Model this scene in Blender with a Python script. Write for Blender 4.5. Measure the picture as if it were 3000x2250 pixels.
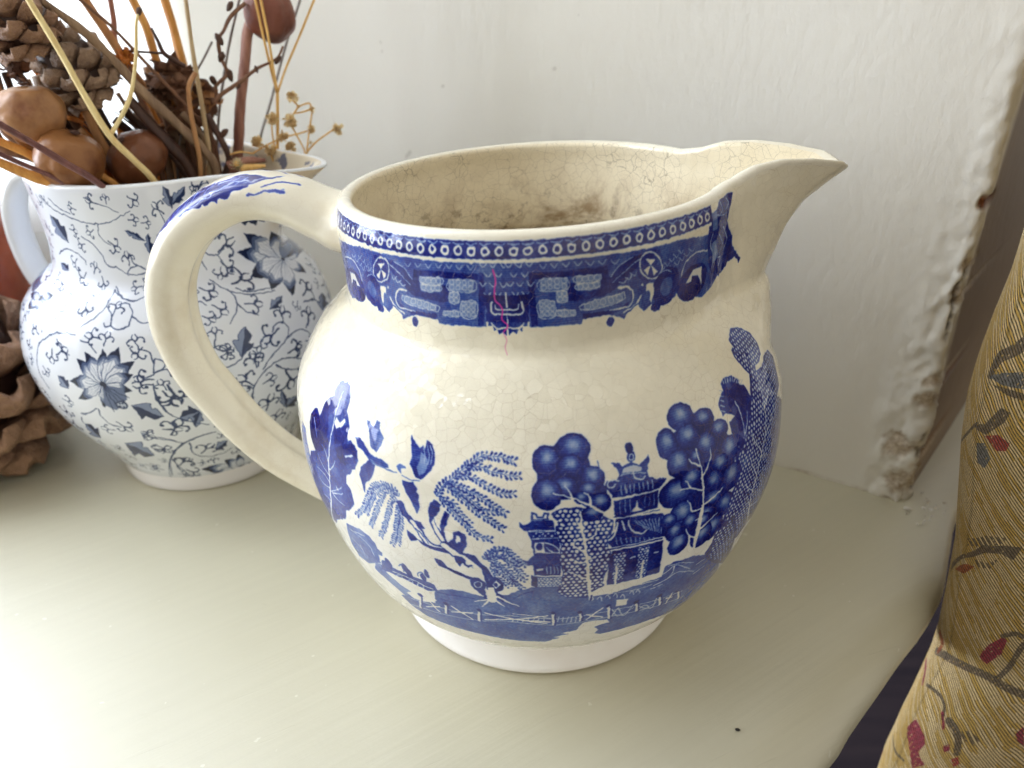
import bpy, bmesh, math, random
import numpy as np
from mathutils import Vector, Matrix, noise

for o in list(bpy.data.objects):
    bpy.data.objects.remove(o)
SC = bpy.context.scene
COL = SC.collection

# ---------------------------------------------------------------- camera
CAM_O = Vector((-.0002, -.2123, .1891))
_p, _a, _r = math.radians(28.287), math.radians(-2.1935), math.radians(-.8404)
_f = Vector((math.sin(_a) * math.cos(_p), math.cos(_a) * math.cos(_p), -math.sin(_p)))
_x = Vector((math.cos(_a), -math.sin(_a), 0)); _u = _x.cross(_f)
_rt = _x * math.cos(_r) + _u * math.sin(_r); _up = _u * math.cos(_r) - _x * math.sin(_r)
cd = bpy.data.cameras.new('camera'); cam = bpy.data.objects.new('camera', cd); COL.objects.link(cam)
m = Matrix((_rt, _up, -_f)).transposed().to_4x4(); m.translation = CAM_O; cam.matrix_world = m
cd.sensor_width = 36; cd.lens = 27.05; cd.clip_start = .01; cd.clip_end = 60
cd.dof.use_dof = True; cd.dof.focus_distance = .205; cd.dof.aperture_fstop = 14
SC.camera = cam

# ---------------------------------------------------------------- light: daylight through the window on the left, dim room behind the camera
EXPOSURE = -.15
SKY = 14.0
w = bpy.data.worlds.new('World'); SC.world = w; w.use_nodes = True
bg = w.node_tree.nodes['Background']; bg.inputs[0].default_value = (1.0, .955, .86, 1); bg.inputs[1].default_value = .73
SC.view_settings.view_transform = 'Standard'; SC.view_settings.look = 'None'
SC.view_settings.exposure = EXPOSURE; SC.view_settings.gamma = 1
SC.cycles.max_bounces = 8; SC.cycles.diffuse_bounces = 4; SC.cycles.glossy_bounces = 4; SC.cycles.transparent_max_bounces = 12
SC.cycles.caustics_reflective = False; SC.cycles.caustics_refractive = False; SC.cycles.sample_clamp_indirect = 4

# ---------------------------------------------------------------- helpers
def tag(o, label=None, cat=None, group=None, kind=None):
    if label: o['label'] = label
    if cat: o['category'] = cat
    if group: o['group'] = group
    if kind: o['kind'] = kind
    return o
def empty(name, loc, label=None, cat=None, group=None):
    o = bpy.data.objects.new(name, None); COL.objects.link(o); o.location = loc; o.empty_display_size = .01
    return tag(o, label, cat, group)
def link(name, me, mat=None, parent=None, loc=None, smooth=True):
    o = bpy.data.objects.new(name, me); COL.objects.link(o)
    if mat and not len(me.materials): me.materials.append(mat)
    if smooth: me.polygons.foreach_set('use_smooth', [True] * len(me.polygons))
    if parent:
        o.parent = parent
        if loc is None and parent.type == 'EMPTY':      # geometry given in world coordinates
            o.matrix_parent_inverse = Matrix.Translation(-Vector(parent.location))
    if loc is not None: o.location = loc
    return o
def mesh(name, v, f):
    me = bpy.data.meshes.new(name); me.from_pydata([tuple(map(float, p)) for p in v], [], [tuple(map(int, q)) for q in f]); me.update(); return me
def grid_faces(n, k, wrap=False):
    f = []
    for i in range(n - 1):
        for j in range(k if wrap else k - 1):
            j2 = (j + 1) % k
            f.append((i * k + j, i * k + j2, (i + 1) * k + j2, (i + 1) * k + j))
    return f
def flip(f): return [q[::-1] for q in f]

# ---------------------------------------------------------------- node materials
class NT:
    def __init__(s, name):
        s.m = bpy.data.materials.new(name); s.m.use_nodes = True; s.t = s.m.node_tree; s.n = s.t.nodes
        s.b = s.n['Principled BSDF']; s.out = s.n['Material Output']
    def add(s, typ, **k):
        n = s.n.new(typ)
        for a, b in k.items(): setattr(n, a, b)
        return n
    def put(s, sock, val):
        if hasattr(val, 'links') or isinstance(val, bpy.types.NodeSocket): s.t.links.new(val, sock)
        elif isinstance(val, (tuple, list)) and len(val) == 3 and sock.type == 'RGBA': sock.default_value = (*val, 1)
        else: sock.default_value = val
    def coords(s, kind='Object', scale=(1, 1, 1), rot=(0, 0, 0)):
        c = s.add('ShaderNodeTexCoord'); mp = s.add('ShaderNodeMapping'); s.t.links.new(c.outputs[kind], mp.inputs[0])
        mp.inputs['Scale'].default_value = scale; mp.inputs['Rotation'].default_value = rot; return mp.outputs[0]
    def coords2(s, kind, ang, scale):
        c = s.add('ShaderNodeTexCoord'); a = s.add('ShaderNodeMapping'); b = s.add('ShaderNodeMapping'); s.t.links.new(c.outputs[kind], a.inputs[0]); s.t.links.new(a.outputs[0], b.inputs[0])
        a.inputs['Rotation'].default_value = (0, 0, ang); b.inputs['Scale'].default_value = scale; return b.outputs[0]
    def noise(s, vec, scale, detail=4, rough=.55, dist=0):
        n = s.add('ShaderNodeTexNoise'); s.put(n.inputs['Vector'], vec); n.inputs['Scale'].default_value = scale
        n.inputs['Detail'].default_value = detail; n.inputs['Roughness'].default_value = rough; n.inputs['Distortion'].default_value = dist; return n.outputs[0]
    def ramp(s, fac, stops):
        r = s.add('ShaderNodeValToRGB'); e = r.color_ramp.elements
        while len(e) > len(stops): e.remove(e[-1])
        while len(e) < len(stops): e.new(.5)
        for q, (p, c) in zip(e, stops):
            q.position = p; q.color = (*c, 1) if isinstance(c, (tuple, list)) else (c, c, c, 1)
        s.put(r.inputs[0], fac); return r.outputs[0]
    def mix(s, fac, a, b, mode='MIX'):
        n = s.add('ShaderNodeMix', data_type='RGBA', blend_type=mode)
        s.put(n.inputs[0], fac); s.put(n.inputs[6], a); s.put(n.inputs[7], b); return n.outputs[2]
    def math(s, op, a, b=0, c=None):
        n = s.add('ShaderNodeMath', operation=op); s.put(n.inputs[0], a); s.put(n.inputs[1], b)
        if c is not None: s.put(n.inputs[2], c)
        return n.outputs[0]
    def bump(s, h, strength, dist=.001, normal=None):
        n = s.add('ShaderNodeBump'); s.put(n.inputs['Height'], h); n.inputs['Strength'].default_value = strength; n.inputs['Distance'].default_value = dist
        if normal is not None: s.put(n.inputs['Normal'], normal)
        return n.outputs[0]
    def set(s, color=None, rough=None, normal=None, spec=None, **k):
        if color is not None: s.put(s.b.inputs['Base Color'], color)
        if rough is not None: s.put(s.b.inputs['Roughness'], rough)
        if normal is not None: s.put(s.b.inputs['Normal'], normal)
        if spec is not None: s.put(s.b.inputs['Specular IOR Level'], spec)
        for a, b in k.items(): s.put(s.b.inputs[a], b)
        return s.m
def srgb(*c):
    return tuple(((v / 255) / 12.92 if v <= 10 else (((v / 255) + .055) / 1.055) ** 2.4) for v in c)

# ---------------------------------------------------------------- drawing printed patterns on a numpy canvas (surface units of 0.1 mm)
class Canvas:
    def __init__(s, u0, u1, v1, k=1.0):
        s.u0, s.k = u0, k; s.W = int((u1 - u0) * k); s.H = int(v1 * k); s.a = np.zeros((s.H, s.W), np.float32)
        s.rng = np.random.default_rng(1)
    def q(s, p): return np.stack([(np.asarray(p, float)[:, 0] - s.u0) * s.k, np.asarray(p, float)[:, 1] * s.k], -1)
    def box(s, lo, hi):
        x0, y0 = max(int(lo[0]) - 1, 0), max(int(lo[1]) - 1, 0); x1, y1 = min(int(hi[0]) + 2, s.W), min(int(hi[1]) + 2, s.H)
        return x0, y0, x1, y1
    def mask(s, p):
        x0, y0, x1, y1 = s.box(p.min(0), p.max(0))
        if x1 <= x0 or y1 <= y0: return None
        X = np.arange(x0, x1)[None] + .5; Y = np.arange(y0, y1) + .5
        ins = np.zeros((y1 - y0, x1 - x0), bool)
        for a, b in zip(p, np.roll(p, -1, 0)):
            c = (a[1] > Y) != (b[1] > Y)
            if not c.any(): continue
            xc = a[0] + (Y[c] - a[1]) * (b[0] - a[0]) / (b[1] - a[1])
            ins[c] ^= X < xc[:, None]
        return x0, y0, x1, y1, ins
    def poly(s, t, p):
        r = s.mask(s.q(p))
        if r: x0, y0, x1, y1, i = r; s.a[y0:y1, x0:x1][i] = t
    def stroke(s, t, w0, w1, p):
        p = s.q(p); n = len(p) - 1
        if n > 1 and n < 14: p = spline(p, n * 5 + 1); n = len(p) - 1
        for i in range(n):
            a, b = p[i], p[i + 1]; ra = (w0 + (w1 - w0) * i / n) * s.k / 2; rb = (w0 + (w1 - w0) * (i + 1) / n) * s.k / 2; R = max(ra, rb, .5)
            x0, y0, x1, y1 = s.box(np.minimum(a, b) - R, np.maximum(a, b) + R)
            if x1 <= x0 or y1 <= y0: continue
            X = np.arange(x0, x1)[None] + .5 - a[0]; Y = np.arange(y0, y1)[:, None] + .5 - a[1]; d = b - a; L = d @ d + 1e-9
            k = np.clip((X * d[0] + Y * d[1]) / L, 0, 1)
            s.a[y0:y1, x0:x1][(X - k * d[0]) ** 2 + (Y - k * d[1]) ** 2 < np.maximum(ra + (rb - ra) * k, .5) ** 2] = t
    def ell(s, t, u, v, ru, rv, blob=False):
        c = s.q([(u, v)])[0]; ru, rv = max(ru * s.k, .6), max(rv * s.k, .6); x0, y0, x1, y1 = s.box(c - (ru, rv), c + (ru, rv))
        if x1 <= x0 or y1 <= y0: return
        X = (np.arange(x0, x1)[None] + .5 - c[0]) / ru; Y = (np.arange(y0, y1)[:, None] + .5 - c[1]) / rv; d = X * X + Y * Y; i = d < 1
        if blob:      # stippled fruit: paler in the middle, dark rim, as engraved
            g = .96 - .66 * np.exp(-((X - .05) ** 2 + (Y - .25) ** 2) / .28); g = np.where(d > .80, 1.04, g) + s.rng.normal(0, .05, g.shape)
            s.a[y0:y1, x0:x1][i] = g[i]
        else: s.a[y0:y1, x0:x1][i] = t
    def frond(s, t, w, p):
        p = np.asarray(p, float); q = spline(p, 60); L = np.linalg.norm(np.diff(q, axis=0), axis=1).sum(); n = max(int(L / (w * .72)), 3); q = spline(p, n)
        s.stroke(t, w * .16, w * .1, q)
        for i in range(n):
            d = q[min(i + 1, n - 1)] - q[max(i - 1, 0)]; d = d / (np.linalg.norm(d) + 1e-9)
            for sg in (-1, 1):
                an = sg * (.8 + s.rng.normal(0, .1)); c, sn = math.cos(an), math.sin(an); e = np.array([d[0] * c - d[1] * sn, d[0] * sn + d[1] * c]); m_ = np.array([-e[1], e[0]])
                l = w * (.98 + s.rng.normal(0, .07)); b = q[i] + e * w * .12
                s.poly(t * (1 + s.rng.normal(0, .06)), [b, b + e * l * .45 + m_ * l * .2, b + e * l * .85 + m_ * l * .25, b + e * l, b + e * l * .85 - m_ * l * .25, b + e * l * .45 - m_ * l * .2])
    def dots(s, t, r, sp, p):
        g = s.mask(s.q(p))
        if not g: return
        x0, y0, x1, y1, ins = g; sp *= s.k; r *= s.k
        Y, X = np.mgrid[y0:y1, x0:x1] + .5; row = np.floor(Y / (sp * .87)); yy = Y - (row + .5) * sp * .87
        h = np.sin(row * 12.9 + np.floor((X + (row % 2) * sp / 2) / sp) * 78.2) * 43.7; h -= np.floor(h)
        xx = (X + (row % 2) * sp / 2) % sp - sp / 2 + (h - .5) * sp * .2
        k = (xx ** 2 + (yy + (h - .5) * sp * .15) ** 2 < (r * (.85 + .3 * h)) ** 2) & ins; s.a[y0:y1, x0:x1][k] = t
    def sprig(s, u, v, du, dv, t=.8):
        R = math.hypot(du, dv); e = np.array([du, dv], float); m_ = np.array([-dv, du], float); c = np.array([u, v], float)
        A = lambda x, y: c + e * x + m_ * y
        s.stroke(t, R * .16, R * .16, [A(-1, 0), A(-.4, 0), A(0, .1)])
        for g in (-1, 1):
            s.stroke(t, R * .2, R * .13, [A(0, 0), A(.3, .35 * g), A(.35, .8 * g), A(.1, 1.1 * g), A(-.2, .95 * g)])
            s.stroke(t, R * .17, R * .1, [A(.1, .2 * g), A(.6, .35 * g), A(.95, .15 * g)])
            p = A(-.2, .95 * g); s.ell(t, p[0], p[1], R * .15, R * .15)
    def run(s, ops):
        for o in ops:
            k = o[0]
            if k == 'P': s.poly(o[1], o[2])
            elif k == 'S': s.stroke(o[1], o[2], o[3], o[4])
            elif k == 'E': s.ell(*o[1:])
            elif k == 'B': s.ell(0, *o[2:6], True)
            elif k == 'F': s.frond(*o[1:])
            elif k == 'D': s.dots(*o[1:])
            elif k == 'K': s.sprig(*o[1:])
def hand_drawn(a, amp, step, seed):
    """irregular edges of a hand engraved print"""
    h, w_ = a.shape; Y, X = np.mgrid[0:h, 0:w_]
    return a[np.clip(Y + amp * mottle(h, w_, step, seed), 0, h - 1).astype(int), np.clip(X + amp * mottle(h, w_, step, seed + 1), 0, w_ - 1).astype(int)]
def soft(a, n=1):
    for _ in range(n):
        b = np.pad(a, 1, mode='edge'); a = (b[1:-1, 1:-1] * 2 + b[:-2, 1:-1] + b[2:, 1:-1] + b[1:-1, :-2] + b[1:-1, 2:]) / 6
    return a
def mottle(h, w, step, seed):
    r = np.random.default_rng(seed); g = r.normal(0, 1, (h // step + 3, w // step + 3)); y = np.arange(h) / step; x = np.arange(w) / step
    yi, xi = y.astype(int), x.astype(int); fy, fx = (y - yi)[:, None], (x - xi)[None]
    return (g[yi][:, xi] * (1 - fy) * (1 - fx) + g[yi + 1][:, xi] * fy * (1 - fx) + g[yi][:, xi + 1] * (1 - fy) * fx + g[yi + 1][:, xi + 1] * fy * fx).astype(np.float32)
def ink_map(a, stops):
    st = np.array([q[0] for q in stops]); c = np.array([q[1] for q in stops], float) / 255
    return np.stack([np.interp(a, st, c[:, k]) for k in range(3)], -1)
def image(name, rgb):
    h, w_ = rgb.shape[:2]; im = bpy.data.images.new(name, w_, h); px = np.ones((h, w_, 4), np.float32); px[..., :3] = np.clip(rgb, 0, 1)
    im.pixels.foreach_set(px.ravel()); im.update(); im.pack(); return im
# ---- jug geometry (shared numpy functions) --------------------------------
def sstep(a, b, x):
    t = np.clip((np.asarray(x, float) - a) / (b - a), 0, 1)
    return t * t * (3 - 2 * t)
def spline(pts, n):
    """Catmull-Rom through pts (k,d), resampled evenly by arc length to n points."""
    p = np.asarray(pts, float)
    q = np.vstack([2 * p[0] - p[1], p, 2 * p[-1] - p[-2]])
    out = []
    for i in range(1, len(q) - 2):
        t = np.linspace(0, 1, 24, endpoint=False)[:, None]
        a, b, c, d = q[i - 1], q[i], q[i + 1], q[i + 2]
        out.append(.5 * (2 * b + (c - a) * t + (2 * a - 5 * b + 4 * c - d) * t ** 2 + (3 * b - a - 3 * c + d) * t ** 3))
    out = np.vstack(out + [p[-1:]])
    s = np.concatenate([[0], np.cumsum(np.linalg.norm(np.diff(out, axis=0), axis=1))])
    w = np.linspace(0, s[-1], n)
    return np.stack([np.interp(w, s, out[:, k]) for k in range(p.shape[1])], -1)
class Jug:
    """Surface of revolution with a pulled spout at theta 0; v = arc length up the outer profile."""
    def __init__(s, prof, spout, tilt, rim_r, centre, turn):
        s.p = spline(prof, 400)
        s.v = np.concatenate([[0], np.cumsum(np.linalg.norm(np.diff(s.p, axis=0), axis=1))])
        s.L = s.v[-1]; s.spout = spout; s.tilt = tilt; s.c = centre; s.turn = turn
    def rz(s, v):
        return np.interp(v, s.v, s.p[:, 0]), np.interp(v, s.v, s.p[:, 1])
    def deform(s, th, r, z):
        S = s.spout
        a = np.degrees(np.abs((th + np.pi) % (2 * np.pi) - np.pi))
        amp = np.interp(z, S['z'], S['amp'])
        wt = np.interp(a, S['a_top'], S['w_top']); wl = np.interp(a, S['a_low'], S['w_low'])
        k = sstep(S['z'][1], S['z'][-1], z)
        r2 = r + amp * (wl * (1 - k) + wt * k)
        z2 = z + np.interp(a, S['a_lift'], S['lift']) * sstep(S['zl'][0], S['zl'][1], z)
        x = r2 * np.cos(th) + s.ox * sstep(s.zt[0] - .02, s.zt[1], z); y = r2 * np.sin(th)
        y = y * (1 + s.ky * sstep(s.zt[0], s.zt[1], z)); z2 = z2 + (s.tilt * x + s.ty * y) * sstep(s.zt[0], s.zt[1], z)
        c, n = np.cos(s.turn), np.sin(s.turn)
        return np.stack([s.c[0] + c * x - n * y, s.c[1] + n * x + c * y, z2], -1)
    def at(s, th, v):
        r, z = s.rz(v)
        return s.deform(th, r, z)
J1 = Jug([(.0466, .0152), (.0500, .0162), (.0554, .0192), (.0582, .0222), (.0616, .0270), (.0645, .0330), (.0678, .0420), (.0705, .0520),
          (.0722, .0600), (.0729, .0680), (.0725, .0780), (.0716, .0850), (.0693, .0910), (.0655, .0980), (.0628, .1020),
          (.0596, .1056), (.0573, .1080), (.0554, .1095), (.0543, .1101), (.0538, .1108), (.0535, .1124), (.0533, .1160), (.0533, .1210), (.0538, .1290), (.0539, .1350), (.0531, .1385)],
         dict(z=[.094, .103, .110, .1177, .1244, .1309, .136, .142], amp=[0, .0060, .0115, .0148, .0168, .0200, .0255, .0350],
              a_top=[0, 2.5, 5, 7.3, 12.2, 16, 20, 24, 28, 32], w_top=[1, .985, .90, .71, .39, .235, .12, .04, 0, 0],
              a_low=[0, 4, 8, 12, 16, 20, 26, 32], w_low=[1, .96, .82, .6, .38, .2, .05, 0],
              a_lift=[0, 2.5, 5, 8, 12, 17, 22, 30], lift=[-.0028, -.0015, .0004, .0021, .0031, .0027, .0007, -.0006], zl=[.118, .1385]),
         .0501, None, (0., 0.), 0.)
J1.zt = (.075, .128); J1.ky, J1.ty, J1.ox = .004, -.0147, -.0017
J2 = Jug([(.0378, .0075), (.0400, .0110), (.0437, .0181), (.0513, .0302), (.0568, .0422), (.0597, .0543), (.0600, .0650), (.0567, .0775),
          (.0534, .0825), (.0494, .0868), (.0457, .0898), (.0434, .0914), (.0423, .0928), (.0416, .0950), (.0408, .1040), (.0414, .1140), (.0423, .1220), (.0427, .1268)],
         dict(z=[.080, .090, .098, .106, .114, .121, .130], amp=[0, .003, .006, .010, .015, .0215, .0325],
              a_top=[0, 4, 9, 15, 22, 30, 40, 50], w_top=[1, .95, .78, .54, .32, .15, .04, 0],
              a_low=[0, 8, 16, 24, 34, 45], w_low=[1, .86, .6, .34, .1, 0],
              a_lift=[0, 10, 25, 45], lift=[0, .0004, .0004, 0], zl=[.11, .1268]),
         .004, None, (-.1477, .0805), np.radians(-10))
J2.zt = (.09, .1268); J2.ky, J2.ty, J2.ox = 0., 0., 0.
# ---- traced drawing data: printed motifs in 0.1 mm on each jug's surface (u round the girth, v up the profile), stems in 0.1 mm
M1 = {'out': [
['P',0.6,[[-1371,437],[-1329,463],[-1290,471],[-1259,465],[-1235,462],[-1176,481],[-1145,505],[-1115,520],[-1046,525],[-968,469],[-905,472],[-850,485],[-785,488],[-735,475],[-644,459],[-590,461],[-454,272],[-518,233],[-581,211],[-621,214],[-736,248],[-820,257],[-919,257],[-954,243],[-1078,238],[-1169,240],[-1261,248],[-1359,253],[-1448,260],[-1494,289],[-1515,325],[-1456,379],[-1427,370],[-1385,372]]],
['P',0.5,[[-1571,438],[-1541,452],[-1530,419],[-1494,394],[-1454,383],[-1492,338],[-1537,371],[-1589,398]]],
['P',0,[[-1482,365],[-1439,400],[-1401,414],[-1374,389],[-1416,357],[-1460,349]]],
['P',0.72,[[-1531,478],[-1506,488],[-1497,468],[-1450,469],[-1403,469],[-1367,466],[-1363,441],[-1394,425],[-1412,430],[-1459,437],[-1519,433],[-1552,425]]],
['E',0.85,-1507,478,11.3,20.8],
['E',0.85,-1449,493,9.1,18.8],
['E',0.85,-1440,478,9.1,19.1],
['E',0.85,-1395,482,8,18.2],
['E',0.85,-1381,505,7.5,17.1],
['S',0.8,2.8,2.8,[[-1469,491],[-1449,508],[-1444,492],[-1459,474]]],
['S',0.8,2.7,2.7,[[-1410,478],[-1408,495],[-1393,503],[-1396,479]]],
['S',0,3.2,3.2,[[-1503,447],[-1450,453],[-1408,445],[-1377,441]]],
['S',0.05,2.4,2.4,[[-1473,439],[-1476,433],[-1480,427],[-1486,421],[-1492,416],[-1497,413],[-1502,413],[-1503,415],[-1503,420],[-1500,426],[-1495,433],[-1489,439],[-1483,443],[-1478,446],[-1474,446],[-1472,443],[-1473,439]]],
['S',0.05,2.4,2.4,[[-1437,439],[-1440,434],[-1444,428],[-1449,423],[-1454,418],[-1459,416],[-1463,416],[-1465,419],[-1464,424],[-1461,429],[-1457,436],[-1452,441],[-1447,445],[-1442,447],[-1439,446],[-1437,444],[-1437,439]]],
['S',0.05,2.4,2.4,[[-1403,441],[-1405,436],[-1409,430],[-1414,425],[-1419,422],[-1423,420],[-1426,421],[-1428,423],[-1428,428],[-1425,433],[-1422,439],[-1417,444],[-1412,447],[-1408,449],[-1405,448],[-1403,445],[-1403,441]]],
['P',0,[[-900,436],[-865,430],[-867,402],[-897,405]]],
['P',0,[[-993,307],[-980,344],[-955,351],[-911,342],[-899,325],[-921,322],[-941,311],[-928,287],[-935,269],[-913,255],[-944,243],[-972,237],[-1041,238],[-1078,238],[-1038,264],[-1056,269],[-1013,286],[-1036,293]]],
['S',0.8,4,4,[[-1365,433],[-1320,439],[-1261,447]]],
['S',0.8,3.8,3.8,[[-1157,470],[-1134,493],[-1112,504]]],
['S',0.8,4,4,[[-1361,406],[-1317,405]]],
['S',0.1,2.9,2.9,[[-1475,338],[-1439,348],[-1355,358],[-1257,371],[-1173,388],[-1060,377],[-990,383],[-914,388],[-834,384],[-760,373],[-674,360]]],
['S',0.15,3,3,[[-1493,292],[-1453,306],[-1364,321],[-1261,338],[-1175,357],[-1059,345],[-987,352],[-909,356],[-826,350],[-747,335],[-652,313]]],
['S',0.85,10.6,10.6,[[-1426,382],[-1449,306]]],
['S',0,7.3,7.3,[[-1430,380],[-1454,302]]],
['E',0.9,-1428,385,9.8,8.3],
['S',0,5.3,5.3,[[-1409,383],[-1382,327]]],
['S',0,5.4,5.4,[[-1424,330],[-1373,361]]],
['S',0.85,10.4,10.4,[[-1347,384],[-1357,335]]],
['S',0,7.2,7.2,[[-1350,382],[-1360,333]]],
['E',0.9,-1349,387,7.9,7.6],
['S',0,5.2,5.2,[[-1332,382],[-1279,336]]],
['S',0,5.3,5.3,[[-1338,351],[-1274,374]]],
['S',0.85,10.3,10.3,[[-1252,391],[-1258,338]]],
['S',0,7.1,7.1,[[-1255,390],[-1261,336]]],
['E',0.9,-1254,394,6.4,7.1],
['S',0,5.1,5.1,[[-1239,386],[-1076,355]]],
['S',0,5.2,5.2,[[-1243,350],[-1077,393]]],
['S',0.85,10.1,10.1,[[-1059,402],[-1056,347]]],
['S',0,7,7,[[-1061,402],[-1059,348]]],
['E',0.9,-1061,406,5.5,6.7],
['S',0.1,2.7,2.7,[[-1045,387],[-1048,359]]],
['S',0.1,2.7,2.7,[[-1034,386],[-1036,358]]],
['S',0.1,2.7,2.7,[[-1022,385],[-1024,357]]],
['S',0.1,2.7,2.7,[[-1011,383],[-1013,355]]],
['S',0.1,2.7,2.7,[[-999,381],[-1001,353]]],
['S',0.85,10.1,10.1,[[-989,398],[-984,358]]],
['S',0,7,7,[[-991,399],[-987,359]]],
['E',0.9,-992,403,5.8,6.8],
['S',0,5.1,5.1,[[-974,386],[-927,361]]],
['S',0,5.1,5.1,[[-971,362],[-933,408]]],
['S',0.85,10.2,10.2,[[-915,411],[-904,346]]],
['S',0,7,7,[[-917,411],[-906,347]]],
['E',0.9,-918,416,6.4,6.9],
['S',0.1,3.6,3.6,[[-900,357],[-889,393],[-864,342],[-845,391]]],
['S',0.1,3.5,3.5,[[-906,393],[-881,349],[-841,374]]],
['S',0.85,10.3,10.3,[[-834,394],[-822,350]]],
['S',0,7.1,7.1,[[-837,396],[-826,352]]],
['E',0.9,-838,401,7.7,7.4],
['S',0.1,3.6,3.6,[[-819,361],[-803,370],[-776,336],[-773,384]]],
['S',0.1,3.6,3.6,[[-823,374],[-797,348],[-767,365]]],
['S',0.85,10.5,10.5,[[-760,385],[-743,336]]],
['S',0,7.2,7.2,[[-764,388],[-747,338]]],
['E',0.9,-765,393,9.5,8.2],
['S',0,5.3,5.3,[[-735,361],[-711,353]]],
['S',0,5.4,5.4,[[-723,329],[-720,378]]],
['S',0.85,10.7,10.7,[[-691,368],[-666,314]]],
['S',0,7.4,7.4,[[-695,371],[-672,318]]],
['E',0.9,-698,377,12.4,9.5],
['S',0.1,3.1,3.1,[[-1165,375],[-1169,356]]],
['S',0.1,3.1,3.1,[[-1151,377],[-1155,359]]],
['S',0.1,3.1,3.1,[[-1138,379],[-1141,360]]],
['S',0.1,3.1,3.1,[[-1124,380],[-1127,362]]],
['S',0.1,3.1,3.1,[[-1110,381],[-1113,363]]],
['S',0.1,3.1,3.1,[[-1097,381],[-1099,363]]],
['S',0.1,3.1,3.1,[[-1083,381],[-1085,364]]],
['S',0,5.5,5.5,[[-1174,373],[-1161,371],[-1068,363]]],
['S',0,3.5,3.5,[[-1164,397],[-1117,394],[-1069,381]]],
['P',0.5,[[-1868,753],[-1834,752],[-1831,707],[-1817,667],[-1839,569],[-1847,493],[-1833,439],[-1813,385],[-1784,338],[-1763,282],[-1759,299],[-1794,350],[-1823,396],[-1837,466],[-1862,521],[-1891,579],[-1898,651],[-1907,694]]],
['P',0.78,[[-1687,961],[-1678,958],[-1666,965],[-1659,961],[-1646,958],[-1646,951],[-1633,940],[-1630,918],[-1630,894],[-1613,880],[-1602,860],[-1604,836],[-1597,826],[-1589,832],[-1580,826],[-1572,825],[-1566,817],[-1557,811],[-1557,798],[-1553,789],[-1561,776],[-1566,759],[-1578,754],[-1585,738],[-1604,724],[-1607,700],[-1591,690],[-1587,673],[-1585,648],[-1604,620],[-1630,603],[-1635,579],[-1657,547],[-1692,529],[-1730,481],[-1763,482],[-1833,435],[-1837,458],[-1842,482],[-1852,513],[-1856,553],[-1821,624],[-1830,651],[-1801,696],[-1762,720],[-1776,733],[-1790,753],[-1792,783],[-1791,817],[-1778,842],[-1761,847],[-1739,835],[-1736,843],[-1735,862],[-1733,881],[-1720,899],[-1701,909],[-1707,924],[-1703,941],[-1696,955]]],
['P',1,[[-1790,753],[-1792,783],[-1791,817],[-1778,842],[-1761,847],[-1739,835],[-1735,862],[-1733,881],[-1719,896],[-1701,859],[-1686,826],[-1685,798],[-1672,783],[-1714,743],[-1762,720],[-1776,733]]],
['P',1,[[-1662,851],[-1633,855],[-1605,866],[-1604,836],[-1618,807],[-1649,797],[-1660,823]]],
['P',0.98,[[-1609,814],[-1580,826],[-1557,798],[-1561,776],[-1587,768],[-1608,752],[-1638,763],[-1643,789]]],
['P',0.05,[[-1664,867],[-1645,858],[-1629,874],[-1621,867],[-1635,848],[-1653,837],[-1665,849]]],
['P',0.1,[[-1606,781],[-1577,796],[-1572,792],[-1601,776]]],
['S',0,7.6,3.7,[[-1763,486],[-1708,590],[-1691,660],[-1684,722],[-1673,775],[-1669,806]]],
['S',0,4.4,1.5,[[-1669,806],[-1667,841],[-1671,875],[-1672,909],[-1669,935]]],
['S',0,3.2,1.7,[[-1691,660],[-1723,670],[-1764,666]]],
['S',0,3.2,1.6,[[-1686,682],[-1730,701],[-1745,719]]],
['S',0,3.2,1.6,[[-1683,703],[-1660,726],[-1650,746]]],
['S',0,3.3,1.6,[[-1690,630],[-1649,660],[-1631,679]]],
['S',0,3.3,1.6,[[-1683,629],[-1646,646],[-1628,656]]],
['S',0,3.3,1.6,[[-1683,626],[-1653,618],[-1631,619]]],
['S',0,3.3,1.7,[[-1697,637],[-1743,631],[-1756,639]]],
['S',0,3.2,1.6,[[-1768,817],[-1753,795],[-1744,770]]],
['S',0,3.2,1.6,[[-1684,722],[-1699,755],[-1715,762]]],
['S',0,3.3,1.7,[[-1708,590],[-1747,586]]],
['S',0,3.2,1.6,[[-1652,656],[-1657,664]]],
['P',0,[[-1710,520],[-1651,560],[-1636,543],[-1667,492],[-1677,444],[-1678,401],[-1774,319],[-1798,357],[-1814,390]]],
['P',0.58,[[-1649,546],[-1585,565],[-1550,560],[-1532,542],[-1531,524],[-1515,515],[-1522,501],[-1537,496],[-1542,457],[-1613,407],[-1665,400],[-1677,444],[-1667,492]]],
['S',0.05,2.6,2.6,[[-1642,530],[-1598,530],[-1565,513],[-1561,475]]],
['S',0.05,2.6,2.6,[[-1616,537],[-1572,546]]],
['S',0.05,2.7,2.7,[[-1651,489],[-1616,468]]],
['S',0.05,2.6,2.6,[[-1617,488],[-1614,448]]],
['P',0.7,[[-1576,847],[-1556,848],[-1540,840],[-1520,824],[-1502,817],[-1479,819],[-1460,812],[-1455,804],[-1470,799],[-1493,798],[-1517,803],[-1540,820],[-1558,824]]],
['P',0.6,[[-1549,898],[-1535,896],[-1522,887],[-1517,908],[-1504,905],[-1501,890],[-1484,873],[-1486,854],[-1497,832],[-1518,838],[-1532,872]]],
['P',0.75,[[-1517,803],[-1496,797],[-1500,782],[-1508,765],[-1518,748],[-1532,735],[-1537,704],[-1543,712],[-1545,733],[-1551,751],[-1545,775]]],
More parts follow.
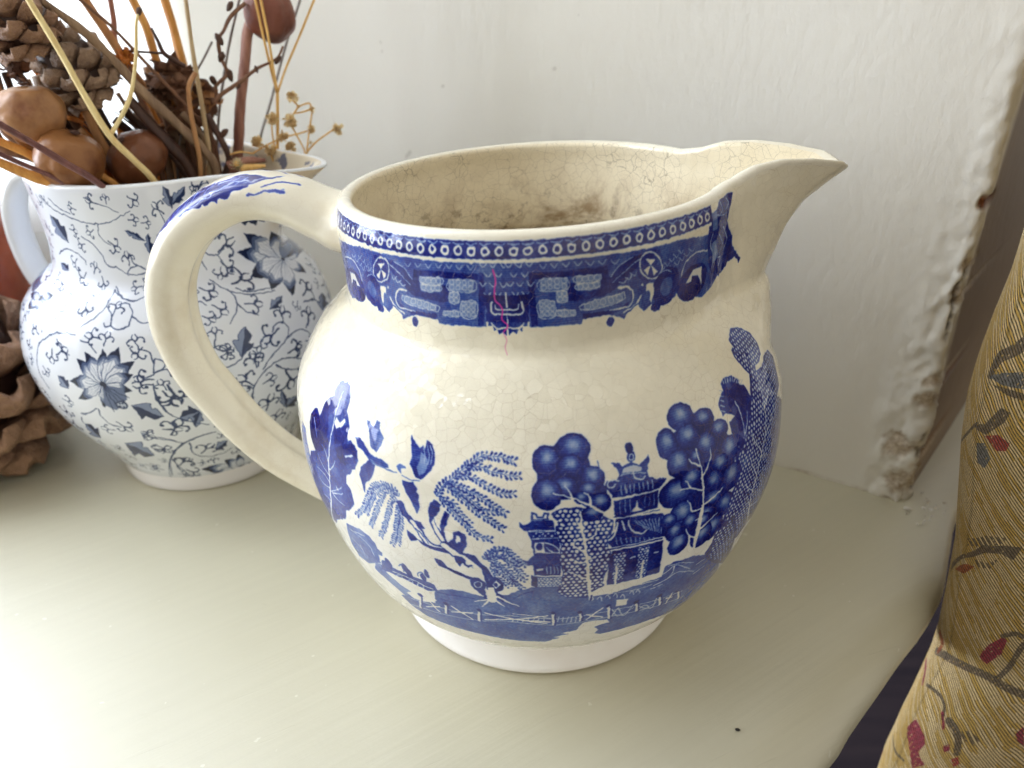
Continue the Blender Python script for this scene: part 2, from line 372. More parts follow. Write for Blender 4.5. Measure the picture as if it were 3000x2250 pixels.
['P',0.82,[[-1405,901],[-1399,895],[-1390,885],[-1377,873],[-1371,883],[-1364,872],[-1364,887],[-1361,896],[-1347,887],[-1335,863],[-1336,843],[-1348,820],[-1366,800],[-1383,802],[-1398,832],[-1396,854],[-1403,876]]],
['P',0.45,[[-1373,865],[-1358,856],[-1350,840],[-1358,818],[-1373,808],[-1381,827],[-1373,844]]],
['S',0.2,2,2,[[-1370,880],[-1362,858],[-1361,841]]],
['S',0.2,2,2,[[-1361,888],[-1351,860],[-1353,836]]],
['S',0.2,2,2,[[-1351,884],[-1343,862],[-1345,841]]],
['P',0.6,[[-1436,816],[-1425,824],[-1411,823],[-1408,810],[-1421,801],[-1430,807]]],
['P',0,[[-1420,814],[-1401,822],[-1383,802],[-1366,799],[-1399,790],[-1420,802]]],
['P',0.78,[[-1418,785],[-1399,785],[-1386,789],[-1376,772],[-1378,762],[-1372,757],[-1376,742],[-1372,726],[-1381,701],[-1388,714],[-1401,745],[-1413,765]]],
['S',0.5,2.7,2.7,[[-1535,816],[-1501,802],[-1470,799],[-1433,798]]],
['S',0.6,2.3,2.3,[[-1418,796],[-1392,792],[-1369,796]]],
['F',0.8,12.9,[[-1328,765],[-1313,797],[-1284,823],[-1251,856],[-1220,879],[-1185,879],[-1148,872]]],
['F',0.8,12.2,[[-1259,847],[-1227,853],[-1193,845],[-1162,839],[-1139,839]]],
['F',0.8,12.3,[[-1284,823],[-1249,828],[-1212,812],[-1178,797],[-1151,796]]],
['F',0.8,12.4,[[-1296,809],[-1257,797],[-1223,781],[-1193,762],[-1172,748]]],
['F',0.8,12.5,[[-1301,793],[-1269,774],[-1244,752],[-1211,727],[-1177,705]]],
['F',0.8,12.1,[[-1320,767],[-1297,738],[-1267,707],[-1239,678],[-1208,670]]],
['F',0.8,11.8,[[-1308,807],[-1284,793],[-1252,777],[-1219,749],[-1183,747]]],
['F',0.8,11.4,[[-1314,758],[-1293,759],[-1277,736],[-1252,710]]],
['F',0.66,10.2,[[-1429,736],[-1442,752],[-1471,755],[-1503,740],[-1522,706],[-1545,659],[-1578,618]]],
['F',0.66,10.2,[[-1440,732],[-1465,737],[-1482,712],[-1502,668],[-1531,608]]],
['F',0.66,10.3,[[-1433,724],[-1452,713],[-1468,664],[-1500,587]]],
['F',0.66,10.3,[[-1430,721],[-1438,676],[-1452,617],[-1466,578]]],
['F',0.66,10.2,[[-1435,740],[-1456,754],[-1487,735],[-1516,691],[-1539,643]]],
['F',0.66,10.3,[[-1430,714],[-1429,672],[-1438,623],[-1449,590]]],
['P',0.85,[[-1437,719],[-1422,727],[-1408,697],[-1392,681],[-1373,680],[-1364,665],[-1374,662],[-1390,671],[-1406,676],[-1423,685]]],
['S',0.85,17.8,20.7,[[-1405,684],[-1381,656],[-1364,628],[-1340,616],[-1305,621],[-1294,606]]],
['S',0,10.1,13,[[-1398,675],[-1380,652],[-1361,625],[-1336,615],[-1305,615],[-1294,602]]],
['S',0.8,3.6,1.5,[[-1388,657],[-1369,641],[-1358,622]]],
['P',0.85,[[-1346,744],[-1333,754],[-1318,747],[-1326,718],[-1339,704],[-1334,684],[-1320,663],[-1304,631],[-1319,630],[-1339,658],[-1350,687],[-1351,718]]],
['P',0.85,[[-1310,729],[-1298,725],[-1306,699],[-1316,671],[-1312,647],[-1323,662],[-1322,698]]],
['P',0,[[-1339,701],[-1336,684],[-1322,659],[-1310,633],[-1323,640],[-1339,665],[-1345,689]]],
['P',0.85,[[-1414,644],[-1396,635],[-1379,615],[-1357,607],[-1334,606],[-1300,604],[-1302,622],[-1336,617],[-1359,618],[-1384,624],[-1406,612],[-1414,629]]],
['P',0.8,[[-1292,674],[-1277,681],[-1263,673],[-1261,648],[-1272,616],[-1285,609],[-1295,625],[-1306,641],[-1296,651]]],
['P',0,[[-1286,668],[-1278,666],[-1276,649],[-1285,643],[-1290,653]]],
['S',0.88,25.8,38.4,[[-1315,630],[-1290,610],[-1261,598],[-1233,573],[-1218,531],[-1216,460]]],
['S',0,16.2,23.1,[[-1319,629],[-1290,608],[-1265,597],[-1239,571],[-1224,529],[-1214,453]]],
['P',0.85,[[-1349,577],[-1332,577],[-1315,556],[-1281,544],[-1251,535],[-1232,496],[-1226,478],[-1239,467],[-1255,496],[-1260,526],[-1290,535],[-1320,548],[-1340,553]]],
['P',0.85,[[-1263,617],[-1245,616],[-1232,594],[-1218,581],[-1217,543],[-1216,500],[-1202,490],[-1184,476],[-1185,445],[-1211,474],[-1224,498],[-1226,546],[-1230,573],[-1247,591],[-1261,603]]],
['E',0.85,-1244,512,18.8,27.2],
['S',0,3,3,[[-1235,515],[-1236,509],[-1238,505],[-1242,501],[-1245,499],[-1249,499],[-1252,501],[-1253,505],[-1254,509],[-1252,515],[-1250,519],[-1247,523],[-1243,525],[-1239,525],[-1237,523],[-1235,519],[-1235,515]]],
['E',0.85,-1200,521,17.7,28.7],
['P',0,[[-1199,540],[-1189,523],[-1201,503],[-1209,519]]],
['E',0.8,-1200,521,4.6,8.8],
['P',0.85,[[-1296,604],[-1276,604],[-1262,587],[-1251,579],[-1263,571],[-1277,583],[-1285,568],[-1294,584]]],
['E',0,-1262,587,8.6,7.5],
['S',0,8.4,3.1,[[-1216,480],[-1212,461],[-1262,434]]],
['S',0,8.4,3.1,[[-1216,460],[-1229,439],[-1244,415]]],
['S',0,8.4,3.1,[[-1208,461],[-1197,443],[-1186,429]]],
['S',0,8.4,3.1,[[-1199,470],[-1174,451],[-1145,436]]],
['P',0,[[-1222,505],[-1206,508],[-1200,463],[-1224,454]]],
['F',0.72,10.8,[[-1224,606],[-1201,638],[-1176,641],[-1152,625],[-1130,600]]],
['F',0.72,10.9,[[-1213,602],[-1187,621],[-1160,600],[-1133,565]]],
['F',0.72,11.1,[[-1210,593],[-1181,592],[-1154,563],[-1133,548]]],
['F',0.72,11.1,[[-1207,588],[-1183,565],[-1162,540],[-1139,518]]],
['F',0.72,10.4,[[-1204,578],[-1191,547],[-1170,521]]],
['F',0.72,10.2,[[-1216,612],[-1194,625],[-1166,619],[-1142,601]]],
['F',0.72,9.6,[[-1199,605],[-1175,577],[-1148,530]]],
['F',0.72,8.7,[[-1208,628],[-1186,645],[-1165,642]]],
['P',0.75,[[-1112,751],[-1100,749],[-1097,741],[-1087,741],[-1083,751],[-1072,751],[-1072,732],[-1113,730]]],
['P',0,[[-1108,745],[-1103,745],[-1100,736],[-1084,736],[-1080,747],[-1076,746],[-1076,735],[-1108,733]]],
['P',0.8,[[-1140,725],[-1132,716],[-1118,722],[-1111,729],[-1063,732],[-1061,702],[-1115,698],[-1129,701],[-1137,710]]],
['P',0.8,[[-1120,698],[-1054,699],[-1054,672],[-1113,672]]],
['E',0.1,-1108,687,2.1,2.6],
['E',0.1,-1101,694,2.1,2.6],
['E',0.1,-1094,687,2.1,2.6],
['E',0.1,-1087,694,2,2.6],
['E',0.1,-1081,687,2.1,2.6],
['E',0.1,-1074,694,2,2.6],
['E',0.1,-1067,687,2.1,2.6],
['E',0.1,-1060,693,2.1,2.6],
['E',0.1,-1053,686,2.1,2.6],
['S',0.1,2.8,2.8,[[-1119,699],[-1088,703],[-1054,700]]],
['S',0.1,2.1,2.1,[[-1112,679],[-1054,681]]],
['P',0.8,[[-1113,672],[-1051,673],[-1051,631],[-1110,631]]],
['P',0.05,[[-1106,669],[-1084,669],[-1084,640],[-1106,639]]],
['E',0.85,-1095,657,7.9,10.3],
['S',0.05,3.2,3.2,[[-1106,638],[-1051,640]]],
['S',0.05,2.9,2.9,[[-1082,668],[-1065,661],[-1051,645]]],
['S',0.05,2.5,2.5,[[-1079,655],[-1065,640]]],
['P',0.78,[[-1133,616],[-1123,613],[-1110,631],[-1048,635],[-1048,601],[-1114,599],[-1126,605]]],
['P',0.8,[[-1111,600],[-1048,600],[-1049,565],[-1108,565]]],
['P',0.05,[[-1104,589],[-1086,591],[-1086,583],[-1104,580]]],
['S',0.1,2.9,2.9,[[-1079,595],[-1079,572]]],
['S',0.1,2.9,2.9,[[-1071,595],[-1071,572]]],
['S',0.1,2.9,2.9,[[-1063,595],[-1063,572]]],
['S',0.1,2.9,2.9,[[-1055,594],[-1055,571]]],
['P',0.9,[[-1115,566],[-1103,561],[-1102,519],[-1115,526]]],
['P',0.62,[[-1104,561],[-1040,561],[-1032,523],[-1101,520]]],
['D',0.05,2.9,8.1,[[-1102,558],[-1040,560],[-1034,525],[-1101,523]]],
['E',0.9,-877,881,10.3,12.8],
['E',0.85,-876,862,10.9,10.4],
['S',0.1,2.8,2.8,[[-869,861],[-870,859],[-871,857],[-874,856],[-876,856],[-878,857],[-880,858],[-881,861],[-881,863],[-880,865],[-878,867],[-876,868],[-874,868],[-872,867],[-870,865],[-869,863],[-869,861]]],
['P',0.8,[[-925,855],[-914,853],[-906,854],[-899,843],[-877,852],[-859,840],[-849,847],[-839,853],[-833,859],[-832,847],[-841,827],[-847,823],[-908,828],[-913,841]]],
['P',0.15,[[-899,839],[-872,844],[-853,834],[-859,826],[-901,830]]],
['P',0.88,[[-907,831],[-843,825],[-838,810],[-822,800],[-807,804],[-794,804],[-796,793],[-811,780],[-819,774],[-928,775],[-934,790],[-946,805],[-941,818],[-925,814],[-915,818]]],
['S',0.1,3.5,3.5,[[-912,814],[-925,818],[-938,814],[-938,804],[-926,800],[-919,807]]],
['S',0.1,3.2,3.2,[[-877,830],[-872,814],[-856,807],[-848,814]]],
['S',0.1,2.5,2.5,[[-905,826],[-891,827],[-846,821]]],
['S',0.25,2.8,2.8,[[-908,802],[-906,780]]],
['S',0.25,2.8,2.8,[[-898,802],[-896,781]]],
['S',0.25,2.8,2.8,[[-887,802],[-885,781]]],
['S',0.25,2.8,2.8,[[-877,801],[-875,781]]],
['S',0.25,2.9,2.9,[[-866,801],[-864,781]]],
['S',0.25,2.9,2.9,[[-855,800],[-853,781]]],
['S',0.25,2.9,2.9,[[-844,800],[-842,781]]],
['S',0.25,2.9,2.9,[[-833,799],[-831,781]]],
['P',0.92,[[-925,769],[-819,772],[-819,728],[-816,718],[-928,720]]],
['S',0.05,4.1,4.1,[[-926,769],[-818,774]]],
['P',0.05,[[-873,759],[-869,742],[-857,729],[-886,731],[-876,742]]],
['S',0.05,4.8,4.8,[[-926,720],[-818,723]]],
['S',0.35,1.9,1.9,[[-912,764],[-912,731]]],
['S',0.35,1.9,1.9,[[-852,765],[-852,736]]],
['S',0.35,1.9,1.9,[[-900,764],[-900,731]]],
['S',0.35,1.9,1.9,[[-840,765],[-841,736]]],
['S',0.35,1.9,1.9,[[-888,765],[-888,732]]],
['S',0.35,1.9,1.9,[[-829,765],[-829,736]]],
['P',0.86,[[-923,718],[-892,720],[-807,707],[-794,689],[-783,679],[-787,651],[-803,635],[-927,637],[-946,658],[-942,669],[-924,685]]],
['S',0.05,5.8,5.8,[[-946,660],[-932,665],[-923,679],[-918,706]]],
['S',0.05,4.3,4.3,[[-906,710],[-902,683]]],
['S',0.05,4.7,4.7,[[-893,709],[-888,687],[-872,670],[-855,665],[-847,671]]],
['S',0.3,2.5,2.5,[[-877,704],[-853,678]]],
['S',0.3,2.5,2.5,[[-868,703],[-848,675]]],
['S',0.3,2.5,2.5,[[-860,702],[-842,671]]],
['S',0.3,2.5,2.5,[[-851,701],[-837,668]]],
['S',0.3,2.5,2.5,[[-843,700],[-831,665]]],
['S',0.3,2.5,2.5,[[-834,699],[-825,661]]],
['S',0.3,2.5,2.5,[[-826,698],[-820,657]]],
['S',0.3,2.5,2.5,[[-817,697],[-814,654]]],
['S',0.3,2.5,2.5,[[-808,695],[-808,650]]],
['S',0.3,2.5,2.5,[[-921,667],[-918,644]]],
['S',0.3,2.5,2.5,[[-910,665],[-907,644]]],
['S',0.3,2.5,2.5,[[-898,662],[-896,644]]],
['S',0.3,2.5,2.5,[[-887,660],[-884,643]]],
['S',0.3,2.5,2.5,[[-876,657],[-873,643]]],
['S',0.3,2.5,2.5,[[-864,654],[-862,642]]],
['S',0.3,2.6,2.6,[[-853,651],[-850,641]]],
['S',0.3,2.6,2.6,[[-841,647],[-838,640]]],
['S',0.3,2.6,2.6,[[-829,644],[-826,638]]],
['S',0,9.4,9.4,[[-938,635],[-803,634]]],
['S',0.9,3.6,3.6,[[-936,635],[-805,634]]],
['P',0.92,[[-931,628],[-802,627],[-797,512],[-934,510],[-937,592]]],
['D',0.1,3.3,9.5,[[-925,621],[-895,622],[-896,521],[-923,519]]],
['D',0.1,3.3,9.5,[[-867,624],[-837,623],[-837,512],[-863,516]]],
['S',0,6.3,6.3,[[-916,577],[-914,511]]],
['P',0,[[-922,508],[-897,507],[-896,481],[-922,485]]],
['S',0,5.6,5.6,[[-850,577],[-847,506]]],
['P',0,[[-862,509],[-842,508],[-840,483],[-861,485]]],
['S',0.1,4.4,4.4,[[-884,595],[-873,597]]],
['S',0.1,4.5,4.5,[[-821,593],[-813,593]]],
['S',0,3,3,[[-961,474],[-918,481],[-858,483],[-773,477]]],
['S',0.1,2.3,2.3,[[-941,472],[-846,463],[-807,466]]],
['S',0.1,3.1,3.1,[[-953,453],[-948,464],[-941,452],[-940,444]]],
['S',0.1,3.1,3.1,[[-933,456],[-928,467],[-921,455],[-920,446]]],
['S',0.1,3.1,3.1,[[-912,455],[-908,466],[-901,454],[-900,445]]],
['S',0.1,3.1,3.1,[[-890,444],[-886,455],[-879,443],[-877,434]]],
['S',0.1,3.1,3.1,[[-866,452],[-863,463],[-855,451],[-853,442]]],
['S',0.1,3.1,3.1,[[-848,451],[-845,462],[-838,449],[-836,440]]],
['P',0.86,[[-1070,745],[-1063,751],[-1046,760],[-1012,762],[-977,754],[-949,730],[-928,714],[-930,689],[-942,655],[-934,626],[-933,592],[-945,545],[-943,509],[-970,489],[-983,468],[-1006,469],[-1033,476],[-1057,501],[-1047,531],[-1042,571],[-1051,612],[-1048,658],[-1059,703],[-1053,728]]],
['D',0,4.2,13,[[-1070,745],[-1046,756],[-1012,758],[-977,750],[-949,730],[-930,712],[-932,689],[-944,656],[-936,627],[-935,592],[-946,546],[-945,513],[-970,493],[-988,473],[-1033,479],[-1055,502],[-1045,531],[-1040,571],[-1049,612],[-1046,658],[-1057,703]]],
['S',0,11.5,4.2,[[-969,459],[-980,523],[-985,580],[-992,649],[-999,699],[-1002,749]]],
['S',0,5.1,2.9,[[-988,606],[-1002,603],[-1018,612]]],
['S',0,5.1,2.9,[[-995,634],[-1015,654],[-1016,667],[-1004,677]]],
['S',0,5,2.8,[[-992,669],[-971,682],[-967,701]]],
['S',0,5.1,2.9,[[-987,611],[-967,614]]],
['S',0,5.2,2.9,[[-982,544],[-1011,562],[-1033,578]]],
['S',0,5,2.8,[[-999,699],[-1012,725]]],
['S',0.9,4.6,4.6,[[-970,455],[-968,475]]],
['P',0.92,[[-1095,881],[-1035,916],[-984,906],[-971,838],[-942,802],[-938,761],[-957,734],[-994,764],[-1018,784],[-1061,779],[-1097,803]]],
['P',0.94,[[-736,932],[-662,913],[-603,861],[-587,821],[-579,768],[-598,707],[-609,645],[-646,574],[-706,596],[-753,642],[-760,693],[-741,718],[-787,748],[-756,782],[-766,825],[-783,855],[-767,886],[-740,895]]],
['P',0,[[-806,854],[-784,830],[-786,794],[-811,800]]],
['B',0,-1073,872,33,35.9],
['B',0,-1011,896,41.3,34.2],
['B',0,-1020,857,31.2,28.2],
['B',0,-972,827,27.8,29.8],
['B',0,-1036,811,31.2,26.4],
['B',0,-1076,796,33.6,39.6],
['B',0,-985,803,22.7,18.2],
['B',0,-1000,784,17.1,16.5],
['B',0,-957,767,25.2,25.1],
['B',0,-976,741,25,20.7],
['S',0,7.7,2.5,[[-928,728],[-951,741],[-976,759],[-994,771],[-1018,784],[-1061,799]]],
['S',0,5.7,2.5,[[-979,759],[-981,784],[-993,797]]],
['S',0,4.4,1.9,[[-1019,782],[-1024,801],[-1036,813]]],
['S',0.7,2.5,2.5,[[-957,864],[-954,851],[-949,835]]],
['B',0,-620,860,34.8,23.4],
['B',0,-597,804,36.4,33.1],
['B',0,-660,896,36.4,25.3],
['B',0,-671,840,36.7,30],
['B',0,-725,920,39.7,31.7],
['B',0,-718,872,36.8,29.6],
['B',0,-779,870,28.9,36],
['B',0,-758,820,32.3,33.7],
['B',0,-636,780,31.5,27.4],
['B',0,-710,822,22.8,17.8],
['B',0,-594,729,41.6,37.4],
['B',0,-660,741,36.8,32.4],
['B',0,-772,751,44.9,38.5],
['B',0,-727,773,33.7,27.5],
['B',0,-662,691,35.5,27.9],
['B',0,-615,657,35,35.1],
['B',0,-753,687,35.7,37.8],
['B',0,-682,655,34.8,29.3],
['B',0,-716,644,32.5,36.3],
['B',0,-765,642,34.1,28.2],
['B',0,-652,601,40.2,39.6],
['B',0,-773,641,24.5,29],
['B',0,-757,596,29.8,34.1],
['B',0,-729,652,26.5,28.8],
['B',0,-686,594,34.7,40.6],
['B',0,-789,679,22.2,22.6],
['B',0,-688,639,28.5,25.1],
['S',0,9,3.3,[[-703,580],[-692,658],[-690,719],[-695,777],[-702,820],[-702,840]]],
['S',0,5.3,2.6,[[-695,732],[-733,751],[-761,755]]],
['S',0,5.3,2.6,[[-731,751],[-737,766],[-745,775]]],
['S',0,5.4,2.7,[[-693,688],[-662,695],[-625,711]]],
['S',0,5.4,2.6,[[-693,680],[-723,684],[-730,706],[-739,721]]],
['S',0,5.2,2.6,[[-702,798],[-721,811],[-729,823]]],
['S',0,5.3,2.6,[[-696,766],[-666,802],[-660,828]]],
['S',0,5.5,2.8,[[-692,620],[-657,635],[-639,643]]],
['S',0,5.4,2.7,[[-692,658],[-713,651]]],
['S',0,13.3,6,[[-703,502],[-701,548],[-704,598],[-700,645],[-695,675]]],
['S',0,5.3,3,[[-706,594],[-728,613],[-739,638]]],
['S',0,5.3,3.1,[[-699,616],[-676,624]]],
['P',0.66,[[-807,446],[-785,488],[-781,530],[-760,535],[-731,529],[-695,524],[-587,472],[-454,272],[-635,354],[-732,383]]],
['S',0.05,3.5,2,[[-795,493],[-767,505],[-746,516],[-686,465]]],
['S',0.05,3.5,2,[[-800,456],[-766,465],[-731,479],[-667,444]]],
['S',0.05,3.5,2,[[-771,525],[-733,518],[-684,490]]],
['S',0.05,3.5,2,[[-751,515],[-752,484],[-762,470]]],
['S',0.05,3.6,2,[[-667,473],[-635,478]]],
['S',0.05,3.7,2,[[-662,430],[-624,438]]],
['S',0.05,3.5,2,[[-807,446],[-771,448]]],
['P',0.9,[[-399,1044],[-376,1042],[-361,1035],[-343,1029],[-326,1016],[-311,1004],[-306,993],[-300,966],[-307,941],[-337,929],[-375,933],[-382,920],[-338,914],[-283,927],[-238,920],[-193,883],[-214,860],[-244,821],[-298,814],[-245,780],[-215,722],[-225,664],[-244,629],[-288,587],[-339,546],[-371,490],[-459,472],[-478,453],[-618,549],[-610,620],[-590,674],[-571,706],[-561,741],[-579,772],[-559,796],[-580,839],[-576,862],[-548,869],[-580,887],[-594,882],[-594,898],[-595,912],[-580,928],[-563,936],[-562,952],[-548,958],[-531,958],[-509,956],[-486,938],[-490,925],[-471,918],[-462,900],[-459,884],[-425,929],[-444,955],[-458,982],[-456,1004],[-437,1009],[-438,1025]]],
['D',0.12,3.9,13.4,[[-400,1041],[-363,1034],[-328,1015],[-308,992],[-304,968],[-314,943],[-346,933],[-381,935],[-381,916],[-337,910],[-281,922],[-242,918],[-206,887],[-223,864],[-256,827],[-305,818],[-273,790],[-239,735],[-272,692],[-293,659],[-332,615],[-378,573],[-417,523],[-478,486],[-495,465],[-605,541],[-604,617],[-585,671],[-565,703],[-549,736],[-567,767],[-549,785],[-516,815],[-483,851],[-452,882],[-414,925],[-438,953],[-452,980],[-453,1003]]],
['P',0.88,[[-633,583],[-605,598],[-560,593],[-482,434],[-435,307],[-574,416],[-623,464],[-652,508],[-635,540]]],
['D',0.12,3.9,14.1,[[-632,576],[-564,585],[-501,448],[-484,353],[-618,467],[-628,535]]],
['S',0.15,2.7,2.7,[[-549,957],[-550,947]]],
['S',0.15,2.7,2.7,[[-538,956],[-541,946]]],
['S',0.15,2.7,2.7,[[-527,954],[-533,945]]],
['S',0.15,2.7,2.7,[[-516,953],[-524,944]]],
['S',0.15,2.7,2.7,[[-504,951],[-515,942]]],
['S',0.15,2.7,2.7,[[-495,946],[-508,938]]],
['S',0.15,2.8,2.8,[[-486,940],[-501,934]]],
['S',0.15,2.8,2.8,[[-476,935],[-494,930]]],
['S',0.15,2.8,2.8,[[-467,929],[-487,925]]],
['S',0.15,2.7,2.7,[[-576,940],[-564,934]]],
['S',0.15,2.7,2.7,[[-580,929],[-569,923]]],
['S',0.15,2.7,2.7,[[-584,918],[-573,912]]],
['S',0.15,2.7,2.7,[[-588,907],[-577,901]]],
['S',0.15,2.7,2.7,[[-592,896],[-580,890]]],
['S',0,6.8,2.1,[[-386,381],[-484,574],[-472,663],[-447,726],[-427,764],[-407,834],[-391,894],[-381,916]]],
['S',0.05,3.9,2.2,[[-407,834],[-369,847],[-356,861]]],
['S',0.05,4,2.2,[[-427,764],[-376,790],[-336,813]]],
['S',0.05,4,2.1,[[-447,726],[-489,781],[-498,807]]],
['S',0.05,4,2.1,[[-474,677],[-501,716],[-510,741]]],
['S',0.05,4.1,2.4,[[-484,574],[-410,555],[-323,540]]],
['S',0.05,3.7,2.1,[[-531,897],[-524,853],[-533,804],[-528,761]]],
['S',0.05,3.8,2.1,[[-535,808],[-511,834],[-496,860]]],
['S',0.05,4,2.1,[[-479,622],[-531,673]]],
['S',0.05,4,2.2,[[-458,706],[-410,726]]],
['S',0.05,4.2,2.4,[[-469,496],[-361,460]]],
['S',0.9,6.9,2.7,[[-531,766],[-533,800],[-533,822]]],
['P',0.66,[[-1999,1309],[-1714,1339],[-1609,1340],[-1471,1343],[-1359,1346],[-1249,1344],[-1169,1342],[-1174,1193],[-1244,1183],[-1393,1182],[-1396,1192],[-1477,1194],[-1499,1188],[-1534,1174],[-1536,1191],[-1572,1206],[-1585,1193],[-1598,1183],[-1626,1195],[-1632,1180],[-1658,1174],[-1666,1192],[-1722,1192],[-1738,1213],[-1775,1184],[-1873,1160],[-1944,1169],[-2004,1196],[-1994,1227],[-1994,1270]]],
['P',0.92,[[-1584,1327],[-1542,1329],[-1493,1308],[-1474,1286],[-1463,1315],[-1397,1317],[-1251,1317],[-1252,1301],[-1271,1303],[-1447,1301],[-1448,1260],[-1377,1262],[-1370,1284],[-1345,1285],[-1352,1242],[-1390,1238],[-1431,1242],[-1476,1245],[-1526,1276],[-1567,1305]]],
['P',0.92,[[-1250,1322],[-1236,1317],[-1235,1263],[-1243,1185],[-1262,1186],[-1255,1257]]],
['P',0.92,[[-1545,1218],[-1515,1203],[-1398,1206],[-1395,1192],[-1477,1194],[-1503,1196],[-1534,1203]]],
['P',0.42,[[-1444,1298],[-1368,1301],[-1374,1284],[-1442,1282]]],
['S',0.08,2.2,2.2,[[-1444,1298],[-1368,1301],[-1374,1284],[-1442,1282],[-1444,1298]]],
['S',0.12,1.7,1.7,[[-1425,1291],[-1426,1289],[-1428,1286],[-1431,1284],[-1435,1283],[-1438,1284],[-1441,1285],[-1442,1287],[-1442,1290],[-1441,1292],[-1439,1295],[-1436,1297],[-1433,1298],[-1429,1297],[-1427,1296],[-1425,1294],[-1425,1291]]],
['S',0.12,1.7,1.7,[[-1407,1292],[-1408,1289],[-1410,1287],[-1413,1285],[-1416,1284],[-1419,1284],[-1422,1286],[-1423,1288],[-1424,1291],[-1423,1293],[-1420,1296],[-1417,1298],[-1414,1298],[-1411,1298],[-1409,1297],[-1407,1295],[-1407,1292]]],
['S',0.12,1.7,1.7,[[-1389,1293],[-1390,1290],[-1392,1287],[-1395,1286],[-1398,1285],[-1401,1285],[-1404,1286],[-1405,1289],[-1406,1291],[-1405,1294],[-1402,1296],[-1400,1298],[-1396,1299],[-1393,1299],[-1391,1297],[-1389,1295],[-1389,1293]]],
['S',0.12,1.7,1.7,[[-1372,1293],[-1373,1290],[-1375,1288],[-1377,1286],[-1381,1285],[-1384,1286],[-1386,1287],[-1388,1289],[-1388,1292],[-1387,1295],[-1385,1297],[-1382,1299],[-1379,1299],[-1376,1299],[-1373,1298],[-1372,1296],[-1372,1293]]],
['P',0.42,[[-1443,1279],[-1376,1281],[-1379,1267],[-1443,1265]]],
['S',0.08,2.2,2.2,[[-1443,1279],[-1376,1281],[-1379,1267],[-1443,1265],[-1443,1279]]],
['S',0.12,1.7,1.7,[[-1426,1273],[-1428,1271],[-1430,1268],[-1432,1267],[-1436,1266],[-1439,1266],[-1441,1267],[-1442,1269],[-1442,1272],[-1441,1274],[-1439,1277],[-1436,1278],[-1433,1279],[-1430,1279],[-1428,1278],[-1427,1276],[-1426,1273]]],
['S',0.12,1.7,1.7,[[-1410,1274],[-1411,1271],[-1413,1269],[-1416,1267],[-1419,1267],[-1422,1267],[-1424,1268],[-1425,1270],[-1426,1272],[-1425,1275],[-1422,1277],[-1420,1279],[-1417,1280],[-1414,1280],[-1411,1278],[-1410,1276],[-1410,1274]]],
['S',0.12,1.7,1.7,[[-1394,1274],[-1395,1272],[-1397,1270],[-1399,1268],[-1402,1267],[-1405,1267],[-1407,1269],[-1409,1271],[-1409,1273],[-1408,1276],[-1406,1278],[-1403,1279],[-1400,1280],[-1398,1280],[-1395,1279],[-1394,1277],[-1394,1274]]],
['S',0.12,1.7,1.7,[[-1378,1275],[-1379,1272],[-1381,1270],[-1383,1268],[-1386,1267],[-1389,1268],[-1391,1269],[-1393,1271],[-1393,1273],[-1392,1276],[-1390,1278],[-1387,1280],[-1384,1281],[-1382,1280],[-1379,1279],[-1378,1277],[-1378,1275]]],
['P',0.42,[[-1345,1300],[-1268,1301],[-1270,1273],[-1349,1272]]],
['S',0.08,2.2,2.2,[[-1345,1300],[-1268,1301],[-1270,1273],[-1349,1272],[-1345,1300]]],
['S',0.12,1.7,1.7,[[-1329,1294],[-1330,1291],[-1332,1289],[-1334,1288],[-1337,1287],[-1339,1287],[-1342,1289],[-1343,1290],[-1343,1293],[-1342,1295],[-1341,1297],[-1338,1299],[-1336,1300],[-1333,1299],[-1331,1298],[-1329,1296],[-1329,1294]]],
['S',0.12,1.7,1.7,[[-1331,1280],[-1331,1277],[-1333,1275],[-1336,1274],[-1338,1273],[-1341,1273],[-1343,1275],[-1344,1277],[-1345,1279],[-1344,1282],[-1342,1284],[-1340,1285],[-1337,1286],[-1334,1286],[-1332,1284],[-1331,1282],[-1331,1280]]],
['S',0.12,1.7,1.7,[[-1310,1294],[-1310,1292],[-1312,1290],[-1314,1288],[-1317,1287],[-1320,1288],[-1322,1289],[-1323,1291],[-1323,1293],[-1322,1296],[-1321,1298],[-1318,1299],[-1316,1300],[-1313,1300],[-1311,1298],[-1310,1296],[-1310,1294]]],
['S',0.12,1.7,1.7,[[-1311,1280],[-1312,1278],[-1313,1276],[-1316,1274],[-1318,1274],[-1321,1274],[-1323,1275],[-1324,1277],[-1325,1280],[-1324,1282],[-1322,1284],[-1320,1286],[-1317,1286],[-1314,1286],[-1312,1285],[-1311,1283],[-1311,1280]]],
['S',0.12,1.7,1.7,[[-1290,1294],[-1291,1292],[-1293,1290],[-1295,1288],[-1297,1288],[-1300,1288],[-1302,1289],[-1303,1291],[-1304,1294],[-1303,1296],[-1301,1298],[-1299,1300],[-1296,1300],[-1294,1300],[-1292,1299],[-1291,1297],[-1290,1294]]],
['S',0.12,1.7,1.7,[[-1291,1281],[-1292,1278],[-1294,1276],[-1296,1274],[-1299,1274],[-1301,1274],[-1303,1276],[-1305,1278],[-1305,1280],[-1304,1282],[-1302,1285],[-1300,1286],[-1298,1287],[-1295,1286],[-1293,1285],[-1292,1283],[-1291,1281]]],
['S',0.12,1.7,1.7,[[-1271,1294],[-1272,1292],[-1273,1290],[-1276,1288],[-1278,1288],[-1281,1288],[-1283,1289],[-1284,1291],[-1284,1294],[-1284,1296],[-1282,1298],[-1280,1300],[-1277,1300],[-1275,1300],[-1273,1299],[-1272,1297],[-1271,1294]]],
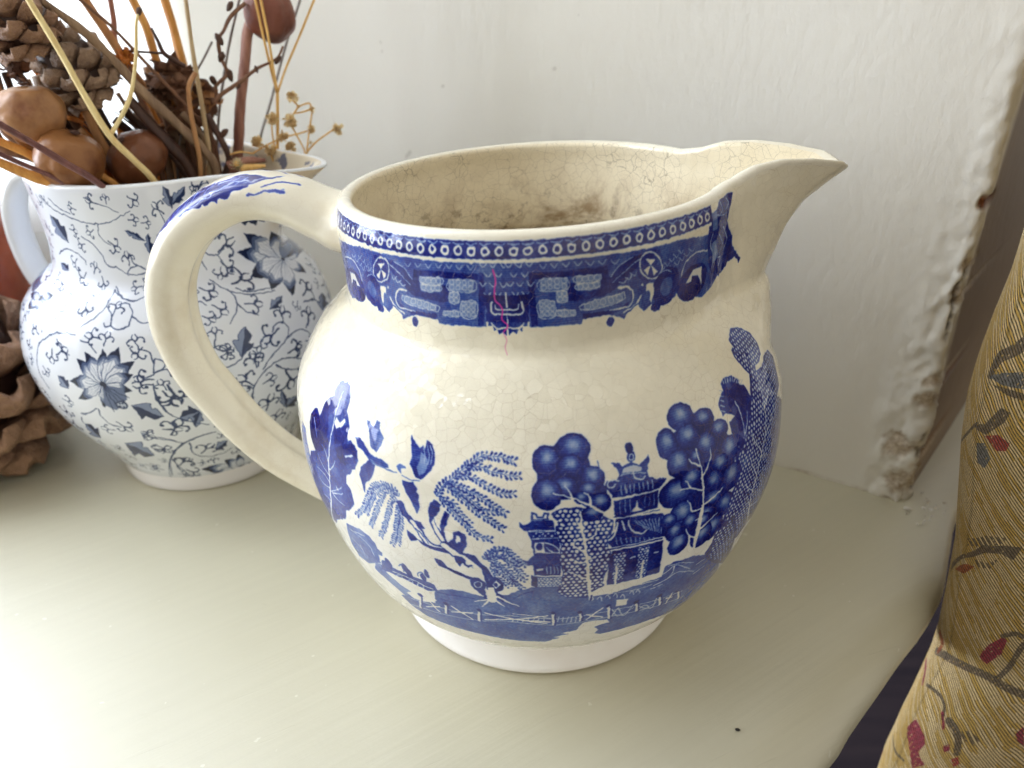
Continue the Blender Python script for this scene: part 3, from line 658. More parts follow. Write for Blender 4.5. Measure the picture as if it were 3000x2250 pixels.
['S',0.12,1.7,1.7,[[-1272,1281],[-1273,1278],[-1275,1276],[-1277,1275],[-1279,1274],[-1282,1274],[-1284,1276],[-1285,1278],[-1286,1280],[-1285,1283],[-1283,1285],[-1281,1286],[-1278,1287],[-1276,1286],[-1274,1285],[-1273,1283],[-1272,1281]]],
['P',0.42,[[-1346,1267],[-1318,1267],[-1321,1242],[-1349,1241]]],
['S',0.08,2.2,2.2,[[-1346,1267],[-1318,1267],[-1321,1242],[-1349,1241],[-1346,1267]]],
['S',0.12,1.7,1.7,[[-1333,1261],[-1334,1259],[-1335,1257],[-1338,1255],[-1340,1255],[-1343,1255],[-1344,1256],[-1346,1258],[-1346,1260],[-1345,1262],[-1343,1264],[-1341,1266],[-1339,1266],[-1336,1266],[-1334,1265],[-1333,1263],[-1333,1261]]],
['S',0.12,1.7,1.7,[[-1335,1248],[-1335,1246],[-1337,1244],[-1339,1243],[-1342,1242],[-1344,1242],[-1346,1243],[-1347,1245],[-1347,1247],[-1347,1250],[-1345,1252],[-1343,1253],[-1340,1254],[-1338,1253],[-1336,1252],[-1335,1250],[-1335,1248]]],
['S',0.12,1.7,1.7,[[-1319,1261],[-1320,1259],[-1321,1257],[-1324,1256],[-1326,1255],[-1328,1255],[-1330,1256],[-1331,1258],[-1332,1260],[-1331,1263],[-1329,1265],[-1327,1266],[-1325,1267],[-1322,1266],[-1320,1265],[-1319,1263],[-1319,1261]]],
['S',0.12,1.7,1.7,[[-1320,1248],[-1321,1246],[-1323,1244],[-1325,1243],[-1328,1242],[-1330,1242],[-1332,1244],[-1333,1245],[-1333,1248],[-1332,1250],[-1331,1252],[-1329,1253],[-1326,1254],[-1324,1254],[-1322,1252],[-1321,1251],[-1320,1248]]],
['P',0.42,[[-1525,1242],[-1397,1229],[-1399,1213],[-1520,1222]]],
['S',0.08,2.3,2.3,[[-1525,1242],[-1397,1229],[-1399,1213],[-1520,1222],[-1525,1242]]],
['S',0.12,1.8,1.8,[[-1499,1232],[-1500,1229],[-1503,1227],[-1507,1225],[-1511,1223],[-1515,1223],[-1518,1225],[-1519,1227],[-1519,1230],[-1518,1233],[-1515,1235],[-1511,1237],[-1507,1239],[-1504,1239],[-1501,1237],[-1499,1235],[-1499,1232]]],
['S',0.12,1.8,1.8,[[-1473,1231],[-1474,1228],[-1477,1225],[-1480,1223],[-1484,1222],[-1488,1222],[-1491,1223],[-1492,1225],[-1492,1228],[-1491,1231],[-1488,1234],[-1485,1236],[-1481,1237],[-1478,1237],[-1475,1236],[-1473,1233],[-1473,1231]]],
['S',0.12,1.8,1.8,[[-1448,1228],[-1449,1225],[-1452,1223],[-1455,1221],[-1459,1220],[-1462,1220],[-1465,1221],[-1467,1223],[-1467,1226],[-1465,1229],[-1463,1232],[-1460,1234],[-1456,1235],[-1453,1235],[-1450,1233],[-1448,1231],[-1448,1228]]],
['S',0.12,1.7,1.7,[[-1424,1226],[-1425,1223],[-1428,1220],[-1431,1218],[-1434,1218],[-1438,1218],[-1440,1219],[-1442,1221],[-1442,1224],[-1441,1227],[-1438,1229],[-1435,1231],[-1432,1232],[-1428,1232],[-1426,1231],[-1424,1229],[-1424,1226]]],
['S',0.12,1.7,1.7,[[-1401,1223],[-1402,1220],[-1404,1218],[-1407,1216],[-1411,1215],[-1414,1215],[-1416,1216],[-1418,1219],[-1418,1221],[-1417,1224],[-1415,1227],[-1412,1229],[-1408,1229],[-1405,1229],[-1403,1228],[-1401,1226],[-1401,1223]]],
['P',0.42,[[-1312,1245],[-1264,1246],[-1267,1206],[-1314,1206]]],
['S',0.08,2.2,2.2,[[-1312,1245],[-1264,1246],[-1267,1206],[-1314,1206],[-1312,1245]]],
['S',0.12,1.7,1.7,[[-1298,1239],[-1298,1237],[-1300,1235],[-1302,1234],[-1305,1233],[-1307,1233],[-1309,1234],[-1310,1236],[-1310,1238],[-1309,1241],[-1308,1243],[-1306,1244],[-1303,1245],[-1301,1244],[-1299,1243],[-1298,1241],[-1298,1239]]],
['S',0.12,1.7,1.7,[[-1299,1226],[-1299,1224],[-1301,1222],[-1303,1220],[-1305,1220],[-1308,1220],[-1310,1221],[-1311,1223],[-1311,1225],[-1310,1227],[-1309,1229],[-1307,1231],[-1304,1231],[-1302,1231],[-1300,1230],[-1299,1228],[-1299,1226]]],
['S',0.12,1.7,1.7,[[-1299,1213],[-1300,1211],[-1301,1209],[-1304,1207],[-1306,1207],[-1308,1207],[-1310,1208],[-1312,1210],[-1312,1212],[-1311,1214],[-1310,1216],[-1307,1218],[-1305,1218],[-1303,1218],[-1301,1217],[-1300,1215],[-1299,1213]]],
['S',0.12,1.7,1.7,[[-1282,1239],[-1283,1237],[-1284,1235],[-1286,1234],[-1289,1233],[-1291,1234],[-1293,1235],[-1294,1237],[-1294,1239],[-1293,1241],[-1292,1243],[-1290,1244],[-1287,1245],[-1285,1245],[-1283,1243],[-1282,1242],[-1282,1239]]],
['S',0.12,1.7,1.7,[[-1283,1226],[-1284,1224],[-1285,1222],[-1287,1221],[-1290,1220],[-1292,1220],[-1294,1221],[-1295,1223],[-1295,1225],[-1295,1228],[-1293,1230],[-1291,1231],[-1288,1232],[-1286,1231],[-1284,1230],[-1283,1228],[-1283,1226]]],
['S',0.12,1.7,1.7,[[-1284,1213],[-1284,1211],[-1286,1209],[-1288,1207],[-1290,1207],[-1293,1207],[-1295,1208],[-1296,1210],[-1296,1212],[-1295,1214],[-1294,1216],[-1292,1218],[-1289,1218],[-1287,1218],[-1285,1217],[-1284,1215],[-1284,1213]]],
['S',0.12,1.7,1.7,[[-1266,1239],[-1267,1237],[-1268,1235],[-1270,1234],[-1273,1233],[-1275,1234],[-1277,1235],[-1278,1237],[-1278,1239],[-1278,1241],[-1276,1243],[-1274,1244],[-1272,1245],[-1270,1245],[-1268,1243],[-1267,1242],[-1266,1239]]],
['S',0.12,1.7,1.7,[[-1267,1226],[-1268,1224],[-1269,1222],[-1272,1221],[-1274,1220],[-1276,1220],[-1278,1222],[-1279,1223],[-1280,1226],[-1279,1228],[-1277,1230],[-1275,1231],[-1273,1232],[-1271,1231],[-1269,1230],[-1268,1228],[-1267,1226]]],
['S',0.12,1.7,1.7,[[-1268,1213],[-1269,1211],[-1270,1209],[-1273,1207],[-1275,1207],[-1277,1207],[-1279,1208],[-1280,1210],[-1281,1212],[-1280,1214],[-1278,1216],[-1276,1218],[-1274,1218],[-1272,1218],[-1270,1217],[-1269,1215],[-1268,1213]]],
['P',0.42,[[-1372,1218],[-1320,1219],[-1321,1206],[-1372,1204]]],
['S',0.08,2.2,2.2,[[-1372,1218],[-1320,1219],[-1321,1206],[-1372,1204],[-1372,1218]]],
['S',0.12,1.7,1.7,[[-1356,1212],[-1357,1210],[-1359,1208],[-1361,1206],[-1364,1206],[-1366,1206],[-1368,1207],[-1370,1209],[-1370,1211],[-1369,1213],[-1367,1215],[-1365,1217],[-1362,1217],[-1360,1217],[-1358,1216],[-1357,1214],[-1356,1212]]],
['S',0.12,1.7,1.7,[[-1339,1213],[-1340,1210],[-1341,1208],[-1344,1207],[-1346,1206],[-1349,1207],[-1351,1208],[-1352,1209],[-1352,1212],[-1352,1214],[-1350,1216],[-1348,1217],[-1345,1218],[-1343,1218],[-1341,1217],[-1339,1215],[-1339,1213]]],
['S',0.12,1.7,1.7,[[-1322,1213],[-1323,1211],[-1325,1209],[-1327,1207],[-1329,1207],[-1332,1207],[-1334,1208],[-1335,1210],[-1335,1212],[-1334,1214],[-1333,1216],[-1331,1218],[-1328,1218],[-1326,1218],[-1324,1217],[-1322,1215],[-1322,1213]]],
['S',0.1,2.3,2.3,[[-1248,1342],[-1239,1333],[-1228,1342]]],
['S',0.1,2.3,2.3,[[-1219,1342],[-1209,1333],[-1199,1342]]],
['S',0.1,2.3,2.3,[[-1189,1342],[-1179,1333],[-1169,1342]]],
['S',0.1,2.4,2.4,[[-1235,1319],[-1225,1310],[-1215,1319]]],
['S',0.1,2.4,2.4,[[-1205,1319],[-1195,1310],[-1185,1319]]],
['S',0.1,2.4,2.4,[[-1251,1295],[-1241,1286],[-1230,1296]]],
['S',0.1,2.4,2.4,[[-1221,1296],[-1211,1286],[-1200,1296]]],
['S',0.1,2.4,2.4,[[-1191,1296],[-1181,1286],[-1171,1296]]],
['S',0.1,2.4,2.4,[[-1238,1272],[-1228,1262],[-1217,1272]]],
['S',0.1,2.4,2.4,[[-1207,1272],[-1198,1262],[-1187,1272]]],
['S',0.15,2.2,2.2,[[-1498,1328],[-1487,1319],[-1473,1330]]],
['S',0.15,2.2,2.2,[[-1458,1332],[-1448,1322],[-1434,1332]]],
['S',0.15,2.2,2.2,[[-1421,1334],[-1411,1324],[-1398,1334]]],
['S',0.15,2.2,2.2,[[-1385,1336],[-1375,1326],[-1364,1336]]],
['S',0.15,2.1,2.1,[[-1351,1337],[-1341,1327],[-1330,1336]]],
['S',0.15,2.1,2.1,[[-1318,1337],[-1309,1327],[-1298,1337]]],
['S',0.15,2.1,2.1,[[-1286,1337],[-1277,1327],[-1267,1337]]],
['S',0.2,2.1,2.1,[[-1734,1311],[-1727,1304],[-1711,1314]]],
['S',0.2,2.1,2.1,[[-1789,1304],[-1780,1297],[-1760,1308]]],
['S',0.2,2.1,2.1,[[-1715,1304],[-1708,1297],[-1693,1307]]],
['S',0.2,2.1,2.1,[[-1765,1298],[-1756,1291],[-1738,1302]]],
['S',0.2,2.1,2.1,[[-1696,1297],[-1690,1290],[-1676,1300]]],
['S',0.2,2.1,2.1,[[-1743,1292],[-1735,1284],[-1718,1295]]],
['S',0.2,2.1,2.1,[[-1679,1290],[-1673,1282],[-1659,1292]]],
['S',0.2,2.1,2.1,[[-1723,1285],[-1716,1277],[-1700,1288]]],
['S',0.2,2.1,2.1,[[-1663,1282],[-1657,1275],[-1644,1284]]],
['S',0.2,2.1,2.1,[[-1704,1278],[-1698,1270],[-1683,1281]]],
['S',0.12,2.3,2.3,[[-1577,1323],[-1522,1297],[-1483,1273]]],
['S',0.12,2.2,2.2,[[-1543,1327],[-1501,1313],[-1476,1288]]],
['S',0.12,2.3,2.3,[[-1560,1291],[-1554,1278],[-1537,1289]]],
['S',0.12,2.3,2.3,[[-1543,1282],[-1536,1272],[-1521,1280]]],
['S',0.12,2.3,2.3,[[-1527,1273],[-1519,1266],[-1505,1270]]],
['P',0.97,[[-1235,1266],[-1171,1263],[-1174,1194],[-1236,1194]]],
['S',0.05,6.3,6.3,[[-1216,1246],[-1217,1219],[-1173,1217]]],
['S',0.9,2.4,2.4,[[-1213,1243],[-1214,1221],[-1173,1220]]],
['S',0.05,4.3,4.3,[[-1207,1239],[-1203,1229],[-1172,1228]]],
['S',0.05,4.8,4.8,[[-1169,1271],[-1171,1234]]],
['P',0.8,[[-1231,1196],[-1174,1196],[-1175,1163],[-1188,1174],[-1198,1168],[-1204,1180],[-1214,1174],[-1217,1187],[-1227,1184]]],
['S',0,3.9,3.9,[[-1221,1193],[-1210,1183],[-1196,1180],[-1174,1184]]],
['S',0,5.4,5.4,[[-1234,1196],[-1233,1179]]],
['E',0.8,-1607,1296,47,38.8],
['S',0.05,4,4,[[-1568,1302],[-1574,1288],[-1585,1275],[-1601,1266],[-1618,1260],[-1634,1260],[-1646,1265],[-1653,1275],[-1651,1288],[-1644,1302],[-1631,1315],[-1615,1325],[-1599,1330],[-1584,1329],[-1573,1324],[-1568,1314],[-1568,1302]]],
['P',0.05,[[-1607,1296],[-1623,1309],[-1584,1316]]],
['P',0.05,[[-1607,1296],[-1638,1276],[-1624,1267]]],
['P',0.05,[[-1607,1296],[-1583,1288],[-1601,1271]]],
['E',0.85,-1680,1231,53.5,47.9],
['E',0.6,-1681,1229,25,24.3],
['S',0.2,2.4,2.4,[[-1694,1263],[-1670,1273],[-1642,1267]]],
['S',0.08,3.9,3.9,[[-1890,1277],[-1804,1289],[-1756,1275],[-1742,1247],[-1751,1221]]],
['E',0.92,-1811,1213,83.2,44.7],
['P',0.08,[[-1850,1242],[-1800,1247],[-1770,1216],[-1799,1216],[-1802,1228],[-1833,1224],[-1865,1194]]],
['E',0.9,-1999,1278,5.1,11.9],
['E',0.9,-1984,1259,27.9,13.8],
['E',0.9,-2010,1222,48.1,33.4],
['S',0.05,7.7,3.6,[[-1586,1251],[-1583,1224],[-1563,1202],[-1526,1192]]],
['S',0.05,6,2.5,[[-1504,1256],[-1537,1252],[-1557,1228],[-1547,1206],[-1515,1203],[-1479,1203]]],
['P',0.05,[[-1625,1249],[-1599,1250],[-1603,1229],[-1625,1198],[-1632,1218]]],
['E',0.7,-1582,1237,11,11.6],
['E',0.6,-1607,1213,11.8,19.2],
['E',0.8,-1483,1176,11.7,12.1],
['E',0.9,-1643,1185,19.3,10.7],
['S',0.8,3.6,2,[[-1572,1205],[-1536,1188],[-1531,1177],[-1513,1189],[-1486,1191]]],
['P',0.66,[[-345,1309],[-630,1339],[-735,1340],[-873,1343],[-985,1346],[-1095,1344],[-1175,1342],[-1170,1193],[-1100,1183],[-951,1182],[-948,1192],[-867,1194],[-845,1188],[-810,1174],[-808,1191],[-772,1206],[-759,1193],[-746,1183],[-718,1195],[-712,1180],[-686,1174],[-678,1192],[-622,1192],[-606,1213],[-569,1184],[-471,1160],[-400,1169],[-340,1196],[-350,1227],[-350,1270]]],
['P',0.92,[[-760,1327],[-802,1329],[-851,1308],[-870,1286],[-881,1315],[-947,1317],[-1093,1317],[-1092,1301],[-1073,1303],[-897,1301],[-896,1260],[-967,1262],[-974,1284],[-999,1285],[-992,1242],[-954,1238],[-913,1242],[-868,1245],[-818,1276],[-777,1305]]],
['P',0.92,[[-1094,1322],[-1108,1317],[-1109,1263],[-1101,1185],[-1082,1186],[-1089,1257]]],
['P',0.92,[[-799,1218],[-829,1203],[-946,1206],[-949,1192],[-867,1194],[-841,1196],[-810,1203]]],
['P',0.42,[[-900,1298],[-976,1301],[-970,1284],[-902,1282]]],
['S',0.08,2.2,2.2,[[-900,1298],[-976,1301],[-970,1284],[-902,1282],[-900,1298]]],
['S',0.12,1.7,1.7,[[-919,1291],[-918,1289],[-916,1286],[-913,1284],[-909,1283],[-906,1284],[-903,1285],[-902,1287],[-902,1290],[-903,1292],[-905,1295],[-908,1297],[-911,1298],[-915,1297],[-917,1296],[-919,1294],[-919,1291]]],
['S',0.12,1.7,1.7,[[-937,1292],[-936,1289],[-934,1287],[-931,1285],[-928,1284],[-925,1284],[-922,1286],[-921,1288],[-920,1291],[-921,1293],[-924,1296],[-927,1298],[-930,1298],[-933,1298],[-935,1297],[-937,1295],[-937,1292]]],
['S',0.12,1.7,1.7,[[-955,1293],[-954,1290],[-952,1287],[-949,1286],[-946,1285],[-943,1285],[-940,1286],[-939,1289],[-938,1291],[-939,1294],[-942,1296],[-944,1298],[-948,1299],[-951,1299],[-953,1297],[-955,1295],[-955,1293]]],
['S',0.12,1.7,1.7,[[-972,1293],[-971,1290],[-969,1288],[-967,1286],[-963,1285],[-960,1286],[-958,1287],[-956,1289],[-956,1292],[-957,1295],[-959,1297],[-962,1299],[-965,1299],[-968,1299],[-971,1298],[-972,1296],[-972,1293]]],
['P',0.42,[[-901,1279],[-968,1281],[-965,1267],[-901,1265]]],
['S',0.08,2.2,2.2,[[-901,1279],[-968,1281],[-965,1267],[-901,1265],[-901,1279]]],
['S',0.12,1.7,1.7,[[-918,1273],[-916,1271],[-914,1268],[-912,1267],[-908,1266],[-905,1266],[-903,1267],[-902,1269],[-902,1272],[-903,1274],[-905,1277],[-908,1278],[-911,1279],[-914,1279],[-916,1278],[-917,1276],[-918,1273]]],
['S',0.12,1.7,1.7,[[-934,1274],[-933,1271],[-931,1269],[-928,1267],[-925,1267],[-922,1267],[-920,1268],[-919,1270],[-918,1272],[-919,1275],[-922,1277],[-924,1279],[-927,1280],[-930,1280],[-933,1278],[-934,1276],[-934,1274]]],
['S',0.12,1.7,1.7,[[-950,1274],[-949,1272],[-947,1270],[-945,1268],[-942,1267],[-939,1267],[-937,1269],[-935,1271],[-935,1273],[-936,1276],[-938,1278],[-941,1279],[-944,1280],[-946,1280],[-949,1279],[-950,1277],[-950,1274]]],
['S',0.12,1.7,1.7,[[-966,1275],[-965,1272],[-963,1270],[-961,1268],[-958,1267],[-955,1268],[-953,1269],[-951,1271],[-951,1273],[-952,1276],[-954,1278],[-957,1280],[-960,1281],[-962,1280],[-965,1279],[-966,1277],[-966,1275]]],
['P',0.42,[[-999,1300],[-1076,1301],[-1074,1273],[-995,1272]]],
['S',0.08,2.2,2.2,[[-999,1300],[-1076,1301],[-1074,1273],[-995,1272],[-999,1300]]],
['S',0.12,1.7,1.7,[[-1015,1294],[-1014,1291],[-1012,1289],[-1010,1288],[-1007,1287],[-1005,1287],[-1002,1289],[-1001,1290],[-1001,1293],[-1002,1295],[-1003,1297],[-1006,1299],[-1008,1300],[-1011,1299],[-1013,1298],[-1015,1296],[-1015,1294]]],
['S',0.12,1.7,1.7,[[-1013,1280],[-1013,1277],[-1011,1275],[-1008,1274],[-1006,1273],[-1003,1273],[-1001,1275],[-1000,1277],[-999,1279],[-1000,1282],[-1002,1284],[-1004,1285],[-1007,1286],[-1010,1286],[-1012,1284],[-1013,1282],[-1013,1280]]],
['S',0.12,1.7,1.7,[[-1034,1294],[-1034,1292],[-1032,1290],[-1030,1288],[-1027,1287],[-1024,1288],[-1022,1289],[-1021,1291],[-1021,1293],[-1022,1296],[-1023,1298],[-1026,1299],[-1028,1300],[-1031,1300],[-1033,1298],[-1034,1296],[-1034,1294]]],
['S',0.12,1.7,1.7,[[-1033,1280],[-1032,1278],[-1031,1276],[-1028,1274],[-1026,1274],[-1023,1274],[-1021,1275],[-1020,1277],[-1019,1280],[-1020,1282],[-1022,1284],[-1024,1286],[-1027,1286],[-1030,1286],[-1032,1285],[-1033,1283],[-1033,1280]]],
['S',0.12,1.7,1.7,[[-1054,1294],[-1053,1292],[-1051,1290],[-1049,1288],[-1047,1288],[-1044,1288],[-1042,1289],[-1041,1291],[-1040,1294],[-1041,1296],[-1043,1298],[-1045,1300],[-1048,1300],[-1050,1300],[-1052,1299],[-1053,1297],[-1054,1294]]],
['S',0.12,1.7,1.7,[[-1053,1281],[-1052,1278],[-1050,1276],[-1048,1274],[-1045,1274],[-1043,1274],[-1041,1276],[-1039,1278],[-1039,1280],[-1040,1282],[-1042,1285],[-1044,1286],[-1046,1287],[-1049,1286],[-1051,1285],[-1052,1283],[-1053,1281]]],
['S',0.12,1.7,1.7,[[-1073,1294],[-1072,1292],[-1071,1290],[-1068,1288],[-1066,1288],[-1063,1288],[-1061,1289],[-1060,1291],[-1060,1294],[-1060,1296],[-1062,1298],[-1064,1300],[-1067,1300],[-1069,1300],[-1071,1299],[-1072,1297],[-1073,1294]]],
['S',0.12,1.7,1.7,[[-1072,1281],[-1071,1278],[-1069,1276],[-1067,1275],[-1065,1274],[-1062,1274],[-1060,1276],[-1059,1278],[-1058,1280],[-1059,1283],[-1061,1285],[-1063,1286],[-1066,1287],[-1068,1286],[-1070,1285],[-1071,1283],[-1072,1281]]],
['P',0.42,[[-998,1267],[-1026,1267],[-1023,1242],[-995,1241]]],
['S',0.08,2.2,2.2,[[-998,1267],[-1026,1267],[-1023,1242],[-995,1241],[-998,1267]]],
['S',0.12,1.7,1.7,[[-1011,1261],[-1010,1259],[-1009,1257],[-1006,1255],[-1004,1255],[-1001,1255],[-1000,1256],[-998,1258],[-998,1260],[-999,1262],[-1001,1264],[-1003,1266],[-1005,1266],[-1008,1266],[-1010,1265],[-1011,1263],[-1011,1261]]],
['S',0.12,1.7,1.7,[[-1009,1248],[-1009,1246],[-1007,1244],[-1005,1243],[-1002,1242],[-1000,1242],[-998,1243],[-997,1245],[-997,1247],[-997,1250],[-999,1252],[-1001,1253],[-1004,1254],[-1006,1253],[-1008,1252],[-1009,1250],[-1009,1248]]],
['S',0.12,1.7,1.7,[[-1025,1261],[-1024,1259],[-1023,1257],[-1020,1256],[-1018,1255],[-1016,1255],[-1014,1256],[-1013,1258],[-1012,1260],[-1013,1263],[-1015,1265],[-1017,1266],[-1019,1267],[-1022,1266],[-1024,1265],[-1025,1263],[-1025,1261]]],
['S',0.12,1.7,1.7,[[-1024,1248],[-1023,1246],[-1021,1244],[-1019,1243],[-1016,1242],[-1014,1242],[-1012,1244],[-1011,1245],[-1011,1248],[-1012,1250],[-1013,1252],[-1015,1253],[-1018,1254],[-1020,1254],[-1022,1252],[-1023,1251],[-1024,1248]]],
['P',0.42,[[-819,1242],[-947,1229],[-945,1213],[-824,1222]]],
['S',0.08,2.3,2.3,[[-819,1242],[-947,1229],[-945,1213],[-824,1222],[-819,1242]]],
['S',0.12,1.8,1.8,[[-845,1232],[-844,1229],[-841,1227],[-837,1225],[-833,1223],[-829,1223],[-826,1225],[-825,1227],[-825,1230],[-826,1233],[-829,1235],[-833,1237],[-837,1239],[-840,1239],[-843,1237],[-845,1235],[-845,1232]]],
['S',0.12,1.8,1.8,[[-871,1231],[-870,1228],[-867,1225],[-864,1223],[-860,1222],[-856,1222],[-853,1223],[-852,1225],[-852,1228],[-853,1231],[-856,1234],[-859,1236],[-863,1237],[-866,1237],[-869,1236],[-871,1233],[-871,1231]]],
['S',0.12,1.8,1.8,[[-896,1228],[-895,1225],[-892,1223],[-889,1221],[-885,1220],[-882,1220],[-879,1221],[-877,1223],[-877,1226],[-879,1229],[-881,1232],[-884,1234],[-888,1235],[-891,1235],[-894,1233],[-896,1231],[-896,1228]]],
['S',0.12,1.7,1.7,[[-920,1226],[-919,1223],[-916,1220],[-913,1218],[-910,1218],[-906,1218],[-904,1219],[-902,1221],[-902,1224],[-903,1227],[-906,1229],[-909,1231],[-912,1232],[-916,1232],[-918,1231],[-920,1229],[-920,1226]]],
['S',0.12,1.7,1.7,[[-943,1223],[-942,1220],[-940,1218],[-937,1216],[-933,1215],[-930,1215],[-928,1216],[-926,1219],[-926,1221],[-927,1224],[-929,1227],[-932,1229],[-936,1229],[-939,1229],[-941,1228],[-943,1226],[-943,1223]]],
['P',0.42,[[-1032,1245],[-1080,1246],[-1077,1206],[-1030,1206]]],
['S',0.08,2.2,2.2,[[-1032,1245],[-1080,1246],[-1077,1206],[-1030,1206],[-1032,1245]]],
['S',0.12,1.7,1.7,[[-1046,1239],[-1046,1237],[-1044,1235],[-1042,1234],[-1039,1233],[-1037,1233],[-1035,1234],[-1034,1236],[-1034,1238],[-1035,1241],[-1036,1243],[-1038,1244],[-1041,1245],[-1043,1244],[-1045,1243],[-1046,1241],[-1046,1239]]],
['S',0.12,1.7,1.7,[[-1045,1226],[-1045,1224],[-1043,1222],[-1041,1220],[-1039,1220],[-1036,1220],[-1034,1221],[-1033,1223],[-1033,1225],[-1034,1227],[-1035,1229],[-1037,1231],[-1040,1231],[-1042,1231],[-1044,1230],[-1045,1228],[-1045,1226]]],
['S',0.12,1.7,1.7,[[-1045,1213],[-1044,1211],[-1043,1209],[-1040,1207],[-1038,1207],[-1036,1207],[-1034,1208],[-1032,1210],[-1032,1212],[-1033,1214],[-1034,1216],[-1037,1218],[-1039,1218],[-1041,1218],[-1043,1217],[-1044,1215],[-1045,1213]]],
['S',0.12,1.7,1.7,[[-1062,1239],[-1061,1237],[-1060,1235],[-1058,1234],[-1055,1233],[-1053,1234],[-1051,1235],[-1050,1237],[-1050,1239],[-1051,1241],[-1052,1243],[-1054,1244],[-1057,1245],[-1059,1245],[-1061,1243],[-1062,1242],[-1062,1239]]],
['S',0.12,1.7,1.7,[[-1061,1226],[-1060,1224],[-1059,1222],[-1057,1221],[-1054,1220],[-1052,1220],[-1050,1221],[-1049,1223],[-1049,1225],[-1049,1228],[-1051,1230],[-1053,1231],[-1056,1232],[-1058,1231],[-1060,1230],[-1061,1228],[-1061,1226]]],
['S',0.12,1.7,1.7,[[-1060,1213],[-1060,1211],[-1058,1209],[-1056,1207],[-1054,1207],[-1051,1207],[-1049,1208],[-1048,1210],[-1048,1212],[-1049,1214],[-1050,1216],[-1052,1218],[-1055,1218],[-1057,1218],[-1059,1217],[-1060,1215],[-1060,1213]]],
['S',0.12,1.7,1.7,[[-1078,1239],[-1077,1237],[-1076,1235],[-1074,1234],[-1071,1233],[-1069,1234],[-1067,1235],[-1066,1237],[-1066,1239],[-1066,1241],[-1068,1243],[-1070,1244],[-1072,1245],[-1074,1245],[-1076,1243],[-1077,1242],[-1078,1239]]],
['S',0.12,1.7,1.7,[[-1077,1226],[-1076,1224],[-1075,1222],[-1072,1221],[-1070,1220],[-1068,1220],[-1066,1222],[-1065,1223],[-1064,1226],[-1065,1228],[-1067,1230],[-1069,1231],[-1071,1232],[-1073,1231],[-1075,1230],[-1076,1228],[-1077,1226]]],
['S',0.12,1.7,1.7,[[-1076,1213],[-1075,1211],[-1074,1209],[-1071,1207],[-1069,1207],[-1067,1207],[-1065,1208],[-1064,1210],[-1063,1212],[-1064,1214],[-1066,1216],[-1068,1218],[-1070,1218],[-1072,1218],[-1074,1217],[-1075,1215],[-1076,1213]]],
['P',0.42,[[-972,1218],[-1024,1219],[-1023,1206],[-972,1204]]],
['S',0.08,2.2,2.2,[[-972,1218],[-1024,1219],[-1023,1206],[-972,1204],[-972,1218]]],
['S',0.12,1.7,1.7,[[-988,1212],[-987,1210],[-985,1208],[-983,1206],[-980,1206],[-978,1206],[-976,1207],[-974,1209],[-974,1211],[-975,1213],[-977,1215],[-979,1217],[-982,1217],[-984,1217],[-986,1216],[-987,1214],[-988,1212]]],
['S',0.12,1.7,1.7,[[-1005,1213],[-1004,1210],[-1003,1208],[-1000,1207],[-998,1206],[-995,1207],[-993,1208],[-992,1209],[-992,1212],[-992,1214],[-994,1216],[-996,1217],[-999,1218],[-1001,1218],[-1003,1217],[-1005,1215],[-1005,1213]]],
['S',0.12,1.7,1.7,[[-1022,1213],[-1021,1211],[-1019,1209],[-1017,1207],[-1015,1207],[-1012,1207],[-1010,1208],[-1009,1210],[-1009,1212],[-1010,1214],[-1011,1216],[-1013,1218],[-1016,1218],[-1018,1218],[-1020,1217],[-1022,1215],[-1022,1213]]],
['S',0.1,2.3,2.3,[[-1096,1342],[-1105,1333],[-1116,1342]]],
['S',0.1,2.3,2.3,[[-1125,1342],[-1135,1333],[-1145,1342]]],
['S',0.1,2.3,2.3,[[-1155,1342],[-1165,1333],[-1175,1342]]],
['S',0.1,2.4,2.4,[[-1109,1319],[-1119,1310],[-1129,1319]]],
['S',0.1,2.4,2.4,[[-1139,1319],[-1149,1310],[-1159,1319]]],
['S',0.1,2.4,2.4,[[-1093,1295],[-1103,1286],[-1114,1296]]],
['S',0.1,2.4,2.4,[[-1123,1296],[-1133,1286],[-1144,1296]]],
['S',0.1,2.4,2.4,[[-1153,1296],[-1163,1286],[-1173,1296]]],
['S',0.1,2.4,2.4,[[-1106,1272],[-1116,1262],[-1127,1272]]],
['S',0.1,2.4,2.4,[[-1137,1272],[-1146,1262],[-1157,1272]]],
['S',0.15,2.2,2.2,[[-846,1328],[-857,1319],[-871,1330]]],
['S',0.15,2.2,2.2,[[-886,1332],[-896,1322],[-910,1332]]],
['S',0.15,2.2,2.2,[[-923,1334],[-933,1324],[-946,1334]]],
['S',0.15,2.2,2.2,[[-959,1336],[-969,1326],[-980,1336]]],
['S',0.15,2.1,2.1,[[-993,1337],[-1003,1327],[-1014,1336]]],
['S',0.15,2.1,2.1,[[-1026,1337],[-1035,1327],[-1046,1337]]],
['S',0.15,2.1,2.1,[[-1058,1337],[-1067,1327],[-1077,1337]]],
['S',0.2,2.1,2.1,[[-610,1311],[-617,1304],[-633,1314]]],
['S',0.2,2.1,2.1,[[-555,1304],[-564,1297],[-584,1308]]],
['S',0.2,2.1,2.1,[[-629,1304],[-636,1297],[-651,1307]]],
['S',0.2,2.1,2.1,[[-579,1298],[-588,1291],[-606,1302]]],
['S',0.2,2.1,2.1,[[-648,1297],[-654,1290],[-668,1300]]],
['S',0.2,2.1,2.1,[[-601,1292],[-609,1284],[-626,1295]]],
['S',0.2,2.1,2.1,[[-665,1290],[-671,1282],[-685,1292]]],
['S',0.2,2.1,2.1,[[-621,1285],[-628,1277],[-644,1288]]],
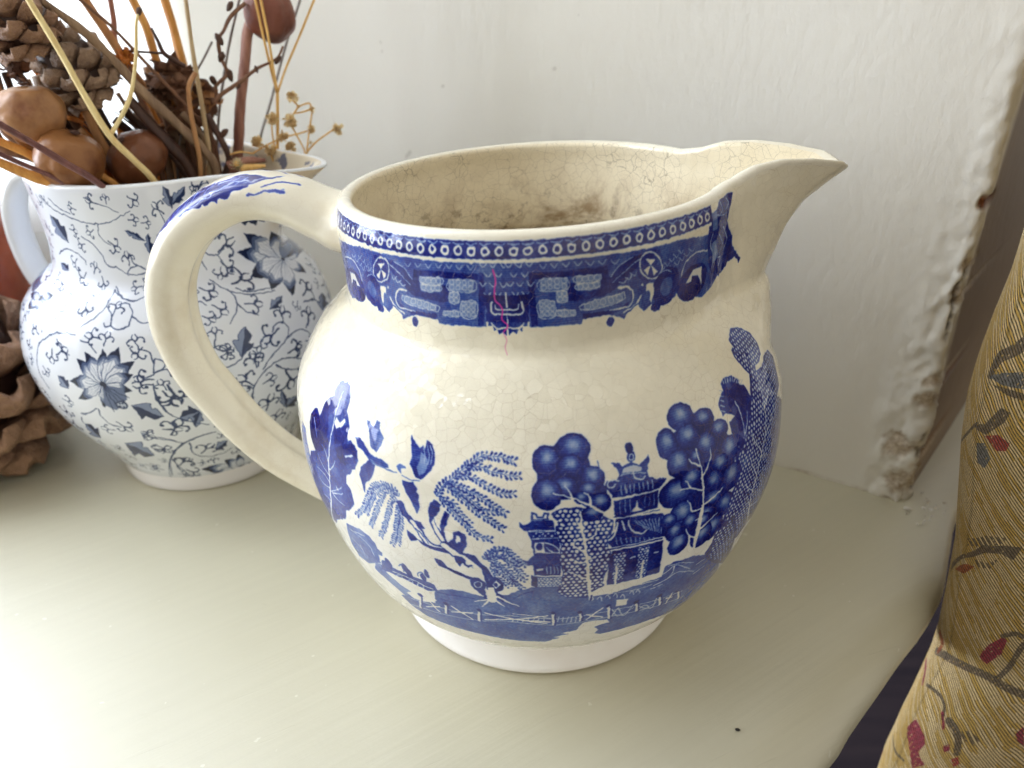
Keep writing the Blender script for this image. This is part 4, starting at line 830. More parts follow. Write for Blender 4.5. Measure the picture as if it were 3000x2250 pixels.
['S',0.2,2.1,2.1,[[-681,1282],[-687,1275],[-700,1284]]],
['S',0.2,2.1,2.1,[[-640,1278],[-646,1270],[-661,1281]]],
['S',0.12,2.3,2.3,[[-767,1323],[-822,1297],[-861,1273]]],
['S',0.12,2.2,2.2,[[-801,1327],[-843,1313],[-868,1288]]],
['S',0.12,2.3,2.3,[[-784,1291],[-790,1278],[-807,1289]]],
['S',0.12,2.3,2.3,[[-801,1282],[-808,1272],[-823,1280]]],
['S',0.12,2.3,2.3,[[-817,1273],[-825,1266],[-839,1270]]],
['P',0.97,[[-1109,1266],[-1173,1263],[-1170,1194],[-1108,1194]]],
['S',0.05,6.3,6.3,[[-1128,1246],[-1127,1219],[-1171,1217]]],
['S',0.9,2.4,2.4,[[-1131,1243],[-1130,1221],[-1171,1220]]],
['S',0.05,4.3,4.3,[[-1137,1239],[-1141,1229],[-1172,1228]]],
['S',0.05,4.8,4.8,[[-1175,1271],[-1173,1234]]],
['P',0.8,[[-1113,1196],[-1170,1196],[-1169,1163],[-1156,1174],[-1146,1168],[-1140,1180],[-1130,1174],[-1127,1187],[-1117,1184]]],
['S',0,3.9,3.9,[[-1123,1193],[-1134,1183],[-1148,1180],[-1170,1184]]],
['S',0,5.4,5.4,[[-1110,1196],[-1111,1179]]],
['E',0.8,-737,1296,47,38.8],
['S',0.05,4,4,[[-776,1302],[-770,1288],[-759,1275],[-743,1266],[-726,1260],[-710,1260],[-698,1265],[-691,1275],[-693,1288],[-700,1302],[-713,1315],[-729,1325],[-745,1330],[-760,1329],[-771,1324],[-776,1314],[-776,1302]]],
['P',0.05,[[-737,1296],[-721,1309],[-760,1316]]],
['P',0.05,[[-737,1296],[-706,1276],[-720,1267]]],
['P',0.05,[[-737,1296],[-761,1288],[-743,1271]]],
['E',0.85,-664,1231,53.5,47.9],
['E',0.6,-663,1229,25,24.3],
['S',0.2,2.4,2.4,[[-650,1263],[-674,1273],[-702,1267]]],
['S',0.08,3.9,3.9,[[-454,1277],[-540,1289],[-588,1275],[-602,1247],[-593,1221]]],
['E',0.92,-533,1213,83.2,44.7],
['P',0.08,[[-494,1242],[-544,1247],[-574,1216],[-545,1216],[-542,1228],[-511,1224],[-479,1194]]],
['E',0.9,-345,1278,5.1,11.9],
['E',0.9,-360,1259,27.9,13.8],
['E',0.9,-334,1222,48.1,33.4],
['S',0.05,7.7,3.6,[[-758,1251],[-761,1224],[-781,1202],[-818,1192]]],
['S',0.05,6,2.5,[[-840,1256],[-807,1252],[-787,1228],[-797,1206],[-829,1203],[-865,1203]]],
['P',0.05,[[-719,1249],[-745,1250],[-741,1229],[-719,1198],[-712,1218]]],
['E',0.7,-762,1237,11,11.6],
['E',0.6,-737,1213,11.8,19.2],
['E',0.8,-861,1176,11.7,12.1],
['E',0.9,-701,1185,19.3,10.7],
['S',0.8,3.6,2,[[-772,1205],[-808,1188],[-813,1177],[-831,1189],[-858,1191]]],
['P',0.85,[[-486,1370],[-434,1376],[-406,1394],[-352,1394],[-310,1388],[-325,1368],[-336,1347],[-340,1327],[-318,1298],[-288,1274],[-276,1244],[-249,1224],[-221,1201],[-226,1191],[-248,1211],[-294,1207],[-322,1210],[-344,1182],[-381,1205],[-407,1202],[-448,1240],[-483,1305]]],
['S',0.15,3.3,2.1,[[-453,1318],[-458,1294],[-421,1251],[-414,1221]]],
['S',0.15,3.3,2.1,[[-409,1392],[-394,1368],[-420,1357]]],
['S',0.15,3.4,2.1,[[-354,1388],[-337,1369],[-366,1362]]],
['S',0.15,3.4,2.1,[[-398,1306],[-351,1268],[-374,1246]]],
['S',0.15,3.4,2.2,[[-369,1319],[-321,1274],[-334,1252]]],
['S',0.15,3.3,2.1,[[-452,1366],[-393,1354],[-355,1353]]],
['S',0.15,3.5,2.2,[[-388,1240],[-350,1234],[-359,1213]]],
['P',0.5,[[-472,1373],[-439,1373],[-421,1325],[-457,1327]]],
['P',0.5,[[-450,1292],[-420,1296],[-371,1239],[-411,1231]]]],
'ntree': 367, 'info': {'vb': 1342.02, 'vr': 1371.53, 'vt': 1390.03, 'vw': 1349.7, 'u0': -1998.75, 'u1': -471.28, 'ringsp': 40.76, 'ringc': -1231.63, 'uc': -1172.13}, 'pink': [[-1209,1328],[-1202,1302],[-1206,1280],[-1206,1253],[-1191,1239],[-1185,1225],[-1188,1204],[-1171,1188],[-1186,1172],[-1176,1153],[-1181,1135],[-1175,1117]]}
M2 = {'out': [
['P',0.04,[[-813,608],[-834,630],[-867,640],[-901,629],[-934,611],[-915,593],[-888,581],[-848,589]]],
['S',0.6,2.6,2.6,[[-813,608],[-834,630],[-867,640],[-901,629],[-934,611]]],
['S',0.6,2.6,2.6,[[-813,608],[-848,589],[-888,581],[-915,593],[-934,611]]],
['P',0.3,[[-861,639],[-901,630],[-934,611],[-915,593],[-881,583],[-884,600],[-889,612],[-876,623]]],
['P',0.62,[[-873,639],[-901,630],[-934,611],[-915,593],[-894,583],[-895,603],[-898,615],[-887,627]]],
['P',0.95,[[-886,637],[-904,629],[-937,611],[-917,593],[-905,586],[-908,604],[-909,615],[-900,625]]],
['S',0.4,1.3,0.9,[[-818,608],[-862,599],[-900,597]]],
['S',0.4,1.3,0.9,[[-818,608],[-859,608],[-896,608]]],
['S',0.4,1.3,0.9,[[-818,608],[-855,618],[-891,621]]],
['S',0.4,1.3,0.9,[[-818,608],[-853,625],[-888,629]]],
['P',0.04,[[-813,608],[-841,604],[-875,589],[-902,562],[-927,533],[-898,538],[-866,551],[-834,579]]],
['S',0.6,2.6,2.6,[[-813,608],[-841,604],[-875,589],[-902,562],[-927,533]]],
['S',0.6,2.6,2.6,[[-813,608],[-834,579],[-866,551],[-898,538],[-927,533]]],
['P',0.3,[[-869,592],[-902,563],[-927,533],[-898,538],[-860,556],[-872,560],[-883,562],[-875,576]]],
['P',0.62,[[-880,584],[-902,563],[-927,533],[-898,538],[-872,548],[-884,554],[-893,557],[-887,570]]],
['P',0.95,[[-891,575],[-905,560],[-930,531],[-900,536],[-884,542],[-897,547],[-903,551],[-899,561]]],
['S',0.4,1.3,0.9,[[-818,605],[-851,574],[-886,549]]],
['S',0.4,1.3,0.9,[[-818,605],[-853,579],[-887,556]]],
['S',0.4,1.3,0.9,[[-818,605],[-855,586],[-889,564]]],
['S',0.4,1.3,0.9,[[-818,605],[-856,591],[-890,570]]],
['P',0.04,[[-813,608],[-820,642],[-839,672],[-868,687],[-896,694],[-887,668],[-872,640],[-843,619]]],
['S',0.6,2.6,2.6,[[-813,608],[-820,642],[-839,672],[-868,687],[-896,694]]],
['S',0.6,2.6,2.6,[[-813,608],[-843,619],[-872,640],[-887,668],[-896,694]]],
['P',0.3,[[-836,667],[-867,687],[-896,694],[-888,667],[-867,637],[-864,653],[-865,666],[-851,666]]],
['P',0.62,[[-844,676],[-867,687],[-896,694],[-888,667],[-875,645],[-871,663],[-870,674],[-859,676]]],
['P',0.95,[[-855,683],[-870,689],[-898,695],[-889,669],[-882,655],[-880,672],[-878,681],[-868,683]]],
['S',0.4,1.3,0.9,[[-816,612],[-849,637],[-876,661]]],
['S',0.4,1.3,0.9,[[-816,612],[-844,642],[-870,667]]],
['S',0.4,1.3,0.9,[[-816,612],[-839,648],[-863,674]]],
['S',0.4,1.3,0.9,[[-816,612],[-835,652],[-859,679]]],
['P',0.04,[[-813,608],[-808,646],[-816,685],[-837,708],[-861,723],[-862,694],[-857,661],[-837,629]]],
['S',0.6,2.6,2.6,[[-813,608],[-808,646],[-816,685],[-837,708],[-861,723]]],
['S',0.6,2.6,2.6,[[-813,608],[-837,629],[-857,661],[-862,694],[-861,723]]],
['P',0.3,[[-814,678],[-836,708],[-861,723],[-862,693],[-854,655],[-846,671],[-842,685],[-829,681]]],
['P',0.62,[[-819,690],[-836,708],[-861,723],[-862,693],[-859,667],[-849,684],[-844,695],[-833,693]]],
['P',0.95,[[-826,700],[-838,710],[-862,725],[-863,696],[-862,679],[-853,696],[-848,704],[-839,704]]],
['S',0.4,1.3,0.9,[[-814,614],[-837,651],[-854,684]]],
['S',0.4,1.3,0.9,[[-814,614],[-831,654],[-846,688]]],
['S',0.4,1.3,0.9,[[-814,614],[-824,659],[-838,693]]],
['S',0.4,1.3,0.9,[[-814,614],[-819,662],[-832,697]]],
['P',0.04,[[-813,608],[-794,642],[-783,680],[-788,711],[-798,735],[-811,710],[-822,678],[-820,640]]],
['S',0.6,2.6,2.6,[[-813,608],[-794,642],[-783,680],[-788,711],[-798,735]]],
['S',0.6,2.6,2.6,[[-813,608],[-820,640],[-822,678],[-811,710],[-798,735]]],
['P',0.3,[[-785,674],[-788,711],[-798,735],[-811,710],[-821,672],[-810,683],[-801,693],[-794,683]]],
['P',0.62,[[-784,686],[-788,711],[-798,735],[-811,710],[-820,685],[-806,695],[-798,703],[-791,696]]],
['P',0.95,[[-784,699],[-788,714],[-797,738],[-811,712],[-817,697],[-804,708],[-797,713],[-791,708]]],
['S',0.4,1.3,0.9,[[-811,615],[-812,660],[-810,698]]],
['S',0.4,1.3,0.9,[[-811,615],[-806,660],[-803,698]]],
['S',0.4,1.3,0.9,[[-811,615],[-800,661],[-795,698]]],
['S',0.4,1.3,0.9,[[-811,615],[-795,661],[-789,699]]],
['P',0.04,[[-813,608],[-777,635],[-749,671],[-742,708],[-743,740],[-770,721],[-796,693],[-809,650]]],
['S',0.6,2.6,2.6,[[-813,608],[-777,635],[-749,671],[-742,708],[-743,740]]],
['S',0.6,2.6,2.6,[[-813,608],[-809,650],[-796,693],[-770,721],[-743,740]]],
['P',0.3,[[-754,665],[-742,707],[-743,740],[-770,721],[-798,686],[-780,691],[-765,697],[-761,682]]],
['P',0.62,[[-747,678],[-742,707],[-743,740],[-770,721],[-791,699],[-771,702],[-757,706],[-752,694]]],
['P',0.95,[[-743,692],[-741,710],[-742,742],[-769,724],[-782,711],[-763,715],[-752,716],[-747,707]]],
['S',0.4,1.3,0.9,[[-809,615],[-792,667],[-773,707]]],
['S',0.4,1.3,0.9,[[-809,615],[-785,664],[-765,703]]],
['S',0.4,1.3,0.9,[[-809,615],[-777,660],[-755,698]]],
['S',0.4,1.3,0.9,[[-809,615],[-771,657],[-749,695]]],
['P',0.04,[[-813,608],[-775,615],[-738,634],[-716,662],[-701,691],[-729,688],[-761,677],[-791,645]]],
['S',0.6,2.6,2.6,[[-813,608],[-775,615],[-738,634],[-716,662],[-701,691]]],
['S',0.6,2.6,2.6,[[-813,608],[-791,645],[-761,677],[-729,688],[-701,691]]],
['P',0.3,[[-744,631],[-715,662],[-701,691],[-729,689],[-766,672],[-750,667],[-737,664],[-741,649]]],
['P',0.62,[[-733,639],[-715,662],[-701,691],[-729,689],[-755,680],[-739,672],[-728,668],[-730,655]]],
['P',0.95,[[-724,649],[-713,664],[-699,692],[-727,690],[-743,686],[-727,679],[-719,675],[-719,664]]],
['S',0.4,1.3,0.9,[[-807,612],[-770,652],[-738,678]]],
['S',0.4,1.3,0.9,[[-807,612],[-767,645],[-734,670]]],
['S',0.4,1.3,0.9,[[-807,612],[-763,638],[-730,661]]],
['S',0.4,1.3,0.9,[[-807,612],[-760,632],[-726,655]]],
['P',0.04,[[-813,608],[-785,602],[-753,606],[-728,623],[-710,642],[-731,649],[-757,650],[-787,633]]],
['S',0.6,2.6,2.6,[[-813,608],[-785,602],[-753,606],[-728,623],[-710,642]]],
['S',0.6,2.6,2.6,[[-813,608],[-787,633],[-757,650],[-731,649],[-710,642]]],
['P',0.3,[[-758,605],[-728,623],[-710,642],[-731,650],[-762,647],[-753,638],[-744,632],[-751,620]]],
['P',0.62,[[-748,609],[-728,623],[-710,642],[-731,650],[-752,650],[-742,639],[-735,632],[-741,621]]],
['P',0.95,[[-738,614],[-727,624],[-708,643],[-729,650],[-742,652],[-732,641],[-727,635],[-731,626]]],
['S',0.4,1.3,0.9,[[-807,610],[-771,632],[-741,644]]],
['S',0.4,1.3,0.9,[[-807,610],[-770,625],[-740,636]]],
['S',0.4,1.3,0.9,[[-807,610],[-770,618],[-739,627]]],
['S',0.4,1.3,0.9,[[-807,610],[-769,612],[-738,620]]],
['P',0.04,[[-813,608],[-796,589],[-773,575],[-749,576],[-728,582],[-739,599],[-757,613],[-785,615]]],
['S',0.6,2.6,2.6,[[-813,608],[-796,589],[-773,575],[-749,576],[-728,582]]],
['S',0.6,2.6,2.6,[[-813,608],[-785,615],[-757,613],[-739,599],[-728,582]]],
['P',0.3,[[-777,577],[-749,576],[-728,582],[-739,599],[-762,613],[-759,601],[-756,591],[-766,586]]],
['P',0.62,[[-769,575],[-749,576],[-728,582],[-739,599],[-753,611],[-752,597],[-750,587],[-758,581]]],
['P',0.95,[[-759,574],[-747,575],[-726,581],[-738,598],[-746,606],[-744,593],[-743,585],[-749,579]]],
['S',0.4,1.3,0.9,[[-808,607],[-774,606],[-748,599]]],
['S',0.4,1.3,0.9,[[-808,607],[-777,600],[-751,593]]],
['S',0.4,1.3,0.9,[[-808,607],[-780,594],[-755,585]]],
['S',0.4,1.3,0.9,[[-808,607],[-782,589],[-757,579]]],
['P',0.04,[[-813,608],[-828,583],[-839,553],[-840,529],[-836,509],[-820,532],[-807,559],[-806,587]]],
['S',0.6,2.6,2.6,[[-813,608],[-828,583],[-839,553],[-840,529],[-836,509]]],
['S',0.6,2.6,2.6,[[-813,608],[-806,587],[-807,559],[-820,532],[-836,509]]],
['P',0.3,[[-837,558],[-840,529],[-836,509],[-820,532],[-807,563],[-817,554],[-826,545],[-830,552]]],
['P',0.62,[[-840,548],[-840,529],[-836,509],[-820,532],[-809,553],[-822,544],[-830,537],[-835,542]]],
['P',0.95,[[-841,538],[-840,527],[-837,507],[-821,530],[-813,543],[-825,533],[-832,528],[-837,531]]],
['S',0.4,1.3,0.9,[[-813,603],[-813,572],[-819,542]]],
['S',0.4,1.3,0.9,[[-813,603],[-818,571],[-825,541]]],
['S',0.4,1.3,0.9,[[-813,603],[-824,570],[-832,540]]],
['S',0.4,1.3,0.9,[[-813,603],[-827,570],[-837,539]]],
['P',0.5,[[-813,608],[-832,520],[-799,500],[-749,546],[-749,594]]],
['S',0.9,2.6,2.6,[[-813,608],[-741,553]]],
['S',0.9,2.6,2.6,[[-813,608],[-757,539]]],
['S',0.9,2.6,2.6,[[-813,608],[-773,524]]],
['S',0.9,2.6,2.6,[[-813,608],[-790,508]]],
['S',0.9,2.6,2.6,[[-813,608],[-809,492]]],
['E',0.85,-773,524,20.8,19],
['E',0.15,-773,524,15.6,13],
['E',0.9,-777,530,4.3,3.9],
['E',0.9,-781,517,4.3,3.9],
['E',0.9,-765,531,4.3,3.9],
['E',0.9,-769,517,4.3,3.9],
['E',0.95,-813,608,11.3,11.3],
['P',0.04,[[18,936],[-27,991],[-110,1031],[-169,1037],[-216,1032],[-182,1001],[-134,969],[-66,948]]],
['S',0.6,2.7,2.7,[[18,936],[-27,991],[-110,1031],[-169,1037],[-216,1032]]],
['S',0.6,2.7,2.7,[[18,936],[-66,948],[-134,969],[-182,1001],[-216,1032]]],
['P',0.3,[[-98,1025],[-168,1038],[-216,1032],[-182,1000],[-123,966],[-130,989],[-144,1008],[-122,1014]]],
['P',0.62,[[-122,1033],[-168,1038],[-216,1032],[-182,1000],[-143,974],[-152,1001],[-160,1017],[-143,1025]]],
['P',0.95,[[-145,1038],[-173,1039],[-220,1034],[-186,1002],[-163,985],[-173,1010],[-178,1023],[-166,1031]]],
['S',0.4,1.3,0.8,[[8,944],[-88,973],[-158,997]]],
['S',0.4,1.3,0.8,[[8,944],[-82,983],[-154,1008]]],
['S',0.4,1.3,0.8,[[8,944],[-78,994],[-150,1021]]],
['S',0.4,1.3,0.8,[[8,944],[-76,1002],[-147,1030]]],
['P',0.04,[[18,936],[1,997],[-80,1057],[-136,1083],[-181,1096],[-159,1057],[-122,1013],[-49,972]]],
['S',0.6,2.7,2.7,[[18,936],[1,997],[-80,1057],[-136,1083],[-181,1096]]],
['S',0.6,2.7,2.7,[[18,936],[-49,972],[-122,1013],[-159,1057],[-181,1096]]],
['P',0.3,[[-68,1047],[-136,1084],[-181,1096],[-160,1056],[-111,1007],[-114,1030],[-121,1051],[-97,1048]]],
['P',0.62,[[-91,1063],[-136,1084],[-181,1096],[-160,1056],[-130,1021],[-131,1047],[-135,1064],[-116,1065]]],
['P',0.95,[[-113,1075],[-140,1086],[-185,1099],[-163,1060],[-147,1038],[-149,1062],[-149,1075],[-135,1077]]],
['S',0.4,1.3,0.8,[[16,946],[-75,1003],[-139,1046]]],
['S',0.4,1.3,0.8,[[16,946],[-67,1009],[-131,1054]]],
['S',0.4,1.3,0.8,[[16,946],[-57,1016],[-123,1063]]],
['S',0.4,1.3,0.8,[[16,946],[-51,1021],[-118,1070]]],
['P',0.04,[[18,936],[101,956],[184,975],[-5,1049],[-55,1077],[-55,1049],[-45,1015],[-6,974]]],
['S',0.6,2.7,2.7,[[18,936],[101,956],[184,975],[-5,1049],[-55,1077]]],
['S',0.6,2.7,2.7,[[18,936],[-6,974],[-45,1015],[-55,1049],[-55,1077]]],
['P',0.3,[[164,974],[-5,1049],[-55,1077],[-56,1049],[-39,1008],[-22,1018],[-13,1029],[30,1013]]],
['P',0.62,[[122,996],[-5,1049],[-55,1077],[-56,1049],[-48,1022],[-29,1033],[-19,1041],[16,1029]]],
['P',0.95,[[49,1026],[-8,1052],[-57,1080],[-57,1052],[-54,1035],[-39,1047],[-30,1053],[-9,1047]]],
['S',0.4,1.3,0.9,[[25,942],[-2,993],[-39,1036]]],
['S',0.4,1.3,0.9,[[25,942],[21,990],[-24,1035]]],
['S',0.4,1.3,0.9,[[25,942],[55,984],[-5,1035]]],
['S',0.4,1.3,0.9,[[25,942],[84,979],[19,1031]]],
['P',0.04,[[18,936],[-39,971],[-105,979],[-151,957],[-196,924],[-167,903],[-125,890],[-60,906]]],
['S',0.6,2.7,2.7,[[18,936],[-39,971],[-105,979],[-151,957],[-196,924]]],
['S',0.6,2.7,2.7,[[18,936],[-60,906],[-125,890],[-167,903],[-196,924]]],
['P',0.3,[[-95,978],[-151,958],[-196,924],[-167,902],[-115,893],[-123,916],[-132,933],[-110,953]]],
['P',0.62,[[-114,976],[-151,958],[-196,924],[-167,902],[-134,891],[-141,919],[-146,935],[-129,956]]],
['P',0.95,[[-132,970],[-155,956],[-200,923],[-171,902],[-151,894],[-159,919],[-162,933],[-149,951]]],
['S',0.4,1.3,0.9,[[3,938],[-87,919],[-147,910]]],
['S',0.4,1.3,0.9,[[3,938],[-82,933],[-142,926]]],
['S',0.4,1.3,0.9,[[3,938],[-74,950],[-135,946]]],
['S',0.4,1.3,0.9,[[3,938],[-72,961],[-132,959]]],
['P',0.04,[[18,936],[-55,933],[-116,910],[-147,875],[-162,842],[-121,847],[-73,860],[-25,895]]],
['S',0.6,2.7,2.7,[[18,936],[-55,933],[-116,910],[-147,875],[-162,842]]],
['S',0.6,2.7,2.7,[[18,936],[-25,895],[-73,860],[-121,847],[-162,842]]],
['P',0.3,[[-106,914],[-147,876],[-162,842],[-120,847],[-66,866],[-92,873],[-113,875],[-109,892]]],
['P',0.62,[[-123,904],[-147,876],[-162,842],[-120,847],[-82,857],[-110,866],[-127,869],[-127,885]]],
['P',0.95,[[-137,891],[-150,873],[-164,840],[-123,845],[-100,850],[-126,857],[-139,862],[-141,874]]],
['S',0.4,1.3,0.9,[[4,932],[-61,890],[-109,859]]],
['S',0.4,1.3,0.9,[[4,932],[-68,898],[-117,868]]],
['S',0.4,1.3,0.9,[[4,932],[-75,907],[-126,878]]],
['S',0.4,1.3,0.9,[[4,932],[-80,913],[-132,885]]],
['P',0.04,[[18,936],[-47,901],[-86,855],[-90,813],[-82,779],[-49,805],[-14,840],[7,890]]],
['S',0.6,2.7,2.7,[[18,936],[-47,901],[-86,855],[-90,813],[-82,779]]],
['S',0.6,2.7,2.7,[[18,936],[7,890],[-14,840],[-49,805],[-82,779]]],
['P',0.3,[[-81,862],[-90,813],[-82,779],[-48,804],[-12,848],[-40,841],[-60,831],[-68,846]]],
['P',0.62,[[-88,846],[-90,813],[-82,779],[-48,804],[-21,833],[-51,826],[-69,819],[-79,831]]],
['P',0.95,[[-92,830],[-91,810],[-84,776],[-50,801],[-32,818],[-59,810],[-74,807],[-84,815]]],
['S',0.4,1.3,0.9,[[9,928],[-23,869],[-46,821]]],
['S',0.4,1.3,0.9,[[9,928],[-34,871],[-59,824]]],
['S',0.4,1.3,0.9,[[9,928],[-47,874],[-74,827]]],
['S',0.4,1.3,0.9,[[9,928],[-56,875],[-84,829]]],
['P',0.04,[[18,936],[3,903],[11,868],[45,842],[87,821],[93,846],[90,877],[59,911]]],
['S',0.6,2.7,2.7,[[18,936],[3,903],[11,868],[45,842],[87,821]]],
['S',0.6,2.7,2.7,[[18,936],[59,911],[90,877],[93,846],[87,821]]],
['P',0.3,[[9,874],[44,842],[87,821],[94,846],[84,883],[66,872],[56,861],[34,868]]],
['P',0.62,[[16,863],[44,842],[87,821],[94,846],[92,871],[69,860],[58,851],[38,856]]],
['P',0.95,[[28,852],[46,840],[89,818],[95,844],[95,859],[75,848],[65,842],[48,845]]],
['S',0.4,1.3,0.9,[[20,930],[54,893],[78,858]]],
['S',0.4,1.3,0.9,[[20,930],[42,891],[64,857]]],
['S',0.4,1.3,0.9,[[20,930],[28,889],[47,855]]],
['S',0.4,1.3,0.9,[[20,930],[19,888],[36,854]]],
['P',0.04,[[18,936],[56,915],[119,896],[210,881],[359,844],[262,890],[181,923],[84,940]]],
['S',0.6,2.7,2.7,[[18,936],[56,915],[119,896],[210,881],[359,844]]],
['S',0.6,2.7,2.7,[[18,936],[84,940],[181,923],[262,890],[359,844]]],
['P',0.3,[[108,900],[209,880],[359,844],[263,890],[162,927],[169,913],[181,901],[143,903]]],
['P',0.62,[[134,893],[209,880],[359,844],[263,890],[197,917],[199,903],[205,892],[171,894]]],
['P',0.95,[[166,887],[218,878],[402,827],[272,887],[232,905],[236,891],[238,883],[207,884]]],
['S',0.4,1.3,0.9,[[28,934],[115,927],[214,902]]],
['S',0.4,1.3,0.9,[[28,934],[107,922],[199,899]]],
['S',0.4,1.3,0.9,[[28,934],[99,917],[184,894]]],
['S',0.4,1.3,0.9,[[28,934],[93,912],[174,891]]],
['P',0.5,[[18,936],[236,886],[422,856],[472,893],[44,1012]]],
['S',0.9,2.7,2.7,[[18,936],[476,900]]],
['S',0.9,2.7,2.7,[[18,936],[465,885]]],
['S',0.9,2.7,2.7,[[18,936],[449,874]]],
['S',0.9,2.7,2.7,[[18,936],[438,860]]],
['S',0.9,2.7,2.7,[[18,936],[419,849]]],
['E',0.85,449,874,21.3,19.5],
['E',0.15,449,874,16,13.3],
['E',0.9,453,882,4.4,4],
['E',0.9,445,878,4.4,4],
['E',0.9,442,874,4.4,4],
['E',0.9,442,867,4.4,4],
['E',0.95,18,936,11.5,11.5],
['P',0.04,[[-394,0],[-453,44],[-513,75],[-563,75],[-606,63],[-572,32],[-523,0],[-455,0]]],
['S',0.6,2.8,2.8,[[-394,0],[-453,44],[-513,75],[-563,75],[-606,63]]],
['S',0.6,2.8,2.8,[[-394,0],[-455,0],[-523,0],[-572,32],[-606,63]]],
['P',0.3,[[-503,70],[-563,75],[-606,63],[-572,31],[-512,0],[-526,27],[-540,47],[-522,56]]],
['P',0.62,[[-523,76],[-563,75],[-606,63],[-572,31],[-534,4],[-546,37],[-555,55],[-541,65]]],
['P',0.95,[[-543,78],[-567,76],[-610,63],[-576,33],[-554,16],[-565,45],[-571,59],[-560,69]]],
['S',0.4,1.4,0.9,[[-407,0],[-488,12],[-551,31]]],
['S',0.4,1.4,0.9,[[-407,0],[-487,25],[-548,45]]],
['S',0.4,1.4,0.9,[[-407,0],[-486,39],[-546,60]]],
['S',0.4,1.4,0.9,[[-407,0],[-485,48],[-544,70]]],
['P',0.04,[[-394,0],[-447,22],[-502,34],[-546,13],[-585,0],[-548,0],[-499,0],[-439,0]]],
['S',0.6,2.8,2.8,[[-394,0],[-447,22],[-502,34],[-546,13],[-585,0]]],
['S',0.6,2.8,2.8,[[-394,0],[-439,0],[-499,0],[-548,0],[-585,0]]],
['P',0.3,[[-493,32],[-546,14],[-585,0],[-545,0],[-491,0],[-505,0],[-520,0],[-506,8]]],
['P',0.62,[[-510,31],[-546,14],[-585,0],[-545,0],[-507,0],[-524,0],[-535,0],[-524,11]]],
['P',0.95,[[-528,26],[-550,12],[-589,0],[-549,0],[-526,0],[-543,0],[-550,0],[-542,6]]],
['S',0.4,1.4,0.9,[[-404,0],[-470,0],[-528,0]]],
['S',0.4,1.4,0.9,[[-404,0],[-471,0],[-528,0]]],
['S',0.4,1.4,0.9,[[-404,0],[-473,2],[-528,1]]],
['S',0.4,1.4,0.9,[[-404,0],[-474,14],[-528,15]]],
['P',0.04,[[-394,0],[-413,41],[-437,79],[-462,93],[-485,96],[-477,61],[-461,24],[-429,0]]],
['S',0.6,2.8,2.8,[[-394,0],[-413,41],[-437,79],[-462,93],[-485,96]]],
['S',0.6,2.8,2.8,[[-394,0],[-429,0],[-461,24],[-477,61],[-485,96]]],
['P',0.3,[[-433,73],[-462,93],[-485,96],[-477,61],[-456,20],[-456,45],[-458,64],[-446,67]]],
['P',0.62,[[-442,83],[-462,93],[-485,96],[-477,61],[-465,31],[-464,58],[-463,74],[-454,79]]],
['P',0.95,[[-451,90],[-464,95],[-486,98],[-479,63],[-472,45],[-471,69],[-470,81],[-462,87]]],
['S',0.4,1.4,0.9,[[-400,0],[-440,26],[-468,55]]],
['S',0.4,1.4,0.9,[[-400,0],[-437,35],[-463,65]]],
['S',0.4,1.4,0.9,[[-400,0],[-433,45],[-458,75]]],
['S',0.4,1.4,0.9,[[-400,0],[-430,52],[-454,83]]],
['P',0.04,[[-394,0],[-424,0],[-448,0],[-465,0],[-468,0],[-449,0],[-426,0],[-407,0]]],
['S',0.6,2.8,2.8,[[-394,0],[-424,0],[-448,0],[-465,0],[-468,0]]],
['S',0.6,2.8,2.8,[[-394,0],[-407,0],[-426,0],[-449,0],[-468,0]]],
['P',0.3,[[-444,0],[-465,0],[-468,0],[-449,0],[-422,0],[-434,0],[-445,0],[-439,0]]],
['P',0.62,[[-450,0],[-465,0],[-468,0],[-449,0],[-430,0],[-445,0],[-453,0],[-453,0]]],
['P',0.95,[[-455,0],[-465,0],[-472,0],[-449,0],[-438,0],[-453,0],[-457,0],[-461,0]]],
['S',0.4,1.4,0.9,[[-397,0],[-422,0],[-442,0]]],
['S',0.4,1.4,0.9,[[-397,0],[-426,0],[-445,0]]],
['S',0.4,1.4,0.9,[[-397,0],[-424,0],[-453,0]]],
['S',0.4,1.4,0.9,[[-397,0],[-429,0],[-451,0]]],
['P',0.04,[[-394,0],[-411,0],[-430,0],[-426,0],[-419,0],[-403,0],[-388,0],[-388,0]]],
['S',0.6,2.8,2.8,[[-394,0],[-411,0],[-430,0],[-426,0],[-419,0]]],
['S',0.6,2.8,2.8,[[-394,0],[-388,0],[-388,0],[-403,0],[-419,0]]],
['P',0.3,[[-430,0],[-426,0],[-419,0],[-403,0],[-388,0],[-403,0],[-411,0],[-419,0]]],
['P',0.62,[[-430,0],[-426,0],[-419,0],[-403,0],[-392,0],[-407,0],[-415,0],[-422,0]]],
['P',0.95,[[-430,0],[-426,0],[-419,0],[-403,0],[-395,0],[-411,0],[-419,0],[-422,0]]],
['S',0.4,1.4,0.9,[[-393,0],[-399,0],[-403,0]]],
['S',0.4,1.4,0.9,[[-393,0],[-403,0],[-411,0]]],
['S',0.4,1.4,0.9,[[-393,0],[-411,0],[-419,0]]],
['S',0.4,1.4,0.9,[[-393,0],[-419,0],[-426,0]]],
['P',0.04,[[-394,0],[-383,20],[-384,56],[-398,84],[-415,109],[-425,87],[-430,61],[-418,25]]],
['S',0.6,2.8,2.8,[[-394,0],[-383,20],[-384,56],[-398,84],[-415,109]]],
['S',0.6,2.8,2.8,[[-394,0],[-418,25],[-430,61],[-425,87],[-415,109]]],
['P',0.3,[[-384,50],[-397,84],[-415,109],[-425,87],[-428,56],[-417,63],[-409,71],[-398,61]]],
